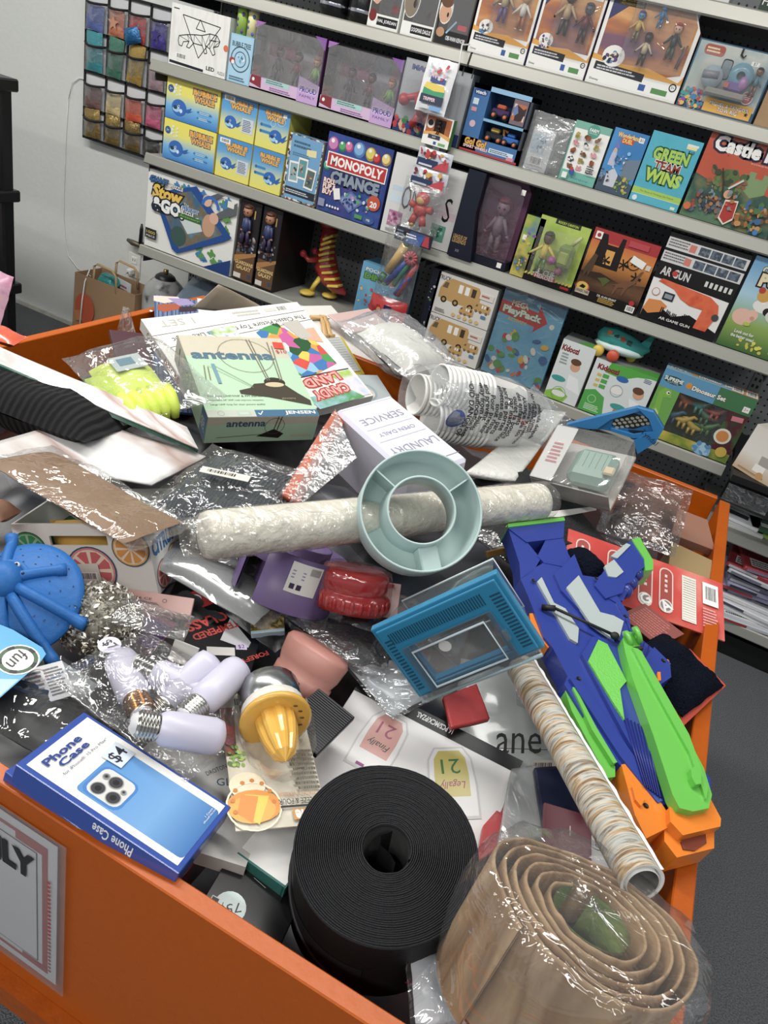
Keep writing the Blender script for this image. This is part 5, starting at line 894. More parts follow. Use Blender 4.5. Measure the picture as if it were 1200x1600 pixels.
# ---- right bay
M = frame(PY(1144, 727, 2.56), PY(1200, 762, 2.50), PY(1187, 664, 2.56)); w = .3; h = (PY(1187, 664, 2.56)-PY(1144, 727, 2.56)).length
mb = MB(); mb.box(0, 0, -.09, w, h, 0, mat('#d8d2c6')); mb.face(T(0, 0, -.09) @ RY(-90)).rect(0, 0, .09, h, mat('#8f8672')); g = F(mb, w, h); g.R(0, 0, 1, 1, grad(('#c9ac88', '#e2ded6', '#dcd6ce', '#cfc8c0'), 'print_cafe', 0., .2)).R(.22, .3, .14, .2, '#a8a49c', rot=.1).R(.2, .14, .12, .16, '#efece6').D(.42, .74, .1, '#2a2a2c', .12).D(.48, .2, .05, '#d8c07c').R(.05, .05, .3, .04, '#b08a60').D(.3, .1, .04, '#c99a5c')
done(mb, 'kitchen_gadget_box', 'cream box picturing a glass and a black round gadget at the right edge', 'box', M)
c0 = PY(1144, 727, 2.56); mb = MB().box(.312-c0.x, -.13, -.026, 1.45-c0.x, .34, -.004, mat('#141416', .5)).box(.312-c0.x, .3, -.12, .32-c0.x, .36, -.004, mat('#141416', .5)); tag(mb.build('black_display_shelf', None, T(c0.x, 2.62, c0.z-.0)), 'black display shelf under the cream gadget box', 'shelf')
a, b = PY(1126, 745, 2.6), PY(1190, 785, 2.6)
o = thing('black_blister_pack', 'black blister pack with two grey meshed panels hung above the bin corner', 'pack', frame(PY(1124, 776, 2.6), PY(1184, 800, 2.6), PY(1138, 745, 2.6))); w = (b-a).length; h = .07
MB().box(0, 0, -.01, w, h, 0, mat('#101012', .35)).build('card', o)
for q in (0, 1): g = MB(); g.box(w*(.08+.48*q), .012, 0, w*(.44+.48*q), .058, .012, mat('#2c2e30', .4), None, .003); [g.box(w*(.1+.48*q), .016+.007*k, .012, w*(.42+.48*q), .018+.007*k, .0128, mat('#55585a')) for k in range(6)]; g.build('meshed_panel', o)
g = MB().box(.004, .004, .02, w-.004, h-.004, .0205, film('#ffffff', .04, .22, 30., .6)).disc(w*.42, .01, .006, mat('#c98a90')); g.build('blister', o)
rn = random.Random(12)
cols = ['#e4e6e2', '#8fb04a', '#2a3550', '#b85a6c', '#dfe2e6', '#3c6a4a', '#a8bcd0', '#2c2c34']
for i in range(8):
    w, h = rn.uniform(.14, .2), rn.uniform(.1, .16); mb = MB(); mb.box(-w/2, -h/2, 0, w/2, h/2, .012, mat(cols[i], .25), None, .002); mb.face(T(0, 0, .012)).rect(-w*.3, -h*.2, w*.5, h*.3, mat(cols[(i+3) % 8])).lines(-w*.3, h*.15, w*.6, h*.2, 3, mat('#555'))
    done(mb, 'flat_packet', ['white', 'olive green', 'navy', 'rose', 'pale', 'dark green', 'light blue', 'charcoal'][i]+' flat packet on the shelf just right of the bin corner', 'packet', T(.44+.13*(i % 4), 2.78+.02*(i//4), ZE-.004+.0135*(i//4)) @ RZ(rn.uniform(-12, 12)), 'flat packets right of the bin')
cols = ['#c9ccd4', '#8a86a8', '#a8343c', '#d6d8dc', '#4a4a58', '#e2e2e0', '#9a9ab8', '#b83a44', '#3a3c46', '#cfd2d8', '#dcdce2', '#7a7a90']
names = ['light grey', 'lilac', 'dark red', 'white', 'charcoal', 'cream white', 'soft violet', 'bright red', 'near black', 'silver grey', 'milky', 'slate']
for st in range(2):
    for i in range(12):
        c = cols[(i*5+st*3) % 12]; w, h = rn.uniform(.24, .3), rn.uniform(.2, .28); mb = MB(); mb.box(-w/2, -h/2, 0, w/2, h/2, .018, mat(c, .3, bump=.2, bs=20.), None, .004); mb.face(T(0, 0, .018)).rect(-w*.4, -h*.4, w*.5, h*.25, mat('#e8e8ea')).lines(-w*.38, -h*.38, w*.45, h*.2, 3, mat('#444'))
        mb.face(T(-w/2+.01, -h/2-.0002, .003) @ RX(90)).rect(0, 0, w*.4, .01, mat(cols[(i+2) % 12]))
        done(mb, 'padded_envelope', '%s soft packet in the %s pile low right of the bin' % (names[(i*5+st*3) % 12], ('left', 'right')[st]), 'envelope', T(.62+.3*st+rn.uniform(-.015, .015), 2.84+rn.uniform(-.03, .03), ZF-.003+.0185*i) @ RZ(rn.uniform(-9, 9)), 'soft packets piled low right of the bin')
# ------------------------------------------------ the orange bin
BX0, BX1, BY0, BY1, BZ = -1.28, .251, .350, 1.82, .535; RZ_ = RIMZ
def orange():
    m = mat((.5, .072, -.03), .42, bump=.06, bs=90., var=.08); return m
og = orange()
o = thing('display_bin', 'large orange painted wooden bin heaped with mixed clearance goods', 'bin', T(BX0, BY0, 0)); bx, by = BX1-BX0, BY1-BY0
MB().box(0, 0, BZ, bx, .019, RZ_, og, None, .0015).build('front_panel', o)
MB().box(0, .0192, BZ, .022, by, RZ_, og, None, .0015).build('left_panel', o)
MB().box(bx-.024, .0192, BZ, bx, by-.018, RZ_, og, None, .0015).build('right_panel', o)
MB().box(.0225, by-.018, BZ, bx-.03, by, RZ_, og, None, .0015).build('back_panel', o)
MB().box(.022, .02, BZ+.01, bx-.024, by-.018, BZ+.028, mat('#8a6a44', .6)).build('bottom_board', o)
MB().box(.0, -.019, BZ-.0, bx, -.0002, BZ+.04, mat((.4, .058, -.025), .45, bump=.15, bs=60., var=.2)).build('front_batten', o)
for x in (.03, bx-.1):
    for y in (.03, by-.1): MB().box(x, y, 0, x+.07, y+.07, BZ+.01, og).build('leg', o)
SA, SB_ = PY(110, 1322, BY0), PY(100, 1546, BY0); wS = .30; hS = SA.z-SB_.z
MS = T(SA.x-wS, BY0-.0035, SB_.z) @ RX(90); o = thing('paper_sign', 'laminated white sign with red border ending in ONLY taped to the bin front', 'sign', MS)
mb = MB(); mb.box(.0, .008, 0, wS-.012, hS-.008, .0008, mat('#e8e8ec', .5)); g = F(mb, wS, hS, T(0, 0, .0006)); rdb = '#b83a34'; rr_ = lambda x0, y0, x1, y1, c: mb.rect(x0, y0, x1-x0, y1-y0, m_(c)); X1 = wS-.012
rr_(X1-.02, .02, X1-.012, hS-.02, rdb); rr_(.0, hS-.026, X1-.012, hS-.02, rdb); rr_(.0, .02, X1-.012, .026, rdb); rr_(X1-.055, hS-.036, X1-.012, hS-.02, rdb); rr_(X1-.05, .02, X1-.012, .032, rdb); rr_(0, .034, X1-.026, hS-.038, '#33343c'); rr_(.0015, .0355, X1-.0275, hS-.0395, '#ecebf0')
for q in range(24): mb.disc(X1-.009, .03+.0075*q, .0022, m_(rdb), None, 8)
mb.text('ONLY', X1-.03-.052, hS-.068, .036, m_('#26262c'), .1, bold=.05); mb.build('printed_sheet', o)
MB().box(-.004, -.003, .0016, wS, hS+.003, .002, film('#ffffff', .06, .05, 8., .1)).build('laminate_pouch', o)
# ------------------------------------------------ goods in the bin
def loc(M, px, py):
    I = M.inverted(); o = I @ CAM; d = I.to_3x3() @ ray(px, py); t = -o.z/d.z; return (o.x+d.x*t, o.y+d.y*t)
def locs(M, pts, f=None): return [loc(M, *(f(*p) if f else p)) for p in pts]
def fr(a, b, c, za, zb=None, zc=None):
    A, B, C = PZ(*a, za), PZ(*b, zb or za), PZ(*c, zc or za); M = frame(A, B, C); return M, (B-A).length, (M.inverted() @ C).y
def lay(px, py, z, yaw=0, rx=0, ry=0): return T(*PZ(px, py, z)) @ RZ(yaw) @ RX(rx) @ RY(ry)
def axis(a, za, b, zb):
    A, B = PZ(*a, za), PZ(*b, zb); d = (B-A).normalized(); s = Vector((0, 0, 1)) if abs(d.z) < .9 else Vector((1, 0, 0)); x = s.cross(d).normalized(); y = d.cross(x)
    return Matrix(((x.x, y.x, d.x, A.x), (x.y, y.y, d.y, A.y), (x.z, y.z, d.z, A.z), (0, 0, 0, 1))), (B-A).length
def up(M, d): return M @ T(0, 0, d)
def poly_prism(mb, M, pts, z0, z1, m, f=None, m2=None):
    P = locs(M, pts, f); a = sum(P[i][0]*P[(i+1) % len(P)][1]-P[(i+1) % len(P)][0]*P[i][1] for i in range(len(P)))
    if a < 0: P.reverse()
    mb.prism(P, z0, z1, m, None, m2); return P
def tdir(M, p, q): a = Vector(loc(M, *q))-Vector(loc(M, *p)); return math.atan2(a.y, a.x)
# loose dark filling of the bin that nobody could count
mb = MB(); v = []; f = []; nx, ny = 60, 60
def heap(x, y):
    b = .69+.15*max(0, min(1, (y-.6)/.6)); e = min(1, (x+1.255)/.12, (.225-x)/.12, (y-.37)/.1, (1.8-y)/.1); b -= .05*(1-max(0, e))
    if x > -.1: b -= .03*min(1, (x+.1)/.2)
    return b+.03*noise.noise(Vector((x*6, y*6, 1)))+.014*noise.noise(Vector((x*17, y*17, 4)))+.008*abs(noise.noise(Vector((x*40, y*40, 7))))
for j in range(ny+1):
    for i in range(nx+1):
        x = -1.253+1.475*i/nx; y = .372+1.425*j/ny; v.append((x, y, heap(x, y)))
for j in range(ny):
    for i in range(nx): q = j*(nx+1)+i; f.append((q, q+1, q+nx+2, q+nx+1))
b0 = len(v); rim = list(range(nx+1))+[(nx+1)*j+nx for j in range(1, ny+1)]+[(nx+1)*ny+i for i in range(nx-1, -1, -1)]+[(nx+1)*j for j in range(ny-1, 0, -1)]
v += [(v[i][0], v[i][1], .5665) for i in rim]; k = len(rim); f += [(rim[(i+1) % k], rim[i], b0+i, b0+(i+1) % k) for i in range(k)]; f.append(tuple(b0+i for i in range(k)))
mb.add(v, f, art(('#15161a', '#24262c', '#101114', '#3a3c44', '#1c2430', '#2c2022', '#18181c', '#4a4a50'), 9., 'voronoi', 3., .35, bump=.2), None, True)
tag(mb.build('garment_heap'), 'dark mass of crumpled bagged garments filling the bin under the goods', 'garments', None, 'stuff')
# --- phone case box
def pcase(M, w, h, name, label, first):
    mb = MB(); bl = mat('#2c4fa6', .3, coat=.3); mb.box(0, 0, -.024, w, h, 0, bl, None, .0008); g = F(mb, w, h)
    if first:
        g.R(.06, .03, .9, .93, WH, r=.3); M_ = grad(('#2f6fb4', '#6fa6dc', '#5b98d4', '#3f80c4'), 'print_blue', 0., .16); g.R(.14, .03, .72, .66, M_, rad=.05).R(.16, .44, .42, .235, '#3b80c8', rad=.09).R(.19, .455, .37, .205, '#d5d5d2', rad=.08, r=.3)
        for x, y, r_ in ((.285, .605, .07), (.285, .51, .07), (.45, .558, .07), (.45, .62, .03), (.4, .49, .02)): g.O(x, y, r_+.01, .012, '#9a9a9a').D(x, y, r_, '#3c3d42' if r_ > .05 else '#6a6a6c').D(x, y, r_*.5, '#1c1d20')
        g.T('Phone', .42, .895, .046, '#22408e', .5, bold=.03).T('Case', .46, .838, .042, '#22408e', .4, bold=.03).T('for iPhone® 15 Pro Max*', .52, .785, .019, '#2a3a66', .66).R(.62, .6, .26, .13, '#cdd8e6', rot=.05).T('$4', .75, .665, .085, '#222236', .2, rot=.1, bold=.01).T('1 Count', .76, .075, .011, WH, .14).T('(iPhone® Not Included)', .76, .058, .013, WH, .3)
        for i in range(3): pass
        F(mb, h, .024, Matrix(((0, 0, -1, 0), (-1, 0, 0, h), (0, 1, 0, -.024), (0, 0, 0, 1)))).T('Phone Case', .62, .5, .5, '#e8ecf4', .24, bold=.02, rot=math.pi)
    return done(mb, name, label, 'box', M)
M = pose([(278, 1364), (364, 1262), (129, 1111), (26, 1195)], .0985, .191, 'phone')
pcase(M, .0985, .191, 'phone_case_box', 'blue and white box with a camera cut-out and a $4 note, by the front rim', True)
M2 = M @ T(-.004, .035, -.026) @ RZ(-4)
pcase(M2, .1, .17, 'blue_flat_box', 'plain dark blue flat box peeking out under the phone case box', False)
mb = MB(); w, h = .1, .13; M, w, h = fr((262, 1395), (352, 1295), (225, 1370), .862, .862, .864); mb.box(0, 0, -.05, w, .13, 0, mat('#6e1520', .18, coat=.6), None, .002); mb.face(T(w, 0, -.05) @ RZ(90) @ RX(90)).rect(.03, .008, .05, .02, mat('#c9c3c4', .3)); done(mb, 'maroon_gift_box', 'glossy maroon box standing under the phone case box', 'box', M)
# --- black box with the 75 cent sticker
M, w, h = fr((460, 1465), (440, 1352), (313, 1412), .872, .866, .872)
M, w, h = fr((428, 1500), (475, 1400), (313, 1412), .858, .858, .866)
mb = MB(); mb.box(0, 0, -.07, w, h, 0, mat('#101113', .22, coat=.3), None, .001); s = loc(M, 359, 1418); mb.face(I4).disc(s[0], s[1], .0165, mat('#cfe3df', .3)).text('75¢', s[0], s[1], .012, mat('#1c2024'), .022, rot=tdir(M, (380, 1415), (340, 1420))); p = loc(M, 334, 1408); mb.rect(p[0]-.006, p[1]-.005, .011, .009, mat('#d8d8d8')).rect(p[0]-.005, p[1]-.004, .009, .007, mat('#101113')); mb.line([loc(M, 397, 1372), loc(M, 415, 1388)], .0006, mat('#c9c9c9'))
done(mb, 'black_box', 'black box with a round 75¢ sticker between the rim and the black webbing roll', 'box', M)
M, w, h = fr((425, 1362), (452, 1330), (385, 1325), .872, .872, .874); M, w, h = fr((445, 1385), (500, 1310), (380, 1322), .876, .876, .878)
mb = MB(); mb.box(0, 0, -.03, w, h, 0, mat('#ecebe8', .4)); mb.box(-.0015, -.0015, -.0305, w, h*.0+.002, -.0005, mat('#1f6f68')); mb.box(-.0015, 0, -.0305, .001, h, .0003, mat('#1f7068')); done(mb, 'white_teal_box', 'white box with a dark teal edge under the black webbing roll', 'box', M)
# --- greyish leaflet box
M, w, h = fr((384, 1355), (420, 1250), (240, 1215), .878, .876, .882)
mb = MB(); w, h = .15, .15; M = M @ T(0, 0, 0); mb.box(0, 0, -.02, w, h, 0, mat('#c4c2bd', .5)); s = loc(M, 338, 1203); mb.face(I4).text('DROTON', s[0], s[1], .006, mat('#3a3a3c'), .026, rot=tdir(M, (320, 1208), (345, 1198))); s = loc(M, 350, 1222); mb.text('GL', s[0], s[1], .01, mat('#3a5a74'), rot=tdir(M, (340, 1222), (360, 1222))); done(mb, 'grey_carton', 'pale grey carton with small black wordmark left of the citrus juicer card', 'carton', M)
# --- citrus juicer on its card
M = pose([(472, 1085), (335, 1083), (372, 1300), (510, 1285)], .1, .185, 'squeezer')
w, h = .1, .185; o = thing('citrus_juicer_card', 'worn printed card with a yellow and chrome citrus juicer mounted on it', 'juicer', M)
mb = MB(); mb.box(0, 0, -.0025, w, h, 0, mat('#d8d2c2', .5, var=.06, bs=60.), None, .0008); g = F(mb, w, h)
g.R(0, 0, 1, 1, art(('#d9d2c0', '#cfc7b2', '#e2dccc'), 40., 'noise', 2., .5)).B(.52, .03, .34, .08, '#e6e2d6', rot=0).L(.1, .015, .7, .02, 1, '#5a5244').P([(.84, .12), (1, .12), (1, .5), (.88, .5)], art(('#4a2a20', '#a8321f', '#3a4a24', '#7c2a30'), 60., 'noise', 3., .4)).D(.93, .3, .05, '#c2301f', .06).blob(.8, .42, .18, .16, 14, ['#7fa83c', '#a8c45a', '#5c7f2c'], .02, .05, 3).D(.95, .4, .05, '#8a2f4c')
g.D(.82, .72, .2, '#e8d9b8', .17).D(.78, .86, .3, '#e2902c', .2).D(.8, .88, .25, '#e8a83c', .17).P([(.6, .8), (.75, .98), (.9, .92), (.86, .78)], '#e6c43c').P([(.72, .8), (.82, .97), (.97, .9), (.9, .78)], '#e08a2c').O(.78, .86, .3, .02, '#f0e2c0')
for q in range(8): g.D(.78-.22*math.cos(q*.5), .86-.15*math.sin(q*.5)-.02, .025, '#cf7a1f')
g.T('SQUEEZE & POUR', .26, .845, .045, '#2a2824', .5).T('CITRON & VERSEUR', .28, .8, .025, '#c98a4a', .45).R(.0, .875, .5, .014, '#2a2824').R(.08, .9, .3, .07, '#d9953c').T('zone', .22, .935, .05, WH, .26, bold=.04).L(.02, .48, .32, .3, 9, '#6b6456').L(.03, .08, .3, .25, 9, '#8a7a4c')
mb.build('card', o)
c = loc(M, 427, 1175); r_ = .034
Mj = T(w*.5, h*.42, .012) @ RX(-62)
mb = MB(); mb.lathe([(0, -.016), (.034, -.016), (.037, -.012), (.037, .012), (.034, .018)], mat('#b9bbbd', .25, 1.), 28, T(w*.46, h*.16, .026) @ RX(-84)); mb.lathe([(.034, .018), (.037, .02), (.0375, .034), (.034, .036)], mat('#dcd8cc', .45, var=.1, bs=90.), 28, T(w*.46, h*.16, .026) @ RX(-84)); mb.build('chrome_cap', o)
mb = MB(); yl = mat('#e6ad28', .22, coat=.4); Mc = T(w*.46, h*.16, .026) @ RX(-84)
mb.lathe([(.037, .034), (.041, .036), (.042, .041), (.038, .043), (.022, .04), (.02, .04)], yl, 32, Mc)
prof = [(.021, .04), (.0205, .055), (.017, .075), (.011, .092), (.0, .102)]; v = []; f = []; N = 32
for i in range(N):
    a = 2*math.pi*i/N; k_ = 1+.16*abs(math.cos(a*4)) if True else 1
    v += [(r*k_*math.cos(a), r*k_*math.sin(a), z) for r, z in prof]
for i in range(N):
    for q in range(len(prof)-1): j = (i+1) % N; f.append((i*5+q, j*5+q, j*5+q+1, i*5+q+1))
mb.add(v, f, yl, Mc, False)
for q in range(7): a = -.5+q*.36; mb.ell((.03*math.cos(a+2.4), .03*math.sin(a+2.4)*1., .0425), (.0028, .0012, .0008), mat('#5a4416'), 8, Mc)
mb.build('reamer', o)
g = MB(); g.lathe([(.045, .0), (.046, .04), (.04, .08), (.022, .11), (0, .115)], film('#ffffff', .01, .1, 20., .2), 24, Mc, True, math.pi*.0, math.pi); g.build('blister', o)
# --- party cup box
M = pose([(817, 1190), (565, 1060), (455, 1228), (733, 1385)], .255, .185, 'party'); w, h = .255, .185
mb = MB(); mb.box(0, 0, -.05, w, h, 0, mat('#e9e7e6', .4), None, .001); g = F(mb, w, h); g.R(0, 0, 1, .115, '#161618').T('16 PCS/MCX/PZAS.', .51, .05, .045, '#e8e8e8', .22, bold=.02)
def cup(x, y, rot, col, t1, c1, c2):
    P = [(-.08, -.1), (-.09, .02), (-.07, .14), (-.045, .2), (.045, .2), (.07, .14), (.09, .02), (.08, -.1)]
    c, s = math.cos(rot), math.sin(rot); tr = lambda a, b: (x+(a*c-b*s), y+(a*s+b*c)*w/h)
    g.P([tr(a*1.25, b*1.2-.08) for a, b in P], '#dcdad8').P([tr(a*1.18, b*1.12-.08) for a, b in P], '#efedec').P([tr(a*.86, .1-(b-.05)*.95-.04) for a, b in P], col).P([tr(a*.8, .02-(b*.3)) for a, b in P[2:6]], '#f4efe4')
    q = tr(0, .055-.07); g.T('21', q[0], q[1], .13, c1, .12, rot=rot, bold=-.02 if False else 0); q = tr(0, -.11+.1*0+.14); g.T(t1, tr(0, .055)[0], tr(0, .055)[1], .055, c2, .13, rot=rot, shear=.35)
def cupm(ctr, dirp, col, t1, c1, c2, L):
    # cup picture: centre pixel and pixel towards its round end
    a = Vector(loc(M, *ctr)); b = Vector(loc(M, *dirp)); d = (b-a).normalized(); n = Vector((d.y, -d.x)); tr = lambda s, t: tuple(a+n*s*L+d*t*L)
    sh = [(-.34, -.62), (-.36, -.1), (-.33, .35), (-.22, .55), (.22, .55), (.33, .35), (.36, -.1), (.34, -.62)]
    mb.poly([tr(s*1.22, t*1.12-.05) for s, t in sh], mat('#cfcdcc', .4)); mb.poly([tr(s*1.12, t*1.05-.04) for s, t in sh], mat('#ebe9e8', .3)); mb.poly([tr(s*.86, t*.72+.1) for s, t in sh], mat(col, .3))
    ang = math.atan2(d.y, d.x)+math.pi/2; q = tr(0, .2); mb.text('21', *q, L*.27, mat(c1), L*.34, rot=ang, bold=.0); q = tr(0, -.12); mb.text(t1, *q, L*.17, mat(c2), L*.46, rot=ang, shear=.3)
cupm((596, 1155), (622, 1112), '#dca39a', 'Finally', '#b05a78', '#1f5a50', .072)
cupm((706, 1215), (700, 1170), '#cfc061', 'Legally', '#3f7a44', '#b0507c', .076)
mb.rect(*[a-.002 for a in loc(M, 566, 1196)], .012, .004, mat('#a03a8c')); 
done(mb, 'party_cup_box', 'white box with black stripe and pictures of cups printed 21, behind the webbing roll', 'box', M)
# --- black webbing roll
R0 = .091; c = PZ(605, 1324, .955); Mr = T(*c) @ RX(10) @ RY(-3)
o = thing('webbing_roll', 'large tightly wound roll of black ribbed webbing by the front rim', 'roll', Mr @ T(0, 0, -.12))
def rings(name, c1, c2, n, R, bumpv=.6):
    m = bpy.data.materials.new(name); m.use_nodes = True; nt = m.node_tree; b = nt.nodes['Principled BSDF']; b.inputs['Roughness'].default_value = .55
    t = nt.nodes.new('ShaderNodeTexCoord'); z = nt.nodes.new('ShaderNodeTexWave'); z.wave_type = 'RINGS'; z.rings_direction = 'Z'; z.inputs['Scale'].default_value = n/R/6.28*1.0; z.inputs['Distortion'].default_value = .6; z.inputs['Detail'].default_value = 2
    nt.links.new(t.outputs['Object'], z.inputs['Vector']); cr = nt.nodes.new('ShaderNodeValToRGB'); cr.color_ramp.elements[0].color = (*lin(c1), 1); cr.color_ramp.elements[1].color = (*lin(c2), 1)
    nt.links.new(z.outputs['Fac'], cr.inputs[0]); nt.links.new(cr.outputs[0], b.inputs['Base Color']); p = nt.nodes.new('ShaderNodeBump'); p.inputs['Strength'].default_value = bumpv; p.inputs['Distance'].default_value = .002
    nt.links.new(z.outputs['Fac'], p.inputs['Height']); nt.links.new(p.outputs[0], b.inputs['Normal']); return m
Z0 = .12
# wound layers: one long spiral strip
mb = MB(); turns = 34; N = 56; v = []; f = []; ri = .0235; dr = (R0-ri)/turns; n = turns*N
for i in range(n+1):
    a = 2*math.pi*i/N; r = ri+dr*i/N; j = .0016*noise.noise(Vector((math.cos(a)*2, math.sin(a)*2, i/N*.9))); tz = Z0+j
    for (rr, zz) in ((r, Z0-.012), (r+dr*.1, tz), (r+dr*.62, tz+.0002), (r+dr*.75, Z0-.012)): v.append((rr*math.cos(a), rr*math.sin(a), zz))
for i in range(n):
    for q in range(3): f.append((i*4+q, (i+1)*4+q, (i+1)*4+q+1, i*4+q+1))
web = mat('#1b1c20', .6, bump=.25, bs=900., spec=.35); mb.add(v, f, web, None, True); mb.lathe([(0, Z0-.1), (ri, Z0-.1), (ri, Z0-.006), (R0, Z0-.006)], mat('#0b0b0c', .7), 40); mb.build('wound_layers', o)  # hole lining near black: the shade inside the roll is put into its colour
mb = MB(); mb.lathe([(R0*1.005, Z0-.0035), (R0*1.012, Z0-.004)]+[(R0*(1.012+.002*(k % 2)), Z0-.004-.0016*k) for k in range(70)], mat('#131416', .6, spec=.3), 72, None, False)
mb.lathe([(R0*1.02, Z0-.055), (R0*1.028, Z0-.058), (R0*1.028, Z0-.115), (R0*1.0, Z0-.117)], mat('#15161a', .65, spec=.3), 50, None, True, -2.7, -1.3)
mb.tube([((R0*1.03)*math.cos(a), (R0*1.03)*math.sin(a), Z0-.055-.03*(a+2.9)) for a in [-3.1+.12*i for i in range(14)]], .002, mat('#1c1c20', .6), 6)
mb.build('outer_layer', o)
mb = MB(); P = [(-.004, .022), (-.012, .012), (-.008, .003), (.004, .0), (.013, -.006), (.014, -.018)]; v = []; f = []
for x, y in P: v += [(x, y, Z0-.1), (x, y, Z0-.008)]
f = [(2*i, 2*i+2, 2*i+3, 2*i+1) for i in range(5)]; mb.add(v, f, mat('#101112', .6), None, True); mb.build('inner_tongue', o)
# --- tan garden edging coil in clear bag
c = PZ(928, 1431, 1.035); Mt = T(*c) @ RX(-12) @ RY(4) @ Matrix.Diagonal((1.06, .86, 1, 1))
o = thing('edging_coil', 'thick coil of tan printed border strip standing on edge in a clear bag', 'coil', Mt @ T(0, 0, -.12))
mb = MB(); turns = 5.3; N = 60; v = []; f = []; ri = .034; R1 = .088; n = int(turns*N)
for i in range(n+1):
    a = 2*math.pi*i/N+2.2; r = ri+(R1-ri)*(i/n)**.92; r *= 1+.02*math.sin(a*2+1)+.012*math.sin(a*3); th = .0024; tz = .12+.004*math.sin(a*2+.6)*(.4+i/n)+.003*noise.noise(Vector((math.cos(a)*3, math.sin(a)*3, i/N)))
    for rr, zz in ((r, .0), (r, tz-.002), (r+th*.3, tz), (r+th, tz-.0005), (r+th*1.2, tz-.004), (r+th*1.2, .0)): v.append((rr*math.cos(a), rr*math.sin(a), zz))
for i in range(n):
    for q in range(5): f.append((i*6+q, (i+1)*6+q, (i+1)*6+q+1, i*6+q+1))
for i in range(0, n+1, n): f.append(tuple(i*6+q for q in range(6)))
tan = art(('#6b5138', '#a58258', '#b5946a', '#8c6a44', '#c0a079'), 16., 'noise', 2., .6, (1, 1, .25), .6, 0., .15)
mb.add(v, f, tan, None, True); mb.lathe([(0, .003), (.085, .003)], mat('#1c1712', .8), 30); mb.build('coiled_strip', o)
mb = MB(); v = []; f = []
for i in range(40):
    a = 2.2+2*math.pi*i/40*.93; r = ri*.97; v += [(r*math.cos(a), r*math.sin(a), .02), (r*math.cos(a), r*math.sin(a), .117)]
for i in range(39): f.append((2*i, 2*i+2, 2*i+3, 2*i+1))
mb.add(v, f, art(('#5a7a34', '#8aa050', '#6b5138', '#a06a50'), 14., 'noise', 4., .6), None, True); mb.build('green_printed_face', o)
mb = MB(); N = 56; prof = [(.092, .0), (.098, .03), (.102, .075), (.101, .11), (.096, .124), (.084, .131), (.07, .13), (.04, .128), (.0, .126)]; v = []; f = []
for i in range(N):
    a = 2*math.pi*i/N
    for q, (r, z) in enumerate(prof): p = Vector((math.cos(a)*3, math.sin(a)*3, q*1.3)); d = noise.noise(p)*.5+abs(noise.noise(p*2.7))*.6; v.append(((r*(1+.07*d))*math.cos(a), (r*(1+.07*d))*math.sin(a), z+.009*d))
for i in range(N):
    for q in range(8): j = (i+1) % N; f.append((i*9+q, j*9+q, j*9+q+1, i*9+q+1))
fb = film('#ffffff', .035, .07, 16., 1.0, .06); mb.add(v, f, fb, None, True); mb.build('clear_bag', o)
# --- birch bark print roll
M, L = axis((1004, 1380), 1.03, (815, 1045), .945)
o = thing('bark_paper_roll', 'rolled paper with a birch bark print lying diagonally across the goods', 'roll', M)
bark = art(('#66503a', '#94754f', '#b89c74', '#cbc4b4', '#a9ada9', '#7d6342', '#bfae90'), 7., 'noise', 5., .4, (2.5, 2.5, 22.), .8, .25, .01)
mb = MB(); Rb = .0205; mb.lathe([(Rb*1.03, -.0), (Rb, .004), (Rb*1.0, L*.3), (Rb*.98, L*.6), (Rb*1.0, L)], bark, 36); mb.lathe([(Rb*1.03, 0), (Rb*.92, -.0002), (Rb*.86, .001), (Rb*.86, .05)], mat('#e4e2de', .4), 36); mb.lathe([(Rb*.74, -.001), (Rb*.78, -.001), (Rb*.78, .06)], mat('#d8d6d2', .4), 30); mb.lathe([(0, .03), (Rb*.86, .03)], mat('#b9b7b2', .6), 24); mb.build('bark_sheet', o)
mb = MB(); v = []; f = []; K = 60
for i in range(K+1):
    z = L*i/K; d = .0004+.0015*noise.noise(Vector((z*60, 1, 2))); a0 = 2.2; 
    for a, r in ((a0, Rb*1.02), (a0+.08, Rb*1.07+d*.4), (a0+.1, Rb*1.12+d)): v.append((r*math.cos(a), r*math.sin(a), z))
for i in range(K):
    for q in range(2): f.append((i*3+q, i*3+q+1, i*3+q+4, i*3+q+3))
mb.add(v, f, mat('#e9e7e4', .4)); mb.build('torn_edge', o)
# --- crossbow toy
g6 = lambda x, y: (780+x/2.857, 880+y/2.857)
A, B, C = PZ(1075, 1310, .958), PZ(850, 850, 1.01), PZ(925, 1215, .97)
M = frame(A, B, C)
o = thing('toy_crossbow', 'blue toy blaster crossbow with lime green arms and orange muzzle', 'toy blaster', M)
BL_ = mat('#263c96', .32, coat=.25); BD = mat('#1c2780', .4); LG = mat('#5fbf38', .3, coat=.2); OR = mat((.85, .2, -.03), .33, coat=.2); GY = mat('#a9b4b4', .4, bump=.12, bs=500.)
def piece(name, layers, parent=o):
    mb = MB()
    for pts, z0, z1, m in layers: poly_prism(mb, M, pts, z0, z1, m, g6)
    q = mb.build(name, parent)
    bv = q.modifiers.new('bevel', 'BEVEL'); bv.width = .0018; bv.segments = 2; bv.limit_method = 'ANGLE'; bv.angle_limit = .9
    return q
body = [(95, 70), (150, 25), (300, -60), (350, 40), (430, 110), (525, 150), (560, 210), (590, 300), (690, 385), (750, 460), (755, 525), (690, 570), (700, 640), (780, 760), (830, 800), (880, 880), (945, 965), (945, 1080), (890, 1060), (720, 1080), (530, 890), (470, 830), (290, 540), (305, 505), (240, 380), (200, 330), (130, 150)]
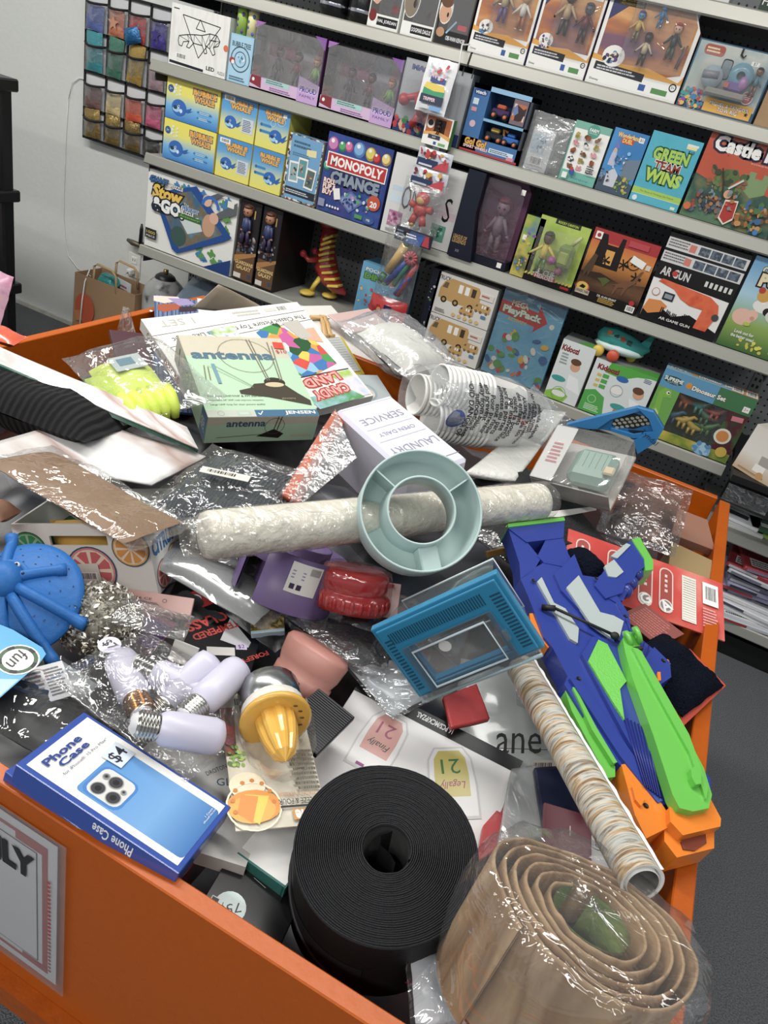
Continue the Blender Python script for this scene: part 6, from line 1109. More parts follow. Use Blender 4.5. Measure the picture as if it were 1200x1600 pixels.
piece('receiver', [(body, -.03, 0, BL_), ([(305, 520), (360, 540), (600, 880), (690, 1040), (720, 1070), (700, 1080), (530, 870)], 0, .005, BL_), ([(240, 60), (330, -30), (380, 100), (560, 300), (560, 380), (520, 350), (400, 270), (270, 130)], 0, .005, BL_), ([(360, 420), (410, 340), (500, 350), (600, 560), (700, 1040), (620, 900), (540, 760)], 0, .006, BL_), ([(610, 480), (680, 390), (750, 460), (755, 525), (690, 570), (640, 520)], 0, .008, BL_)])
piece('stock', [([(35, -155), (160, -172), (290, -185), (285, -110), (120, -90)], -.028, .002, BL_), ([(40, -155), (120, -100), (185, -20), (150, 40), (95, 70), (90, 0)], -.026, 0, BL_), ([(210, -110), (285, -110), (305, -50), (300, 20), (200, 0), (170, -30)], -.026, .001, BL_), ([(35, -168), (285, -198), (290, -183), (35, -153)], -.03, .004, LG)])
piece('grip', [([(345, 45), (440, 60), (480, 30), (590, 95), (555, 165), (525, 155), (430, 112)], -.028, -.002, BL_), ([(420, 105), (470, 30), (560, -80), (600, -100), (640, -30), (650, 20), (610, 50), (590, 90), (560, 100), (545, 140), (470, 165)], -.026, .004, BL_)])
piece('grip_cap', [([(585, -95), (620, -105), (645, -60), (680, 0), (680, 40), (645, 45), (640, -10)], -.028, .006, LG)])
mb = MB()
for x, y in ((600, 70), (625, 30), (575, 105), (600, -10)): p = loc(M, *g6(x, y)); mb.ell((p[0], p[1], -.01), (.012, .012, .013), BL_)
mb.build('finger_grooves', o)
piece('grey_side_panel', [([(290, 125), (345, 70), (440, 235), (500, 250), (545, 275), (525, 350), (490, 350), (400, 290)], .004, .008, GY)])
piece('grey_side_panel', [([(165, 90), (185, 70), (240, 185), (290, 210), (350, 300), (345, 365), (310, 345), (235, 215)], .0, .004, GY)])
piece('grey_side_panel', [([(462, 25), (505, -5), (548, 50), (515, 75), (480, 70)], .002, .006, GY), ([(490, -20), (560, -78), (580, -70), (520, -10)], .002, .006, GY)])
piece('green_side_panel', [([(385, 455), (430, 360), (470, 380), (555, 545), (525, 580), (545, 720), (500, 650)], .006, .009, mat('#66c83e', .35, bump=.3, bs=420.))])
piece('bow_arm', [([(518, 385), (540, 350), (580, 360), (600, 430), (640, 540), (780, 780), (870, 960), (905, 1080), (890, 1140), (820, 1155), (760, 1140), (730, 1080), (650, 820), (560, 560), (530, 450)], .006, .022, LG), ([(555, 430), (590, 440), (800, 820), (880, 1060), (870, 1110), (800, 900), (640, 600)], .022, .026, LG), ([(795, 985), (815, 970), (840, 1000), (840, 1050), (815, 1055), (798, 1020)], .022, .031, LG)])
piece('bow_arm', [([(300, 560), (320, 550), (420, 740), (525, 900), (525, 945), (490, 950), (420, 820), (330, 650)], -.028, -.004, LG), ([(322, 560), (335, 560), (430, 740), (522, 895), (505, 900), (410, 750)], -.004, .003, LG)])
piece('muzzle', [([(540, 905), (575, 900), (720, 1080), (740, 1110), (760, 1180), (650, 1235), (600, 1130)], -.03, .003, OR), ([(735, 1110), (800, 1150), (890, 1130), (900, 1040), (965, 1165), (962, 1200), (795, 1240), (740, 1180)], -.032, .012, OR), ([(738, 1170), (795, 1230), (962, 1190), (962, 1270), (795, 1312), (740, 1240)], -.032, -.001, OR), ([(580, 1010), (640, 1060), (620, 1100), (595, 1070)], .003, .007, OR)])
mb = MB(); poly_prism(mb, M, [(810, 1245), (840, 1212), (880, 1222), (920, 1208), (925, 1250), (870, 1285), (820, 1278)], -.0008, .0006, mat('#7a2f10', .8), g6); mb.build('muzzle_opening', o)
piece('priming_lever', [([(140, 215), (190, 215), (240, 330), (225, 370), (190, 330), (150, 290)], -.022, -.004, OR)])
piece('trigger', [([(440, 185), (500, 165), (530, 230), (460, 225)], -.02, -.004, OR), ([(445, 135), (500, 110), (575, 230), (590, 330), (560, 250), (520, 180)], -.022, .002, BL_)])
piece('selector_button', [([(728, 425), (755, 430), (765, 450), (750, 462), (728, 450)], -.016, .0, OR)])
piece('selector_button', [([(688, 508), (702, 508), (705, 545), (690, 548)], .008, .011, OR)])
mb = MB(); S3 = lambda x, y, z: (*loc(M, *g6(x, y)), z)
mb.tube([S3(185, 205, .004), S3(235, 228, .012)], .0045, mat(BK, .5)); mb.tube([S3(235, 228, .012), S3(360, 290, .014), S3(490, 355, .016)], .0022, mat(BK, .6)); mb.ell(S3(490, 362, .018), (.006, .007, .005), mat(BK, .6)); mb.tube([S3(568, 425, .02), S3(590, 440, .028), S3(603, 425, .02)], .003, mat(BK, .6)); mb.build('bowstring', o)
mb = MB()
for dy, zz in ((0, .021), (0, .03)):
    p = loc(M, *g6(542 if zz < .025 else 570, 385)); mb.lathe([(.004, -.003), (.0125, -.003), (.0125, .003), (.004, .003), (.004, -.003)], LG, 24, T(p[0], p[1], zz) @ RX(60))
mb.build('string_wheel', o)
mb = MB()
for x, y in ((150, 85), (430, 75), (350, 523), (553, 255), (720, 452), (552, 857), (885, 968), (815, 815), (648, 1090)): p = loc(M, *g6(x, y)); mb.lathe([(0, 0), (.0034, 0), (.0034, .0003)], mat('#05060f'), 12, T(p[0], p[1], .0085 if y in (255, 452) else .0036))
mb.build('screw_holes', o)
mb = MB()
for q in range(9):
    a = loc(M, *g6(560+13*q, 760+22*q-60+0*q)); 
for k in range(7):
    a, b = loc(M, *g6(545+16*k, 700+8*k)), loc(M, *g6(640+11*k, 1010+8*k)); MB().tube([(*a, .0065), (*b, .0065)], .0012, BD, 5).build('moulded_rib', o)
for k in range(4): a, b = loc(M, *g6(600+20*k, 330+16*k)), loc(M, *g6(560+25*k, 420+22*k)); MB().tube([(*a, .0055), (*b, .0055)], .001, BD, 5).build('moulded_rib', o)
for k in range(6): a = loc(M, *g6(800+24*k, 830+40*k)); MB().ell((a[0], a[1], 0), (.006, .006, .006), BL_).build('foregrip_bump', o)
# --- blue lidded tank lying on its side
M = pose([(655, 1092), (852, 1010), (775, 897), (578, 983)], .19, .122, 'lid'); w, h = .19, .122
o = thing('small_critter_tank', 'small clear plastic tank on its side with a turquoise vented lid and clear hatch', 'tank', M)
tq = mat('#1687b4', .3, coat=.3); mb = MB(); r2 = .014
def ringrect(mb, x0, y0, x1, y1, X0_, Y0_, X1_, Y1_, z0, z1, m, rad=0):
    O_ = [(X0_, Y0_), (X1_, Y0_), (X1_, Y1_), (X0_, Y1_)]; I_ = [(x0, y0), (x1, y0), (x1, y1), (x0, y1)]; v = [(*p, z) for z in (z0, z1) for p in O_]+[(*p, z) for z in (z0, z1) for p in I_]; f = []
    for i in range(4): j = (i+1) % 4; f += [(i, j, 4+j, 4+i), (8+j, 8+i, 12+i, 12+j), (4+i, 4+j, 12+j, 12+i), (j, i, 8+i, 8+j)]
    mb.add(v, f, m)
ringrect(mb, w*.2, h*.14, w*.78, h*.62, 0, 0, w, h, -.012, .0, tq); ringrect(mb, w*.18, h*.12, w*.8, h*.64, w*.03, h*.04, w*.97, h*.96, 0, .004, tq); q = mb.build('lid', o); bv = q.modifiers.new('bevel', 'BEVEL'); bv.width = .007; bv.segments = 3; bv.limit_method = 'ANGLE'; bv.angle_limit = 1.
mb = MB()
for k in range(38): mb.box(w*(.1+.0195*k), h*.74, .0042, w*(.1+.0195*k)+.0017, h*.88, .0048, mat('#0b4a66'))
for k in range(16): mb.box(w*.88, h*(.12+.045*k), .0042, w*.955, h*(.12+.045*k)+.0022, .0048, mat('#0b4a66')); mb.box(w*.05, h*(.12+.045*k), .0042, w*.1, h*(.12+.045*k)+.0022, .0048, mat('#0b4a66'))
mb.build('vent_slots', o)
cl = film('#f4fafc', .05, .16, 10., .08, .03); mb = MB(); ringrect(mb, w*.2, h*.1, w*.76, h*.6, w*.14, h*.02, w*.84, h*.68, .008, .011, cl); mb.box(w*.2, h*.1, .005, w*.76, h*.6, .0065, cl); mb.tube([(w*.2, h*.1, .011), (w*.76, h*.1, .011), (w*.76, h*.6, .011), (w*.2, h*.6, .011)], .0018, mat('#cfe0e6', .08), 6, None, True, True); mb.tube([(w*.02, -.004, .006), (w*.97, -.004, .006)], .0025, mat('#b8d4de', .1), 6); mb.box(w*.05, -.006, .002, w*.97, h*.04, .009, cl); mb.box(w*.83, h*.3, .008, w*.86, h*.42, .014, cl); mb.build('hatch', o)
mb = MB(); mb.rect(w*.36, h*.44, .018, .014, mat('#cfcfcb', .4)); mb.layer = 0; mb.v = []; mb.f = []; mb.mi = []; mb.sm = []; mb.M = T(0, 0, .0066); mb.disc(w*.42, h*.5, .0085, mat('#d4d5d2', .4)); mb.build('round_sticker', o)
mb = MB(); d = .085; x0, y0, x1, y1 = w*.05, h*.06, w*.95, h*.94; s_ = .012
v = [(x0, y0, -.012), (x1, y0, -.012), (x1, y1, -.012), (x0, y1, -.012), (x0+s_, y0+s_, -d), (x1-s_, y0+s_, -d), (x1-s_, y1-s_, -d), (x0+s_, y1-s_, -d)]
mb.add(v, [(0, 1, 5, 4), (1, 2, 6, 5), (2, 3, 7, 6), (3, 0, 4, 7), (4, 5, 6, 7)], cl); mb.tube([v[4], v[5], v[6], v[7]], .0015, mat('#c8d6da', .08), 6, None, True, True); q = mb.build('tank_body', o)
# --- mint green ring organiser
c = PZ(659, 797, 1.09); n = (CAM-c).normalized()
rgt = Vector((CR.x, CR.y, CR.z)); up_ = n.cross(rgt).normalized(); M = frame(c, c+rgt, c+up_) @ RX(-12) @ RY(10)
Ro = .0885; Ri = .0492; hh = .05; mn = mat('#b3cac7', .42); o = thing('ring_organizer', 'pale mint plastic ring with inner ring and divider walls, propped on the cream roll', 'organizer', M)
mb = MB(); mb.lathe([(Ro-.001, -hh), (Ro, 0), (Ro-.001, .0012), (Ro-.003, .0012), (Ro-.0035, 0), (Ro-.005, -hh+.003), (Ri+.004, -hh+.003)], mn, 64); mb.build('outer_wall', o)
mb = MB(); mb.lathe([(Ri+.0045, -hh+.003), (Ri+.001, 0), (Ri, .0012), (Ri-.0018, .0012), (Ri-.0024, 0), (Ri-.0005, -hh), (Ro-.001, -hh)], mn, 56); mb.build('inner_wall', o)
for a in (2.42, .62): mb = MB(); mb.box(Ri-.0005, -.0011, -hh+.002, Ro-.002, .0011, -.003, mn, RZ(math.degrees(a))); mb.build('divider', o)
mb = MB(); mb.box(Ri, -.014, -hh+.002, Ro-.002, .014, -.012, mn, RZ(-78), .002); mb.build('divider_box', o)
# --- cream roll
M, L = axis((306, 838), 1.03, (852, 783), 1.035)
o = thing('crepe_roll', 'long cream crepe paper roll in clear wrap under the mint ring', 'roll', M); Rc = .0325
crm = mat('#ece7d8', .6, bump=.8, bs=45., var=.04); mb = MB(); prof = [(0, .012), (Rc*.9, .01), (Rc, .018)]+[(Rc*(1+.03*noise.noise(Vector((0, 0, z*20)))), z) for z in np.linspace(.02, L-.02, 24)]+[(Rc*.95, L-.012), (0, L-.01)]; mb.lathe(prof, crm, 32); mb.build('paper', o)
mb = MB(); N = 36; v = []; f = []; Zs = np.linspace(-.015, L+.012, 44)
for i in range(N):
    a = 2*math.pi*i/N
    for z in Zs: d = noise.noise(Vector((math.cos(a)*2, math.sin(a)*2, z*16)))+.6*abs(noise.noise(Vector((math.cos(a)*5, math.sin(a)*5, z*40)))); e = .75 if z < 0 or z > L else 1; r = Rc*(1.05+.05*d)*e; v.append((r*math.cos(a), r*math.sin(a), z))
K = len(Zs)
for i in range(N):
    for q in range(K-1): j = (i+1) % N; f.append((i*K+q, j*K+q, j*K+q+1, i*K+q+1))
mb.add(v, f, film('#fffdf6', .06, .1, 30., 1., .12), None, True); mb.build('clear_wrap', o)
# --- citrus toss crate
M = pose([(48, 927), (245, 932), (229, 818), (14, 820)], .215, .118, 'citrus'); w, h = .215, .118; dp = .15
o = thing('citrus_crate', 'white open crate printed with lime, orange and grapefruit slices', 'crate', M); wt = mat('#e6e6e0', .35)
mb = MB(); hx0, hx1, hy0, hy1 = w*.27, w*.7, h*.7, h*.84
for x0, y0, x1, y1 in ((0, 0, w, hy0), (0, hy1, w, h), (0, hy0, hx0, hy1), (hx1, hy0, w, hy1)): mb.box(x0, y0, -.004, x1, y1, 0, wt)
g = F(mb, w, h)
def slice_(x, y, r, c1, c2, a0=0, g=g):
    X, Y = x*g.w, y*g.h; R = r*g.w; m = g.mb; m.disc(X, Y, R, mat('#2c5a78' if c1 != '#2f8f5a' else '#1f5f44'), None, 28); m.disc(X, Y, R*.94, mat(c2), None, 28); m.disc(X, Y, R*.86, mat('#f2dcc4' if c1 != '#2f8f5a' else '#8fc09a'), None, 28)
    for k in range(8): a = a0+k*math.pi/4; m.poly([(X+R*.1*math.cos(a+.39), Y+R*.1*math.sin(a+.39)), (X+R*.78*math.cos(a+.1), Y+R*.78*math.sin(a+.1)), (X+R*.82*math.cos(a+.39), Y+R*.82*math.sin(a+.39)), (X+R*.78*math.cos(a+.68), Y+R*.78*math.sin(a+.68))], mat(c1))
slice_(.1, .66, .13, '#2f8f5a', '#2f8f5a'); slice_(.54, .36, .185, '#d8646a', '#e08a8a'); slice_(.865, .67, .138, '#e29a3c', '#e6b04a'); g.R(.42, .06, .18, .4, '#dedbd2', rot=.05).B(.44, .22, .14, .12).P([(.62, .14), (.68, .05), (.63, .02)], '#d8b02c'); mb.build('front_wall', o)
mb = MB(); mb.box(w-.004, 0, -dp, w, h, -.004, wt); g2 = F(mb, dp, h, T(w, 0, 0) @ RY(90)); g2.T('CITRUS TOSS', .5, .62, .2, '#2a78b8', .9, bold=.05, rot=0); slice_(.2, .2, .16, '#d8646a', '#e08a8a', 0, g2); slice_(.45, .3, .14, '#e29a3c', '#e6b04a', 0, g2); mb.build('side_wall', o)
mb = MB(); mb.box(0, 0, -dp, .004, h, -.004, wt); mb.build('side_wall', o); mb = MB(); mb.box(.004, 0, -dp, w-.004, h, -dp+.004, wt); mb.build('back_wall', o); MB().box(.004, 0, -dp+.004, w-.004, .004, -.004, wt).build('floor_board', o)
mb = MB(); mb.box(.012, .006, -dp+.02, w*.9, h*.66, -.05, mat('#1f5a3c', .6)); done(mb, 'green_bean_bag', 'dark green bean bag inside the citrus crate', 'bean bag', M); mb = MB(); pillow(mb, .1, .08, .035, mat('#c99a2c', .6), 10, 10, .004, 2.); done(mb, 'yellow_bean_bag', 'yellow bean bag seen through the handle slot of the citrus crate', 'bean bag', M @ T(w*.45, h*.62, -.028))
# --- antenna box
M = pose([(324, 651), (501, 651), (437, 527), (279, 524)], .222, .262, 'antenna'); w, h = .222, .262; d = .062
mb = MB(); gr = '#b0cfae'; bg = '#c4bda6'; mb.box(0, 0, -d, w, h, 0, mat(bg, .5, var=.04), None, .0012); g = F(mb, w, h)
g.R(0, .06, 1, .66, gr).R(0, .0, 1, .075, '#3f6c8c').R(0, 0, .42, .075, '#b9c0b0').O(.12, .038, .03, .004, '#7a9a8c').T('JENSEN', .83, .037, .05, '#e4e2d6', .28, bold=.03, spacing=.95).R(.43, .01, .06, .055, '#c9d4d0').T('✓', .46, .038, .04, '#3f6c8c') if False else g.R(0, .06, 1, .66, gr).R(0, .0, 1, .075, '#3f6c8c').R(0, 0, .42, .075, '#b9c0b0').O(.12, .038, .03, .004, '#7a9a8c').T('JENSEN', .83, .037, .045, '#e4e2d6', .28, bold=.03).N([(.445, .04), (.46, .02), (.49, .06)], .008, WH).R(.26, .015, .12, .045, '#a9c0b0').R(.28, .022, .08, .03, '#b9c8b8')
g.T('antenna', .44, .735, .085, '#4f7286', .76, bold=.035)
for q, t in enumerate(('Receives UHF/VHF & FM stereo', 'Adjustable 34" VHF rods improve reception', 'Large UHF loop for clear picture quality')): g.T(t, .3, .235-.05*q, .022, '#4a5a48', .48)
g.P([(.36, .3), (.47, .33), (.52, .38), (.62, .39), (.78, .4), (.9, .26), (.98, .18), (.97, .12), (.6, .22), (.36, .26)], '#453f33').D(.72, .4, .1, '#38342a', .07).D(.71, .37, .09, '#c9b890', .035).T('JENSEN', .78, .2, .02, '#a89a78', .13).O(.56, .74, .26, .005, '#8a8068')
for p in (((.66, .42), (.63, .96)), ((.68, .42), (.66, .96)), ((.78, .42), (.83, .93)), ((.8, .42), (.86, .88))): g.N(p, .009, '#7a7260')
g.N([(.5, .35), (.2, .62)], .005, '#7f9a7c').N([(.5, .33), (.16, .6)], .004, '#8fa88c').R(.88, .84, .1, .09, '#d8402c', rot=-.1).T('$10', .93, .8, .05, '#c2382c').R(.2, .38, .03, .24, '#6f98a4').N([(.1, .42), (.13, .6)], .008, '#7a6a4c').N([(.14, .42), (.16, .58)], .008, '#7a6a4c')
g = F(mb, w, d, RX(90) @ T(0, -d, 0)); g.R(0, 0, 1, .7, gr).T('antenna', .34, .72, .2, '#3f6074', .34, bold=.03).T('JENSEN', .86, .2, .14, '#c4b88c', .2, bold=.02).P([(.45, .22), (.6, .5), (.7, .3), (.66, .12)], '#26241e').O(.6, .62, .09, .004, '#5a5444').N([(.6, .45), (.62, 1)], .008, '#4a4436').N([(.63, .45), (.65, 1)], .008, '#4a4436').N([(.1, .2), (.5, .3)], .006, '#6a6a54')
g = F(mb, h, d, Matrix(((0, 0, -1, 0), (-1, 0, 0, h), (0, 1, 0, -d), (0, 0, 0, 1)))); g.R(.22, 0, .78, 1, '#a8cba8').R(0, 0, .25, 1, '#d2d6c8').R(.85, 0, .15, 1, '#3f6c8c').T('JENSEN', .92, .5, .5, '#dfe6e2', .1, rot=math.pi/2).O(.4, .5, .05, .006, '#6a8a70').R(.52, .3, .08, .4, '#7fa48a').N([(.15, .2), (.12, .8)], .02, '#4a4436'); 
done(mb, 'antenna_box', 'green and beige box printed antenna, on top of the heap', 'box', M)
# --- white game box under it
M = pose([(467, 473), (218, 497), (338, 672), (582, 616)], .42, .36, 'game') ; w, h = .42, .36; M = M
mb = MB(); mb.box(0, 0, -.03, w, h, 0, mat('#e9e8e0', .4, var=.03), None, .001); g = F(mb, w, h)
g.N([(0, .1), (1, .17)], .004, '#2a2a2a').N([(0, .2), (.95, .29)], .004, '#2a2a2a').T('The Classic Picture Toy that Sticks Like Magic', .47, .19, .055, '#2c2c2c', .88, rot=.065).T('1 SET', .82, .07, .06, '#b9b7a8', .2).R(.1, .04, .16, .03, '#cfcdc4').B(.1, .02, .08, .06).L(.3, .03, .2, .06, 2, '#c4c2b8')
art1 = art(('#d84a3c', '#e6c43c', '#4a9a50', '#3c7ab8', '#e6e0d4', '#c85a9c', '#8fc0dc', '#2c5a34', '#e8983c'), 34., 'voronoi', 3., .35, (1, 1, 1))
P = locs(M, [(432, 505), (470, 530), (492, 533), (505, 545), (526, 568), (500, 582), (480, 588), (470, 588), (400, 520), (412, 512)]); g.mb.poly(P, art1)
P = locs(M, [(322, 520), (340, 512), (365, 510), (378, 528), (345, 528)]); g.mb.poly(P, art(('#5c8ab0', '#a8c46a', '#d8dfe2', '#3f5f8c'), 30., 'noise', 1.))
g.mb.poly(locs(M, [(471, 515), (490, 512), (505, 535), (480, 532)]), mat('#d9a98a')); g.mb.poly(locs(M, [(465, 500), (475, 512), (488, 527), (470, 530), (440, 505)]), mat('#bdb8ae'))
g.mb.line(locs(M, [(470, 590), (544, 576)]), .003, mat('#2c2c2c')); g.mb.poly(locs(M, [(515, 585), (545, 578), (580, 616), (560, 620)]), art(('#c9d86a', '#9cc44a', '#e8d8e0', '#8fc0dc'), 12., 'noise', 2.)); g.mb.poly(locs(M, [(480, 622), (545, 608), (570, 620), (500, 640)]), art(('#a8d0e4', '#4a9a50', '#e8d8e0'), 14., 'noise', 6.))
for t, a in (('LAND', (503, 594)), ('CANDY', (518, 612))): p = loc(M, *a); g.mb.text(t, p[0], p[1], .026, mat('#e8a8a0'), .1, out=mat('#c0392c'), bold=.03, ow=.1, rot=.1)
g = F(mb, h, .03, Matrix(((0, 0, 1, w), (1, 0, 0, 0), (0, 1, 0, -.03), (0, 0, 0, 1)))); g.T('Colorforms', .2, .5, .5, '#3a3a40', .2).T('CANDY LAND', .45, .5, .5, '#c0392c', .2, bold=.04)
done(mb, 'picture_toy_box', 'large white game box with upside-down lettering under the antenna box', 'game box', M)
def pquad(pts, z, order=None):
    """four image corners resting at heights z -> world points"""
    zz = z if isinstance(z, (list, tuple)) else [z]*4
    return [tuple(PZ(*p, q)) for p, q in zip(pts, zz)]
def local(M, pts): I = M.inverted(); return [tuple(I @ Vector(p)) for p in pts]
def slab(name, label, cat, a, b, c, za, zb, zc, th, c1, deco=None, side=None, group=None, w=None, h=None, r=.4):
    M, W_, H_ = fr(a, b, c, za, zb, zc); w = w or W_; h = h or abs(H_)
    mb = MB(); mb.box(0, 0, -th, w, h, 0, m_(c1, r=r), None, min(.001, th*.2))
    if deco: deco(F(mb, w, h), M)
    return done(mb, name, label, cat, M, group)
def bag(o, M, w, h, t, fm=None, seed=1., nx=20, ny=20, wr=.007, name='clear_bag'):
    g = MB(); pillow(g, w, h, t, fm or film('#ffffff', .04, .08, 18., 1., .06), nx, ny, wr, seed); g.M = I4; q = g.build(name, o, M); return q
# --- glossy poster sleeves on the left
streak = art(('#d6d5d3', '#e2e1df', '#c9c4c0', '#e4e3e1', '#b89a90', '#dcdbd9', '#d0cecb'), 3., 'noise', 3., .16, (1, 5, 1), .2, .5)  # print tones, with the whitish reflection of the clear sleeve put into the colour
o = done(sheet(MB(), pquad([(-60, 545), (310, 702), (292, 668), (-60, 515)], [1.05, .985, 1.0, 1.07]), streak, 16, .004, 1., .003), 'poster_sleeve', 'upper glossy poster in a clear sleeve, slanting in from the left over the black knit', 'poster', I4)
MBg = sheet(MB(), pquad([(-60, 553), (308, 708), (309, 703), (-60, 546)], [1.04, .978, .98, 1.05]), art(('#2f5a4c', '#4a7a68', '#24342c'), 30., 'noise', 2., .4), 14, .002, 2., .004); done(MBg, 'green_folder', 'dark green folder edge under the upper poster sleeve', 'folder', I4)
mb = MB(); pillow(mb, .34, .17, .09, art(('#07080a', '#101115', '#08090b'), 26., 'wave', 2., .98, (1, .2, 1), 2., 0., .5), 24, 18, .006, 2., .05); done(mb, 'black_knit', 'black ribbed knit garment between the two poster sleeves', 'garment', lay(45, 625, .985, 8, -8))
MB2 = sheet(MB(), pquad([(-60, 706), (237, 757), (322, 712), (130, 652)], [.985, .965, .972, .99]), art(('#e4e3e1', '#dddcda', '#d0cac6', '#ab928a', '#e0dedd', '#e6e5e3', '#d8d8d6'), 2., 'noise', 7., .16, (1, 3.5, 1), .3, .5), 18, .0025, 5., .004); done(MB2, 'poster_sleeve', 'lower glossy poster in a clear sleeve, its white corner over the kraft pack', 'poster', I4)
mb = MB(); pillow(mb, .07, .05, .02, mat('#d9552c', .3, coat=.5, bump=.5, bs=30.), 12, 6, .006, 3.); done(mb, 'orange_packet', 'orange film packet at the left edge above the posters', 'packet', lay(2, 524, 1.06, 20))
# kraft pack
M = lay(132, 770, .985, -2, -10, 2); o = thing('kraft_pack', 'flat brown kraft pack wrapped in crinkled clear film over the citrus crate', 'pack', M)
mb = MB(); pillow(mb, .26, .12, .02, mat('#8d6c4c', .6, bump=.3, bs=20., var=.15), 20, 14, .003, 4., .03); mb.build('kraft_sheet', o); bag(o, T(.01, 0, .004), .29, .13, .03, film('#ffffff', .02, .05, 16., 1., .06), 6.)
mb = MB(); pillow(mb, .04, .04, .02, mat('#a8785c', .5), 8, 8, .005, 3.); done(mb, 'beige_bundle', 'small beige bundle at the left edge above the blue colander', 'bundle', lay(2, 798, .93, 0))
# --- yellow gloves
M = lay(214, 612, .995, -30, 12, 0) @ Matrix.Scale(1.15, 4); o = thing('yellow_gloves', 'folded fluorescent yellow gloves inside a clear bag', 'gloves', M); gy = mat('#cfe62a', .45, bump=.12, bs=60.)
mb = MB(); pillow(mb, .18, .09, .05, gy, 18, 14, .006, 2., .02, M=T(-.015, .0, 0)); mb.build('glove_back', o)
for k in range(5):
    g = MB(); y = .03-.017*k; g.tube([(.03, y*.9, .016), (.055, y, .024), (.078, y*.92, .024), (.094, y*.88, .012), (.096, y*.85, -.004)], [.007, .0105, .0108, .0095, .006], gy, 12); g.build('glove_finger', o)
mb = MB(); pillow(mb, .16, .04, .03, mat('#bcd62c', .5, bump=.2, bs=40.), 14, 8, .004, 4., .02, M=T(.01, -.052, .002) @ RZ(-8)); mb.build('glove_cuff', o)
mb = MB(); mb.box(-.07, -.02, .03, -.02, .03, .031, mat('#b9c6c4', .3)); mb.box(-.06, -.01, .0312, -.035, .015, .0316, mat('#5d8a9c', .3)); mb.build('size_tag', o)
bag(o, T(-.03, .02, .008) @ RZ(4), .26, .17, .07, None, 3.)
mb = MB(); hull(mb, [(-.05, 0, 0), (.08, 0, 0), (.0, .0, .11), (-.02, .02, .1), (.06, .03, 0), (-.05, .04, 0)], film('#ffffff', .05, .12, 22., 1., .06)); done(mb, 'clear_bag_peak', 'stiff peak of clear film rising over the yellow gloves', 'bag', lay(188, 560, .97, -30))
slab('maroon_folder', 'dark maroon folder leaning behind the yellow gloves', 'folder', (192, 600), (246, 604), (202, 518), .99, .985, 1.04, .01, '#4d2a33')
def planks(f, M):
    f.R(0, 0, 1, 1, art(('#3c5078', '#6b82ac', '#4c6290', '#8a9cc0', '#2f3f60'), 16., 'wave', 2., .3, (1, .15, 1), 3.))
    m = f.mb; m.poly(locs(M, [(308, 466), (420, 480), (420, 496), (310, 490)]), mat('#d5d4d6', .35)); m.poly(locs(M, [(240, 462), (278, 464), (284, 470), (256, 474), (240, 470)]), mat('#d9c6b8')); m.poly(locs(M, [(246, 476), (280, 474), (286, 482), (256, 488), (246, 484)]), mat('#a8502c')); m.poly(locs(M, [(262, 466), (292, 467), (305, 476), (280, 478)]), mat('#9a8ab8')); m.poly(locs(M, [(280, 480), (306, 478), (308, 486), (280, 488)]), mat('#3c2a34'))
    for x, y in ((236, 486), (243, 582)): m.disc(*loc(M, x, y), .004, mat('#e8e8e8') if y < 500 else mat('#15161c'))
slab('plank_print_board', 'board with a blue wood plank print sticking out from under the large game box', 'board', (233, 612), (232, 474), (425, 660), .965, 1.02, .965, .006, '#4c6290', None) if False else None
M, w, h = fr((240, 640), (450, 660), (226, 458), .86, .86, .955); mb = MB(); mb.box(0, 0, -.006, w, h, 0, mat('#4c6290')); planks(F(mb, w, h), M); done(mb, 'plank_print_board', 'board with a blue wood plank print sticking out from under the large game box', 'board', M)
mb = sheet(MB(), pquad([(300, 482), (440, 497), (392, 470), (342, 446)], [1.0, .99, 1.03, 1.07]), mat('#9c8c76', .5, var=.1, bs=60.), 8, .003, 2., .003); done(mb, 'tan_envelope', 'tan envelope in clear film peaking behind the large game box', 'envelope', I4)
# --- hook card and yellow frame
M, w, h = fr((520, 575), (600, 568), (472, 478), .89, .89, .96); o = thing('wooden_hook_card', 'white card holding two curved tan wooden hooks behind the game box', 'hooks', M)
mb = MB(); mb.box(0, 0, -.008, w, h, 0, mat('#e4e0da', .4)); q = loc(M, 490, 492); mb.face(I4); mb.line(locs(M, [(478, 500), (515, 498)]), .004, mat('#2c2620')); g = F(mb, w, h); mb.build('card', o)
for a in (0, 1): g = MB(); q = [(*p, .008) for p in locs(M, [(484+14*a, 500-1*a), (500+6*a, 500), (504+6*a, 510), (506+8*a, 528), (512+9*a, 530)])]; g.tube(q, .0075, mat('#c9a05e', .4), 8); g.build('wooden_hook', o)
M, w, h = fr((545, 588), (578, 584), (500, 528), .905, .905, .965); o = thing('yellow_frame_pad', 'yellow framed pad with pale ruled sheet between game box and white bag', 'pad', M); w = .06
mb = MB(); mb.box(0, 0, -.01, w, h, 0, mat('#d8c41c', .4), None, .002); mb.build('frame', o) ; mb = MB(); mb.box(-.05, .012, .0, w-.012, h-.004, .002, mat('#d0d2d0', .45)); 
for k in range(14): mb.box(-.045, .02+h*.062*k, .0021, w-.018, .0208+h*.062*k, .0024, mat('#b0b2b2'))
mb.build('ruled_sheet', o)
slab('blush_card', 'pale pink card behind the wooden hook card', 'card', (548, 520), (610, 508), (560, 484), .95, .95, .97, .004, '#d9b8b0')
def gd(f, M): f.O(.4, .5, .3, .05, '#8fa0a8').O(.45, .45, .17, .04, '#d9c9c0')
slab('grey_circle_card', 'grey blue card with a pale ring between the candy game box and the cups', 'card', (560, 640), (625, 640), (555, 585), .9, .9, .93, .004, '#a9b2b4', gd)
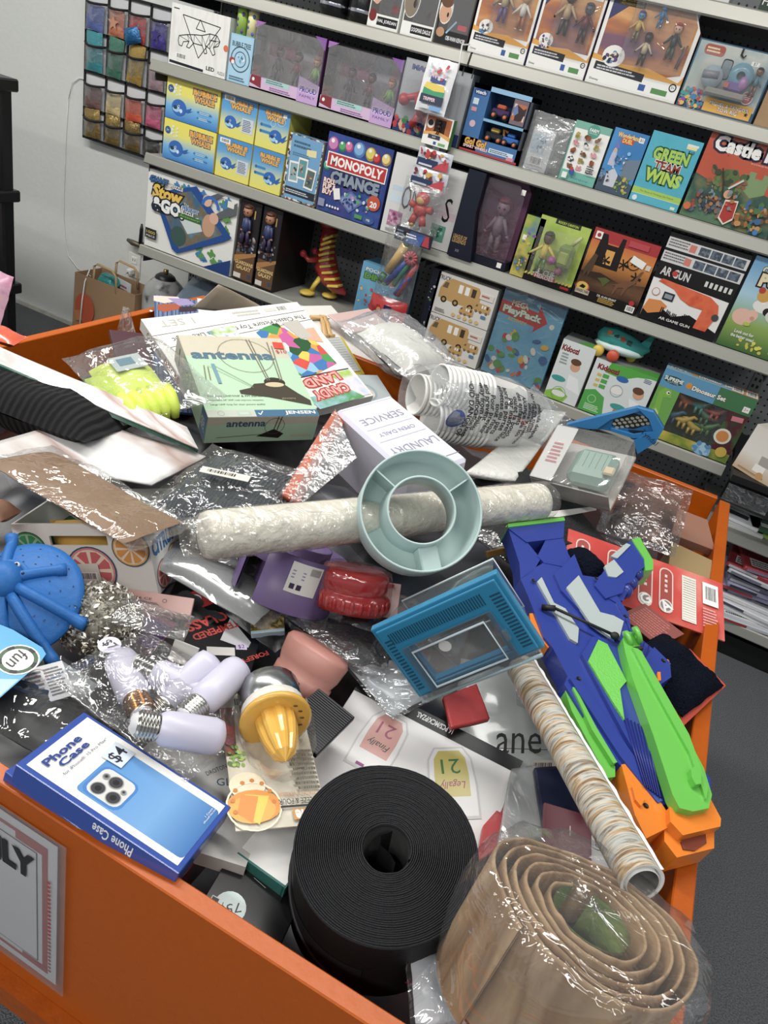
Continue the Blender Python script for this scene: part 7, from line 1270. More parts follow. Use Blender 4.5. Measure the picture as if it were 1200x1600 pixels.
# --- bag of white cloth
M = lay(628, 545, 1.0, -18, 6, 8); o = thing('white_cloth_bag', 'cloudy clear bag of folded white cloth behind the cup stacks', 'bag', M)
mb = MB(); pillow(mb, .2, .14, .08, mat('#e9e7da', .8, bump=.4, bs=14.), 18, 14, .01, 4., .02); mb.build('folded_cloth', o); bag(o, T(-.01, .0, .006), .3, .2, .11, film('#f4f6fa', .14, .1, 14., 1., .14), 2., 24, 20, .011)
# --- white bubble mailer under the cups
mb = sheet(MB(), pquad([(728, 738), (806, 750), (886, 643), (850, 640)], [.98, .98, 1.0, 1.0]), mat('#d9d8d2', .35, bump=.35, bs=90.), 14, .003, 3., .01); done(mb, 'bubble_mailer', 'white bubble mailer lying under the bagged cups', 'mailer', I4)
# --- cup stacks in a printed bag
A0, B0 = PZ(622, 612, 1.075), PZ(790, 655, 1.02); dirv = (B0-A0).normalized()
CG = 'white foam cups nested in the printed bag'
cupm_ = mat('#eceae4', .45, bump=.1, bs=40.); cmb = MB(); cmb.lathe([(0, .002), (.026, 0), (.0275, .003), (.0355, .078), (.0385, .08), (.0385, .084), (.036, .085), (.0345, .08), (.0262, .005), (0, .004)], cupm_, 24)
Mx, L_ = axis((655, 622), 1.06, (835, 655), 1.03); proto = None
_vc = Mx.inverted() @ CAM; AV = math.atan2(_vc.y, _vc.x); CUPO = [(.04*math.cos(AV+q), .04*math.sin(AV+q)) for q in (1.2, -.9, 3.3)]
for si, (ox, oy, n_) in enumerate(((0, .0, 12), (-.0, -.072, 11), (.068, -.035, 11))):
    lab = ['white foam cup nested in the stack with a blue dot at its closed end', 'white foam cup nested in the lower stack of the printed bag', 'white foam cup nested in the stack nearest the back of the printed bag'][si]
    for k in range(n_):
        Mk = Mx @ T(*CUPO[si], .235-.0105*k-.012*si) @ RX(180) @ Matrix.Scale(1.12, 4)
        if proto is None: proto = cmb.build('foam_cup', None, Mk); c_ = proto
        else: c_ = proto.copy(); S.collection.objects.link(c_); c_.matrix_world = Mk
        tag(c_, lab, 'cup', CG)
o = thing('printed_plastic_bag', 'clear bag with black suffocation warning print wrapped around the foam cups', 'bag', Mx)
fmb = film('#f6fafc', .2, .08, 20., .9, .06); R = .082; cx, cy = 0., 0.
def bagp(a, z):
    e = 1. if z < .2 else 1-.25*min(1, (z-.2)/.08); e *= .86+.14*min(1, max(0, z+.02)/.05); d = noise.noise(Vector((math.cos(a)*2, math.sin(a)*2, z*14)))
    r = R*e*(1+.07*d+.04*math.sin(3*a)); return (cx+r*math.cos(a), cy+r*.92*math.sin(a), z)
v = []; f = []; N = 56; K = 40
for i in range(N):
    for q in range(K): v.append(bagp(2*math.pi*i/N, -.012+.3*q/(K-1)))
for i in range(N):
    for q in range(K-1): j = (i+1) % N; f.append((i*K+q, j*K+q, j*K+q+1, i*K+q+1))
MB().add(v, f, fmb, None, True).build('bag_film', o)
# printed words curved onto the film
LN = ['AVOID DANGER OF', 'suffocation keep', 'away from babies', 'and prevent', 'Pour prevenir', 'tout risque', 'bassinettes ou parcs', 'hors de portee', 'par inadvertance', 'ou/et la bouche', 'des enfants', 'Alcance de los', 'ninos y mascotas', 'respiracion', 'No use en cunas', 'pelicula delgada']
mb = MB(); ink = mat('#17181a', .5)
for q, t in enumerate(LN):
    vv, ff, tx, ty, ww, hh_ = text_mesh(t, .02, 1., 0.); z0 = .07+.0118*q; out = []
    for a_, b_, _ in vv:
        s_ = (a_-tx)*.016; a = AV+.25*math.sin(q*1.7)+s_/R; z = z0+(b_-ty)*.016; p = bagp(a, z); k_ = 1.012; out.append((cx+(p[0]-cx)*k_, cy+(p[1]-cy)*k_, z))
    mb.add(out, [tuple(g) for g in ff], ink)
mb.build('warning_print', o)
mb = MB(); v = []
for i in range(20): a = AV+.35+.28*math.cos(i*math.pi/10); z = .045+.02*math.sin(i*math.pi/10); p = bagp(a, z); v.append((cx+(p[0]-cx)*1.008, cy+(p[1]-cy)*1.008, z))
mb.add(v, [tuple(range(20))], mat('#4a5c9a', .45)); mb.build('blue_dot', o)
mb = MB(); pillow(mb, .13, .09, .006, film('#f4f8fa', .12, .14, 20., 1., .06), 16, 12, .008, 7.); mb.build('bag_flap', o, T(.03*math.cos(AV), .03*math.sin(AV), .285) @ RY(50) @ RZ(20))
# --- white laundry box
M = pose([(607, 618), (527, 637), (640, 750), (735, 714)], .122, .225, 'laundry'); w, h = .122, .225
mb = MB(); lv = mat('#d6d5e6', .4); mb.box(0, 0, -.13, w, h, 0, lv, None, .006); g = F(mb, w, h, T(0, 0, 0)); ed = '#8f8fa0'; g.N([(.04, .05), (.96, .05)], .008, '#a9a8b8')
g.T('SERVICE', .5, .26, .085, ed, .72).T('OPEN DAILY', .5, .46, .045, ed, .62).T('LAUNDRY', .5, .68, .085, ed, .8).N([(.1, .37), (.9, .37)], .008, '#b0afc0').N([(.1, .54), (.9, .54)], .008, '#b0afc0').N([(.02, .9), (.98, .9)], .01, '#6f6f80')
done(mb, 'laundry_box', 'lavender white metal box with upside-down LAUNDRY SERVICE lettering', 'box', M)
# --- clear case with mint pouch
M = pose([(826, 742), (950, 772), (990, 687), (873, 662)], .15, .13, 'mintcase'); w, h = .15, .13
o = thing('clear_gift_case', 'clear plastic case with white base holding a pale mint pouch', 'case', M)
mb = MB(); mb.box(0, 0, -.055, w, h, -.05, mat('#c9c7c0', .5)); mb.box(0, 0, -.055, w, .002, -.01, mat('#b9b7b2', .5)); mb.box(0, 0, -.055, .002, h, -.004, mat('#c4c2bc', .5)); mb.box(0, h*.0, -.004, w*.28, h, -.003, mat('#d5d4d0', .4)); mb.face(T(0, 0, -.0025)).lines(w*.08, h*.3, w*.16, h*.4, 6, mat('#c87a80')); mb.build('tray', o)
mb = MB(); mb.box(w*.36, h*.2, -.048, w*.9, h*.8, -.012, mat('#8fb0a0', .4), None, .012)
for k in range(5): mb.box(w*.45+.012*k, h*.42, -.0118, w*.452+.012*k, h*.7, -.0112, mat('#5a7a6c'))
mb.build('mint_pouch', o); mb = MB(); mb.box(w*.8, h*.35, -.012, w*.94, h*.5, -.006, mat('#d8c49c', .4), None, .003); mb.build('tan_clasp', o)
mb = MB(); mb.box(0, 0, -.052, w, h, 0, film('#ffffff', .05, .16, 9., .25, .05)); q = loc(M, 963, 700); mb.face(I4).text('Velvet', q[0], q[1], .006, mat('#2c2c30'), rot=1.2); mb.build('clear_cover', o)
# --- blue hexagon mesh paddle
zc = PY(960, 672, 1.5); M = frame(PY(885, 690, 1.5), PY(1030, 730, 1.5), PY(905, 640, 1.5)); hx = lambda x, y: (780+x/2.857, 620+y/2.857)
o = thing('blue_mesh_paddle', 'bright blue curved plastic frame with black hexagon mesh standing near the back of the bin', 'paddle', M); bm = mat('#1f7fc0', .3, coat=.3)
mb = MB(); poly_prism(mb, M, [(310, 125), (440, 105), (620, 45), (690, 65), (735, 140), (700, 200), (620, 250), (600, 200), (560, 165), (400, 140)], -.012, -.004, bm, hx); poly_prism(mb, M, [(300, 122), (450, 85), (620, 45), (640, 58), (500, 98), (440, 140), (400, 140)], -.014, .006, bm, hx); poly_prism(mb, M, [(620, 45), (690, 65), (735, 140), (700, 200), (620, 250), (600, 190), (690, 150), (670, 95)], -.012, .008, bm, hx); poly_prism(mb, M, [(500, 135), (600, 165), (690, 150), (690, 170), (600, 182), (500, 150)], -.012, .006, bm, hx); q = mb.build('frame', o)
mb = MB(); poly_prism(mb, M, [(510, 105), (600, 75), (675, 98), (680, 120), (600, 145), (500, 130)], -.0035, -.002, mat('#15171a', .5), hx); poly_prism(mb, M, [(575, 150), (650, 155), (600, 180)], -.0035, -.002, mat('#15171a', .5), hx); mb.build('mesh_backing', o)
mb = MB()
for rr in range(3):
    for k in range(7):
        p = loc(M, *hx(525+23*k-11*(rr % 2), 122-6*k*.5+ (rr-1)*16)); mb.disc(p[0], p[1], .0042, mat('#b9b49c', .5), .003, 6); mb.layer = 0
mb.M = T(0, 0, -.0016); q = mb.build('mesh_openings', o, T(0, 0, -.0016))
mb = MB(); p = loc(M, *hx(670, 178)); mb.text('Tyndal', p[0], p[1], .014, mat('#12304c'), rot=-.5); mb.build('name_print', o, T(0, 0, .0082))
# --- orange net in silver clear bag

o = thing('orange_net_bag', 'orange mesh item in a sparkling clear bag beside the laundry box', 'bag', T(*PZ(480, 760, .99)))
q_ = lambda P, z: local(o.matrix_world, pquad(P, z)); om = T(*PZ(480, 760, .99)); q_ = lambda P, z: local(om, pquad(P, z))
sheet(MB(), q_([(440, 768), (466, 785), (536, 662), (524, 642)], [1.0, 1.0, 1.06, 1.07]), mat('#d9602c', .5, bump=.6, bs=140.), 14, .006, 2., .012).build('orange_mesh', o)
sheet(MB(), q_([(452, 785), (490, 772), (556, 716), (527, 646)], [1.01, 1.01, 1.05, 1.08]), film('#e4e4e6', .3, .3, 36., 1., .06), 20, .005, 5.).build('silver_film', o)
sheet(MB(), q_([(436, 770), (470, 790), (556, 716), (524, 636)], [1.015, 1.015, 1.055, 1.085]), film('#ffffff', .03, .14, 30., 1., .06), 20, .006, 8.).build('clear_bag', o)
# --- grey knit in bag with barcode
M = lay(370, 775, .955, 8, 4, -3); o = thing('bagged_grey_knit', 'slate grey knitted garment in a clear bag with a barcode strip', 'garment', M)
mb = MB(); pillow(mb, .19, .2, .05, art(('#303a42', '#4a565e', '#38434b', '#2a3238'), 50., 'wave', 2., .85, (1, 1, 1), 4., 0., .6), 22, 22, .006, 6., .02); mb.build('knit', o); bag(o, T(0, 0, .006), .22, .24, .062, film('#ffffff', .02, .1, 24., 1., .06), 8., 26, 26, .008)
mb = MB(); q = M.inverted() @ PZ(352, 737, 1.0); mb.M = T(q.x, q.y, .043) @ RZ(10); mb.box(-.04, -.009, -.001, .04, .009, 0, mat('#d8d4c8', .5)); mb.face(mb.M).bars(-.036, -.006, .06, .012); mb.build('barcode_strip', o)
# --- clear zip bag pack
M = lay(340, 902, .885, -2, 10, 2); o = thing('clear_zip_pack', 'stack of clear grey zip bags with a seam, beside the citrus crate', 'pack', M)
mb = MB(); pillow(mb, .2, .085, .024, mat('#8f9293', .2, coat=.5, bump=.1, bs=8.), 22, 12, .0015, 3., .03); mb.build('folded_bags', o); bag(o, T(.01, 0, .002), .22, .09, .03, film('#ffffff', .04, .08, 9., .3, .08), 3., 24, 12, .002)
# --- pink boxes
def pk(f, M): f.T('16 CE', .35, .6, .12, '#3c2a28', .2).O(.62, .6, .03, .006, '#3c2a28').L(.3, .3, .3, .14, 2, '#6a4a48')
slab('pink_flat_box', 'dusty pink flat box wedged under the citrus crate', 'box', (178, 945), (298, 962), (190, 918), .862, .862, .87, .014, '#c79a92', pk)
slab('pink_flat_box', 'thin pink box lower than its twin, its edge above the tempered glass box', 'box', (196, 952), (296, 965), (205, 926), .846, .846, .85, .012, '#b98a82')
# --- tempered glass box
M, w, h = fr((425, 930), (300, 900), (400, 1062), .845, .85, .835); mb = MB(); w = .15; h = .17; mb.box(0, 0, -.02, w, h, 0, mat('#131416', .3, coat=.2)); I_ = lambda p: loc(M, *p); P_ = lambda c, *pts: mb.poly(locs(M, pts), m_(c))
mb.face(I4); P_('#b3262a', (232, 958), (250, 975), (352, 936), (320, 915)); P_('#c9c9cc', (344, 1000), (360, 965), (392, 1004), (388, 1012), (372, 1010))
for t, a, hh_, ww, c in (('TEMPERED', (338, 985), .012, .075, '#c93a30'), ('GLASS', (323, 971), .018, .066, '#c93a30'), ('16', (313, 935), .022, .03, '#e8dcd8'), ('PRO', (252, 962), .012, .03, '#e8dcd8'), ('FOREFYE', (395, 1028), .008, .05, '#b3362c')):
    p = I_(a); e = Vector(I_((a[0]-30, a[1]+10)))-Vector(p); mb.text(t, p[0], p[1], hh_, mat(c), ww, rot=math.atan2(e.y, e.x), bold=.03)
p = I_((345, 1018)); mb.rect(p[0]-.02, p[1]-.008, .04, .016, mat('#d8d6d0'), 3.4); p = I_((377, 1011)); mb.rect(p[0]-.008, p[1]-.006, .016, .012, mat('#cdbfe0'), 3.4); mb.text('$2', p[0], p[1], .008, mat('#2a2438'), rot=3.5)
done(mb, 'tempered_glass_box', 'black and red flat box printed TEMPERED GLASS upside down', 'box', M)
mb = MB(); pillow(mb, .09, .09, .04, mat('#8f2c5c', .6), 10, 10, .006, 2.); done(mb, 'magenta_fabric_bundle', 'magenta fabric peeking out above the bulb bag', 'fabric', lay(208, 985, .845, 10))
mb = MB(); pillow(mb, .045, .05, .03, mat('#4c2c6c', .7, bump=.5, bs=200.), 8, 8, .003, 2.); done(mb, 'purple_pompom', 'small dark purple tuft beside the tempered glass box', 'trinket', lay(232, 988, .875, 10))
slab('orange_red_card', 'dull orange red card in the shade under the pink boxes', 'card', (180, 985), (235, 990), (185, 952), .84, .84, .85, .004, '#a8452c')
slab('white_corner_card', 'white card corner poking up behind the bulb bag', 'card', (262, 1030), (300, 1045), (272, 998), .86, .86, .885, .003, '#e4e2dc')
# --- purple organiser ring with label
c = PZ(462, 872, .935); M = T(*c) @ RX(-24); o = thing('purple_ring_organizer', 'purple plastic ring organiser with notch and white label under the crepe roll', 'organizer', M); pu = mat('#6d5888', .4)
mb = MB(); Rp = .08; a1, a2 = math.radians(-118), math.radians(-100)
mb.lathe([(Rp, -.065), (Rp, .02), (Rp-.004, .02), (Rp-.004, -.065)], pu, 50, None, True, math.radians(-98), math.radians(232)); mb.lathe([(Rp, -.005), (Rp, .02), (Rp-.003, .02), (Rp-.003, -.005)], pu, 8, None, True, math.radians(232), math.radians(262)); mb.build('outer_wall', o)
mb = MB(); mb.lathe([(.05, -.05), (.05, .028), (.046, .028), (.046, -.05)], pu, 40); mb.lathe([(.05, .005), (Rp-.002, .005)], pu, 40); mb.build('inner_wall', o)
mb = MB(); v = []; a0, a1 = math.radians(-70), math.radians(-36)
for i in range(9): a = a0+(a1-a0)*i/8; v += [((Rp+.0006)*math.cos(a), (Rp+.0006)*math.sin(a), -.032), ((Rp+.0006)*math.cos(a), (Rp+.0006)*math.sin(a), .014)]
mb.add(v, [(2*i, 2*i+2, 2*i+3, 2*i+1) for i in range(8)], mat('#dfdcd6', .5))
def onw(s, z0, z1, c, wd): a = a0+(a1-a0)*s; r = Rp+.001; mb.add([(r*math.cos(a), r*math.sin(a), z0), (r*math.cos(a+wd), r*math.sin(a+wd), z0), (r*math.cos(a+wd), r*math.sin(a+wd), z1), (r*math.cos(a), r*math.sin(a), z1)], [(0, 1, 2, 3)], mat(c))
for k in range(14): onw(.62+.024*k, .0, .011, '#222', .005)
for k in range(3): onw(.08, .0-.005*k, .002-.005*k, '#9a8aa8', .25)
for k in range(2): onw(.12+.22*k, -.026, -.018, '#3a2a4c', .09)
mb.build('price_label', o)
# --- red telescopic drum on card
M, w, h = fr((455, 962), (600, 900), (475, 1000), .90, .935, .875); o = thing('red_blister_toy', 'shiny red ribbed drum toy in a blister on a pink card', 'toy', lay(548, 940, .92, 14, -18, -6))
mb = MB(); mb.M = T(0, .02, .0) @ RX(35) @ RZ(4); mb.box(-.085, -.025, -.004, .07, .04, -.002, mat('#d0b0ac', .4)); mb.rect(-.08, .03, .14, .006, mat('#b8343e')); mb.build('card', o)
rr = mat('#c01c1a', .2, coat=.6); mb = MB(); prof = [(0, .052), (.036, .052), (.042, .049), (.045, .042), (.045, .022), (.042, .02), (.042, .017), (.048, .015), (.048, -.01), (0, -.01)]; mb.lathe(prof, rr, 40, T(0, 0, 0) @ Matrix.Diagonal((1.15, .75, 1, 1)))
for k in range(26): a = 2*math.pi*k/26; mb.ell((.0555*math.cos(a), .036*math.sin(a), .003), (.004, .004, .011), rr, 6, k=5)
mb.build('drum', o); mb = MB(); mb.lathe([(0, .056), (.038, .056), (.047, .052), (.05, .04), (.054, -.01)], film('#ffe8e8', .0, .06, 20., .5, .06), 30, Matrix.Diagonal((1.15, .75, 1, 1))); mb.build('blister', o)
# --- teal book, pencil strip, dark items
def bkd(f, M): f.R(.0, .1, 1, .85, art(('#c9b24a', '#2c2a24', '#a8862c', '#d8d0b8'), 60., 'noise', 2.))
slab('small_picture_book', 'small book with pale blue cover edge and yellow picture near the purple ring', 'book', (392, 990), (445, 985), (380, 955), .855, .865, .86, .012, '#a8c4d2', bkd)
slab('amber_strip', 'long amber wooden strip behind the turquoise tank', 'strip', (762, 872), (822, 858), (762, 862), .935, .94, .945, .006, '#b88a2c')
# --- pink plastic holder in bag
c = PZ(500, 1012, .885); M = T(*c) @ RZ(-10) @ RX(-34); o = thing('pink_plastic_holder', 'dusty pink plastic holder with square openings in a crinkled clear bag', 'holder', M); pkm = mat('#c9897c', .4)
mb = MB(); mb.lathe([(0, .004), (.03, .004), (.042, .0), (.0455, -.006), (.043, -.03), (.039, -.042), (.041, -.045), (.04, -.075), (0, -.075)], pkm, 40, Matrix.Diagonal((1.15, .8, 1, 1))); mb.build('holder_body', o)
mb = MB(); mb.box(-.02, -.034, -.074, .014, -.026, -.05, mat('#2c1a18', .8), None, .001); mb.build('square_opening', o); 
bag(o, T(.005, .045, .012) @ RX(5), .17, .1, .04, film('#f4f4f6', .03, .1, 22., 1., .06), 9., 22, 20, .008)
def rib(f, M):
    for k in range(22): f.R(.04+.043*k, .02, .014, .96, '#4a4c50')
slab('ribbed_black_pouch', 'black pouch with fine pale ribs between juicer card and cup box', 'pouch', (495, 1180), (555, 1120), (470, 1100), .86, .865, .87, .008, '#17181b', rib)
slab('charcoal_flat_box', 'charcoal flat box under the clear bag above the juicer card', 'box', (400, 1095), (490, 1110), (410, 1050), .835, .835, .845, .02, '#2a2b2e')
# --- blue colander
c = PZ(35, 935, .925); n = ((CAM-c).normalized()*.75+Vector((0, 0, .45))).normalized(); r_ = CR.copy(); u_ = n.cross(r_).normalized(); M = frame(c, c+r_, c+u_)
o = thing('blue_squid_colander', 'bright blue domed silicone toy with squid arms, eyes and rows of pin holes', 'toy', M); bc = mat('#1568b4', .5, spec=.3, bump=.1, bs=120.); Rb = .077
zs = lambda r: .028*(1-(r/Rb)**2)
mb = MB(); mb.lathe([(0, zs(0)-.0)]+[(Rb*k/12, zs(Rb*k/12)) for k in range(1, 13)]+[(Rb, -.004), (Rb*.97, -.005), (Rb*.5, .012), (0, .02)], bc, 56); mb.build('dome', o)
h0 = loc(M, 21, 920); mb = MB(); mb.ell((h0[0], h0[1], zs(0)+.0), (.024, .026, .022), bc, 20, k=12); mb.lathe([(.024, zs(0)-.004), (.03, zs(0)-.002), (.033, zs(0)-.01)], bc, 24, T(h0[0], h0[1], 0)); mb.build('head', o)
for ex, ey in ((42, 897), (52, 911)): p = loc(M, ex, ey); g = MB(); g.ell((p[0], p[1], zs(0)+.002), (.004, .004, .004), mat('#e8eaec', .3), 12); g.ell((p[0]+.001, p[1], zs(0)+.0055), (.002, .002, .0015), mat(BK, .3), 10); g.build('eye', o)
for tip in ((17, 836), (108, 895), (133, 976), (84, 1039), (14, 1000), (-60, 900), (-50, 970), (-30, 850)):
    p = loc(M, *tip); d = Vector((p[0]-h0[0], p[1]-h0[1])); g = MB(); pts = []; rr = []
    for k in range(10): t = .2+.8*k/9; x, y = h0[0]+d.x*t, h0[1]+d.y*t; rad = math.hypot(x, y); pts.append((x, y, max(zs(rad), -.004)+.0015)); rr.append(.0072 if k < 8 else .0088)
    g.tube(pts, rr, bc, 8)
    for k in range(18): t = .3+.6*k/17; x, y = h0[0]+d.x*t, h0[1]+d.y*t; g.ell((x, y, max(zs(math.hypot(x, y)), -.004)+.004), (.004, .004, .003), bc, 6, k=4)
    g.build('arm', o)
mb = MB(); rn = random.Random(2)
for k in range(16):
    for r0 in (.042, .053, .066):
        a = k*math.pi/8+r0*9; mb.M = T(0, 0, zs(r0)-.0002); mb.layer = 0; mb.disc(r0*math.cos(a), r0*math.sin(a), .0016, mat('#0a2c54'), None, 8)
mb.build('pin_holes', o)
M, w, h = fr((-70, 1050), (0, 1090), (-30, 960), .945, .94, .95); tp = [(-60, 950), (0, 976), (20, 984), (66, 1012), (72, 1022), (62, 1036), (0, 1090), (-60, 1090)]
o = thing('toy_hang_tag', 'blue gradient hang tag with a round fun badge below the squid toy', 'tag', M); mb = MB(); poly_prism(mb, M, tp, -.0006, .0002, mat('#3fa2d6', .3)); mb.build('tag_card', o)
mb = MB(); mb.M = T(0, 0, .0002); mb.poly(locs(M, [(-60, 1060), (30, 1062), (0, 1088), (-60, 1090)]), mat('#9fd0ea', .3)); q = loc(M, 28, 1031); e = Vector(loc(M, 28, 1055))-Vector(q); Rr = e.length; mb.disc(*q, Rr, mat(WH)); mb.ring(*q, Rr*.92, Rr*.2, mat('#3c5a3c')); mb.disc(*q, Rr*.68, mat('#e8e8e2'))
for k in range(5): mb.ring(*q, Rr*.92, Rr*.2, mat(BK), 6, k*1.25, k*1.25+.4)
e = Vector(loc(M, 10, 1050))-Vector(loc(M, 45, 1015)); mb.text('fun', q[0], q[1], Rr*.7, mat('#1a1a1c'), Rr*1.1, rot=math.atan2(-e.y, -e.x)+math.pi, shear=.3); mb.build('badge_print', o)
# --- silver tinsel ball
c = PZ(156, 968, .9); o = tag(None or MB().ell((0, 0, 0), .001, mat('#8a857a')).build('tinsel_ball', None, T(*c)), 'ball of crinkled silver metallic tinsel between squid toy and bulb bag', 'tinsel ball')
bpy.data.objects.remove(o); mb = MB(); rn = random.Random(7); tm = [mat('#d6d2c6', .25, .7), mat('#e4e0d4', .3, .4), mat('#a39c8a', .25, .8)]
mb.ell((0, 0, 0), (.048, .048, .038), mat('#8a8578', .4, .5), 16)
for k in range(2200):
    a, b = rn.uniform(0, 6.283), math.acos(rn.uniform(-.5, 1)); r = .053*rn.uniform(.9, 1.06); p = Vector((r*math.sin(b)*math.cos(a), r*math.sin(b)*math.sin(a), .85*r*math.cos(b))); d = Vector((rn.uniform(-1, 1), rn.uniform(-1, 1), rn.uniform(-1, 1))).normalized(); e = d.cross(Vector((rn.uniform(-1, 1), rn.uniform(-1, 1), rn.uniform(-1, 1)))).normalized(); s_ = rn.uniform(.0025, .005)
    mb.add([tuple(p-d*s_), tuple(p+e*s_*.4), tuple(p+d*s_), tuple(p-e*s_*.4)], [(0, 1, 2, 3)], tm[k % 3])
tag(mb.build('tinsel_ball', None, T(*c)), 'ball of crinkled silver metallic tinsel between squid toy and bulb bag', 'tinsel ball')
# --- light bulbs in a bag
def bulb(M, label, gold=False, first=[None]):
    o = thing('light_bulb', label, 'light bulb', M, 'light bulbs in the clear bag')
    bd = mat('#c9c6da', .35); MB().lathe([(.0125, 0), (.0165, .006), (.0175, .02), (.018, .055), (.016, .062), (.008, .066), (0, .067)], bd, 26).build('bulb_body', o)
    cm = mat('#c2c0ba' if not gold else '#a86a1c', .18, 1.)
    prof = [(.0125, .001)]
    for k in range(6): prof += [(.0138, -.0018-.0032*k), (.0138, -.0026-.0032*k), (.0116, -.0034-.0032*k), (.0116, -.0042-.0032*k)]
    prof += [(.011, -.021)]; MB().lathe(prof, cm, 24).build('screw_base', o)
    MB().lathe([(.011, -.021), (.008, -.025), (.004, -.0265), (0, -.027)], mat('#cfcfd2', .3), 18).build('base_insulator', o); MB().lathe([(.004, -.0262), (.003, -.0285), (0, -.029)], mat('#7c7c80', .3, .9), 12).build('contact_tip', o); return o
for (a, b, za, zb, lab, gold) in (((246, 1136), (330, 1150), .935, .92, 'white bulb lying level, its silver base nearest the phone case box', False), ((312, 1100), (370, 1048), .925, .93, 'white bulb slanting up to the right, silver base pointing down left', False), ((212, 1092), (192, 1040), .905, .905, 'white bulb with gold glinting base pointing toward the viewer', True), ((262, 1098), (330, 1035), .9, .93, 'white bulb in the middle of the bag crossing behind two others', False), ((240, 1050), (290, 1075), .915, .91, 'white bulb at the back of the bag with ribbed base to the left', False)):
    Ma, _ = axis(a, za+.022, b, zb+.022); bulb(Ma @ Matrix.Scale(1.12, 4), lab, gold)
M = lay(248, 1088, .905, -6, -6, 0); o = thing('bulb_bag', 'crinkled clear bag around the light bulbs with a round $7 sticker', 'bag', M)
bag(o, T(.012, -.008, .012), .215, .15, .07, film('#ffffff', .025, .07, 24., 1., .06), 4., 34, 26, .009, 'bag_film'); mb = MB(); q = M.inverted() @ PZ(170, 1015, .935); mb.M = T(q.x, q.y, .036) @ RX(10); mb.disc(0, 0, .0135, mat('#d9d0ea', .45)); mb.text('$7', 0, 0, .013, mat('#1c1c24'), .016, bold=.02); mb.build('price_sticker', o)
mb = MB(); pillow(mb, .1, .06, .012, film('#ffffff', .04, .12, 30., 1., .06), 14, 10, .008, 3.); mb.build('bag_top', o, T(-.09, .07, .03) @ RZ(30))
# --- shiny black bag, labelled sleeve
M = lay(52, 1112, .895, 4, -6, 0); o = thing('black_glossy_bag', 'black garment in a glossy clear bag at the left by the phone case box', 'bag', M)
mb = MB(); pillow(mb, .16, .09, .025, mat('#121316', .5), 16, 12, .006, 3., .02); mb.build('garment', o); bag(o, T(0, 0, .006), .18, .1, .032, film('#ffffff', .01, .06, 12., 1., .06), 5., 24, 18, .007)
def lb(f, M): f.L(.05, .1, .4, .8, 7, '#5a5a60', seed=2).L(.5, .1, .45, .8, 9, '#4a4a50', seed=3).O(.35, .75, .2, .01, '#b05a5c').mb.star(f.w*.33, f.h*.75, f.w*.05, mat('#b3323a'))
slab('printed_sleeve_label', 'white sleeve label with red star stamp and tiny print under the fun tag', 'label', (50, 1105), (118, 1085), (20, 1052), .905, .905, .915, .001, '#cfd0d2', lb)
# --- poly bags with clothes in the right middle
def poly_bag(name, label, pts, z, m, wr=.004, seed=1., th=.012, cat='bag'):
    return done(sheet(MB(), pquad(pts, z), m, 18, wr, seed, th), name, label, cat, I4)
poly_bag('grey_poly_bag', 'large pale grey glossy poly bag printed with thin letters under the bark roll', [(700, 1200), (985, 1335), (965, 1080), (720, 1030)], [.765, .8, .86, .82], mat('#b7bdbc', .28, coat=.5, bump=.25, bs=9.), .006)
M, w, h = fr((760, 1168), (930, 1168), (760, 1130), .815, .84, .845); mb = MB()
for t, a, s_ in (('ane', (808, 1158), .03), ('ta', (925, 1150), .028), ('e', (938, 1195), .02), ('bouncy', (960, 1218), .007), ('la Bella', (958, 1235), .007), ('PIZZI', (975, 1250), .007)): p = loc(M, *a); mb.text(t, p[0], p[1], s_, mat('#3a3c3e', .4), s_*(2.2 if len(t) > 1 else .8))
mb.line(locs(M, [(765, 1165), (860, 1168)]), .001, mat('#3a3c3e')); q = loc(M, 848, 1198); mb.rect(q[0]-.022, q[1]-.013, .044, .026, mat('#d5d3ca', .4), 0, .003).bars(q[0]-.02, q[1]-.001, .034, .012).text('super 3 first unisex', q[0]-.002, q[1]-.006, .004, mat('#333'), .03); q = mb.build('bag_print', None, M @ T(0, 0, .008)); bpy.data.objects.remove(q)
def bp(mb_, M_): pass
q2 = [o_ for o_ in S.objects if o_.name.startswith('grey_poly_bag')][0]; q = mb.build('bag_print', q2, M @ T(0, 0, .009))
poly_bag('red_fabric_bag', 'red fabric patch in clear film between the tank and the cup box', [(705, 1135), (765, 1122), (745, 1068), (693, 1088)], .86, mat('#c23a3c', .35, coat=.4, bump=.3, bs=20.), .003, 2., .008)
poly_bag('red_fabric_bag', 'pinkish red garment corner in film between cup box and tan coil', [(745, 1345), (800, 1315), (795, 1245), (755, 1290)], .82, mat('#c9474c', .35, coat=.4, bump=.3, bs=20.), .003, 5., .008)
poly_bag('navy_garment', 'navy blue garment with pale camouflage patch in clear film under the barcode label', [(850, 1300), (925, 1290), (900, 1195), (835, 1200)], .855, art(('#1f2740', '#262f4c', '#1c2238', '#9a9ca0'), 10., 'noise', 3., .4, (1, 1, 1), 0, .3), .004, 3., .008, 'garment')
poly_bag('clear_poly_bag', 'cloudy clear poly bag beside the navy garment', [(778, 1320), (850, 1310), (838, 1195), (800, 1200)], .845, film('#e8ecec', .4, .14, 14., .8, .06), .004, 8., .01)
def mr(f, M): f.N([(.55, .4), (.55, .62)], .012, '#e8e0e0')
slab('maroon_notebook', 'small maroon booklet between the tan coil and the bark roll', 'booklet', (848, 1322), (925, 1345), (868, 1258), .885, .885, .895, .006, '#5c1a2c', mr)
def wl(f, M): f.T('(cm)', .5, .5, .3, '#4a4a4c', .7, rot=1.57)
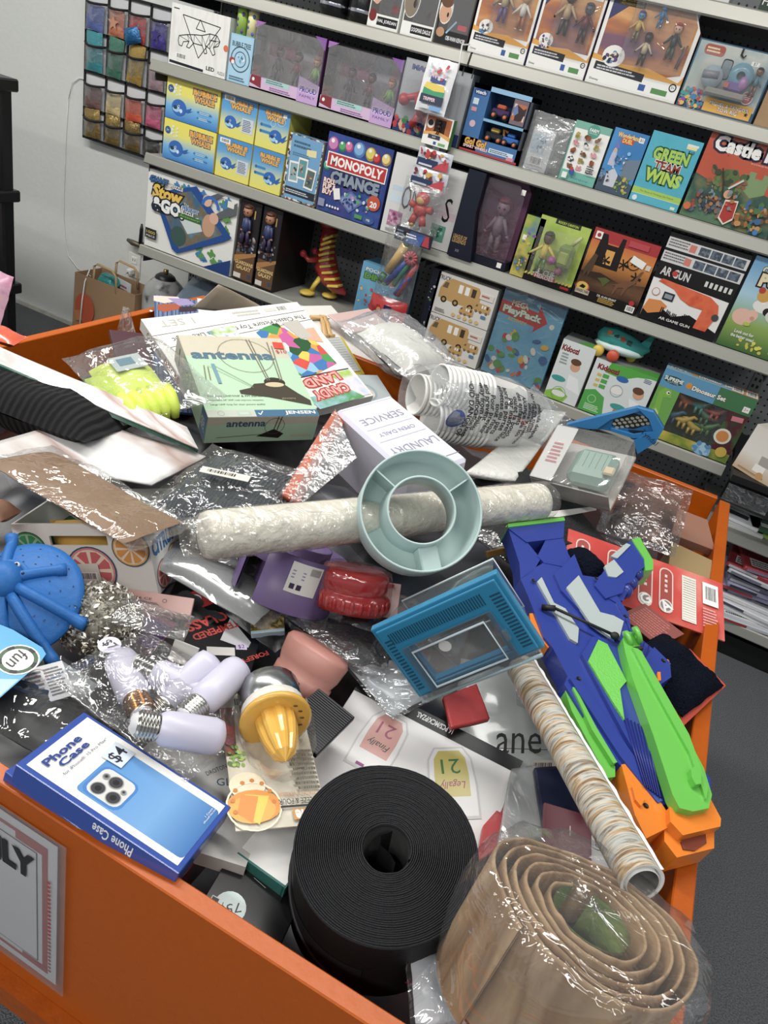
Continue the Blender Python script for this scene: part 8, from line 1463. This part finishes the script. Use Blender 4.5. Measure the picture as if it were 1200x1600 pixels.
slab('white_size_card', 'white size card with (cm) beside the maroon booklet', 'card', (918, 1348), (955, 1358), (932, 1282), .88, .88, .89, .004, '#d9d8d8', wl)
# --- brown and black pack in glittering film
M = lay(1008, 800, .98, 2, 18, -6); o = thing('dark_garment_pack', 'brown and black item in a very shiny clear bag near the back right corner', 'pack', M)
mb = MB(); pillow(mb, .115, .15, .025, art(('#241a14', '#3a2822', '#7a5444', '#8a6250'), 6., 'noise', 5., .5), 14, 16, .004, 4., .02); mb.build('brown_item', o); bag(o, T(0, 0, .006), .15, .2, .036, film('#ffffff', .01, .12, 26., 1., .05), 7., 26, 30, .008)
# --- red game card lying over the right rim
M = pose([(882, 912), (1130, 1002), (1132, 912), (885, 826)], .3, .12, 'red') ; w, h = .3, .12; M = M
mb = MB(); mb.box(0, 0, -.003, w, h, 0, art(('#c9342c', '#d4463a', '#e88a7c', '#c8362e'), 6., 'noise', 2., .35)); g = F(mb, w, h)
for x, t in ((.1, '12'), (.3, ''), (.5, 'G'), (.63, 'A')): g.R(x-.045, .12, .09, .78, '#e8c4bc', rad=.04).R(x-.037, .14, .074, .74, '#a8463c', rad=.034).D(x, .24, .042, '#e6dcd6').D(x, .24, .034, '#8c8480').T(t or 'M', x, .24, .16, WH, bold=.03, rot=.6).L(x-.01, .45, .02, .35, 4, '#f0dcd6')
g.R(.73, .1, .09, .78, '#ece6dc')
for k in range(18): g.R(.735, .12+.042*k, .08, .012, '#c9c2b4')
g.R(.86, .5, .1, .38, '#f2efe8').B(.865, .52, .09, .34).L(.86, .1, .1, .34, 7, '#e6a49c'); done(mb, 'red_game_card', 'red backing card with lettered badges and a barcode lying over the right rim', 'card', M)
slab('red_corner_sheet', 'plain red sheet corner sticking over the right rim under the navy fleece', 'sheet', (1058, 1144), (1135, 1071), (1000, 1075), .932, .932, .95, .0025, '#c9432c')
slab('kraft_open_box', 'open brown cardboard box wedged against the right wall of the bin', 'box', (1045, 880), (1098, 905), (1062, 832), .92, .915, .925, .08, '#a88c5c', None, None, None, .085, .09)
slab('kraft_thin_box', 'thin brown printed carton behind the open cardboard box', 'box', (1045, 832), (1118, 860), (1062, 795), .925, .91, .94, .02, '#a0705a')
# --- navy fleece pieces
fl = mat('#0e1524', .95, bump=1., bs=260., spec=.1); M = lay(1050, 1050, .945, -24, 0, 6); mb = MB(); pillow(mb, .115, .13, .045, fl, 26, 26, .006, 3., .01, 30.); done(mb, 'navy_fleece', 'dark navy fleece garment bulging between crossbow and right rim', 'garment', M)
mb = MB(); pillow(mb, .07, .06, .04, fl, 14, 14, .004, 5., .01, 30.); done(mb, 'navy_fleece_tip', 'rounded dark navy fleece tip beside the crossbow grip', 'garment', lay(912, 882, .985, -30))
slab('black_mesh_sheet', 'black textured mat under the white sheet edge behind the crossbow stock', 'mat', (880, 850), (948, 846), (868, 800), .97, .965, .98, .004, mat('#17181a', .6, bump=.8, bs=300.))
mb = sheet(MB(), pquad([(790, 824), (932, 797), (930, 791), (800, 806)], [.975, .98, .983, .985]), mat('#dcdad4', .4), 8, .001, 2., .002); done(mb, 'white_sheet_edge', 'thin white sheet edge under the right end of the crepe roll', 'sheet', I4)
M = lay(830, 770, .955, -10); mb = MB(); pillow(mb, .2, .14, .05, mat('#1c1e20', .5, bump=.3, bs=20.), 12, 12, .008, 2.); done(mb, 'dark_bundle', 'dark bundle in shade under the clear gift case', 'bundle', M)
def cg(f, M): f.L(.1, .1, .8, .8, 9, '#b86a60')
slab('receipt_card', 'clear sleeve card with fine print beside the crossbow trigger', 'card', (968, 960), (1030, 1010), (985, 925), .95, .95, .955, .002, '#8c4a44', cg)
# --- things between
def dk(c, lab, px, py, z, w, h, yaw, seed, name='dark_pouch', cat='pouch', gloss=.3, t=.03, wrap=True):
    M = lay(px, py, z, yaw, 4, 3); o = thing(name, lab, cat, M); mb = MB(); pillow(mb, w, h, t, mat(c, gloss, bump=.3, bs=18.), 14, 12, .006, seed, .03); mb.build('pouch_body', o)
    if wrap: bag(o, T(0, 0, .004), w*1.15, h*1.15, t*1.2, film('#ffffff', .015, .09, 18., 1., .08), seed+3, 18, 16, .007)
dk('#17181a', 'black film pouch between zip pack and purple ring', 395, 870, .905, .13, .08, 10, 2.)
dk('#1c1d22', 'black glossy pouch in shade right of the mint ring', 790, 840, .93, .14, .1, -20, 4.)
dk('#202228', 'charcoal film pouch between the red toy and the tank', 600, 960, .885, .12, .09, 15, 6.)
dk('#14151a', 'black pouch in the gap left of the purple ring', 420, 960, .85, .12, .1, -10, 8., wrap=False)
dk('#2a2c34', 'slate film pouch behind the pink holder', 560, 1010, .86, .11, .08, 20, 3.)
dk('#b9bfc4', 'pale clear pouch between pink holder and turquoise tank', 600, 1060, .85, .12, .07, -25, 5., gloss=.2, t=.015)
dk('#d9dcdc', 'frosty clear pouch right of the tank by the bark roll top', 870, 1060, .89, .12, .14, 20, 7., gloss=.2, t=.015)
dk('#1b1c20', 'dark pouch low between crossbow and back right wall', 950, 870, .93, .12, .1, 0, 9.)
dk('#c9ccd2', 'pale film pouch at the lower right behind the tan coil bag', 700, 1545, .9, .07, .06, 30, 11., gloss=.25, t=.015)
dk('#5c1a28', 'maroon pouch in the gap between webbing roll and tan coil', 690, 1500, .86, .08, .08, 0, 12., wrap=False)
dk('#a8b0b0', 'grey green film pouch left of the bulbs', 95, 1075, .885, .06, .06, 0, 13., gloss=.3, t=.01)
dk('#2c3038', 'dark wrapped pouch behind the antenna box on the left', 150, 690, .95, .2, .12, 0, 14.)
dk('#3a3c40', 'graphite film pouch under the clear zip pack', 300, 960, .83, .14, .08, -8, 15., wrap=False)
dk('#d8d6d0', 'white paper wrapped pouch behind the bulb bag', 300, 1180, .87, .1, .06, 0, 16., gloss=.5, t=.012, wrap=False)
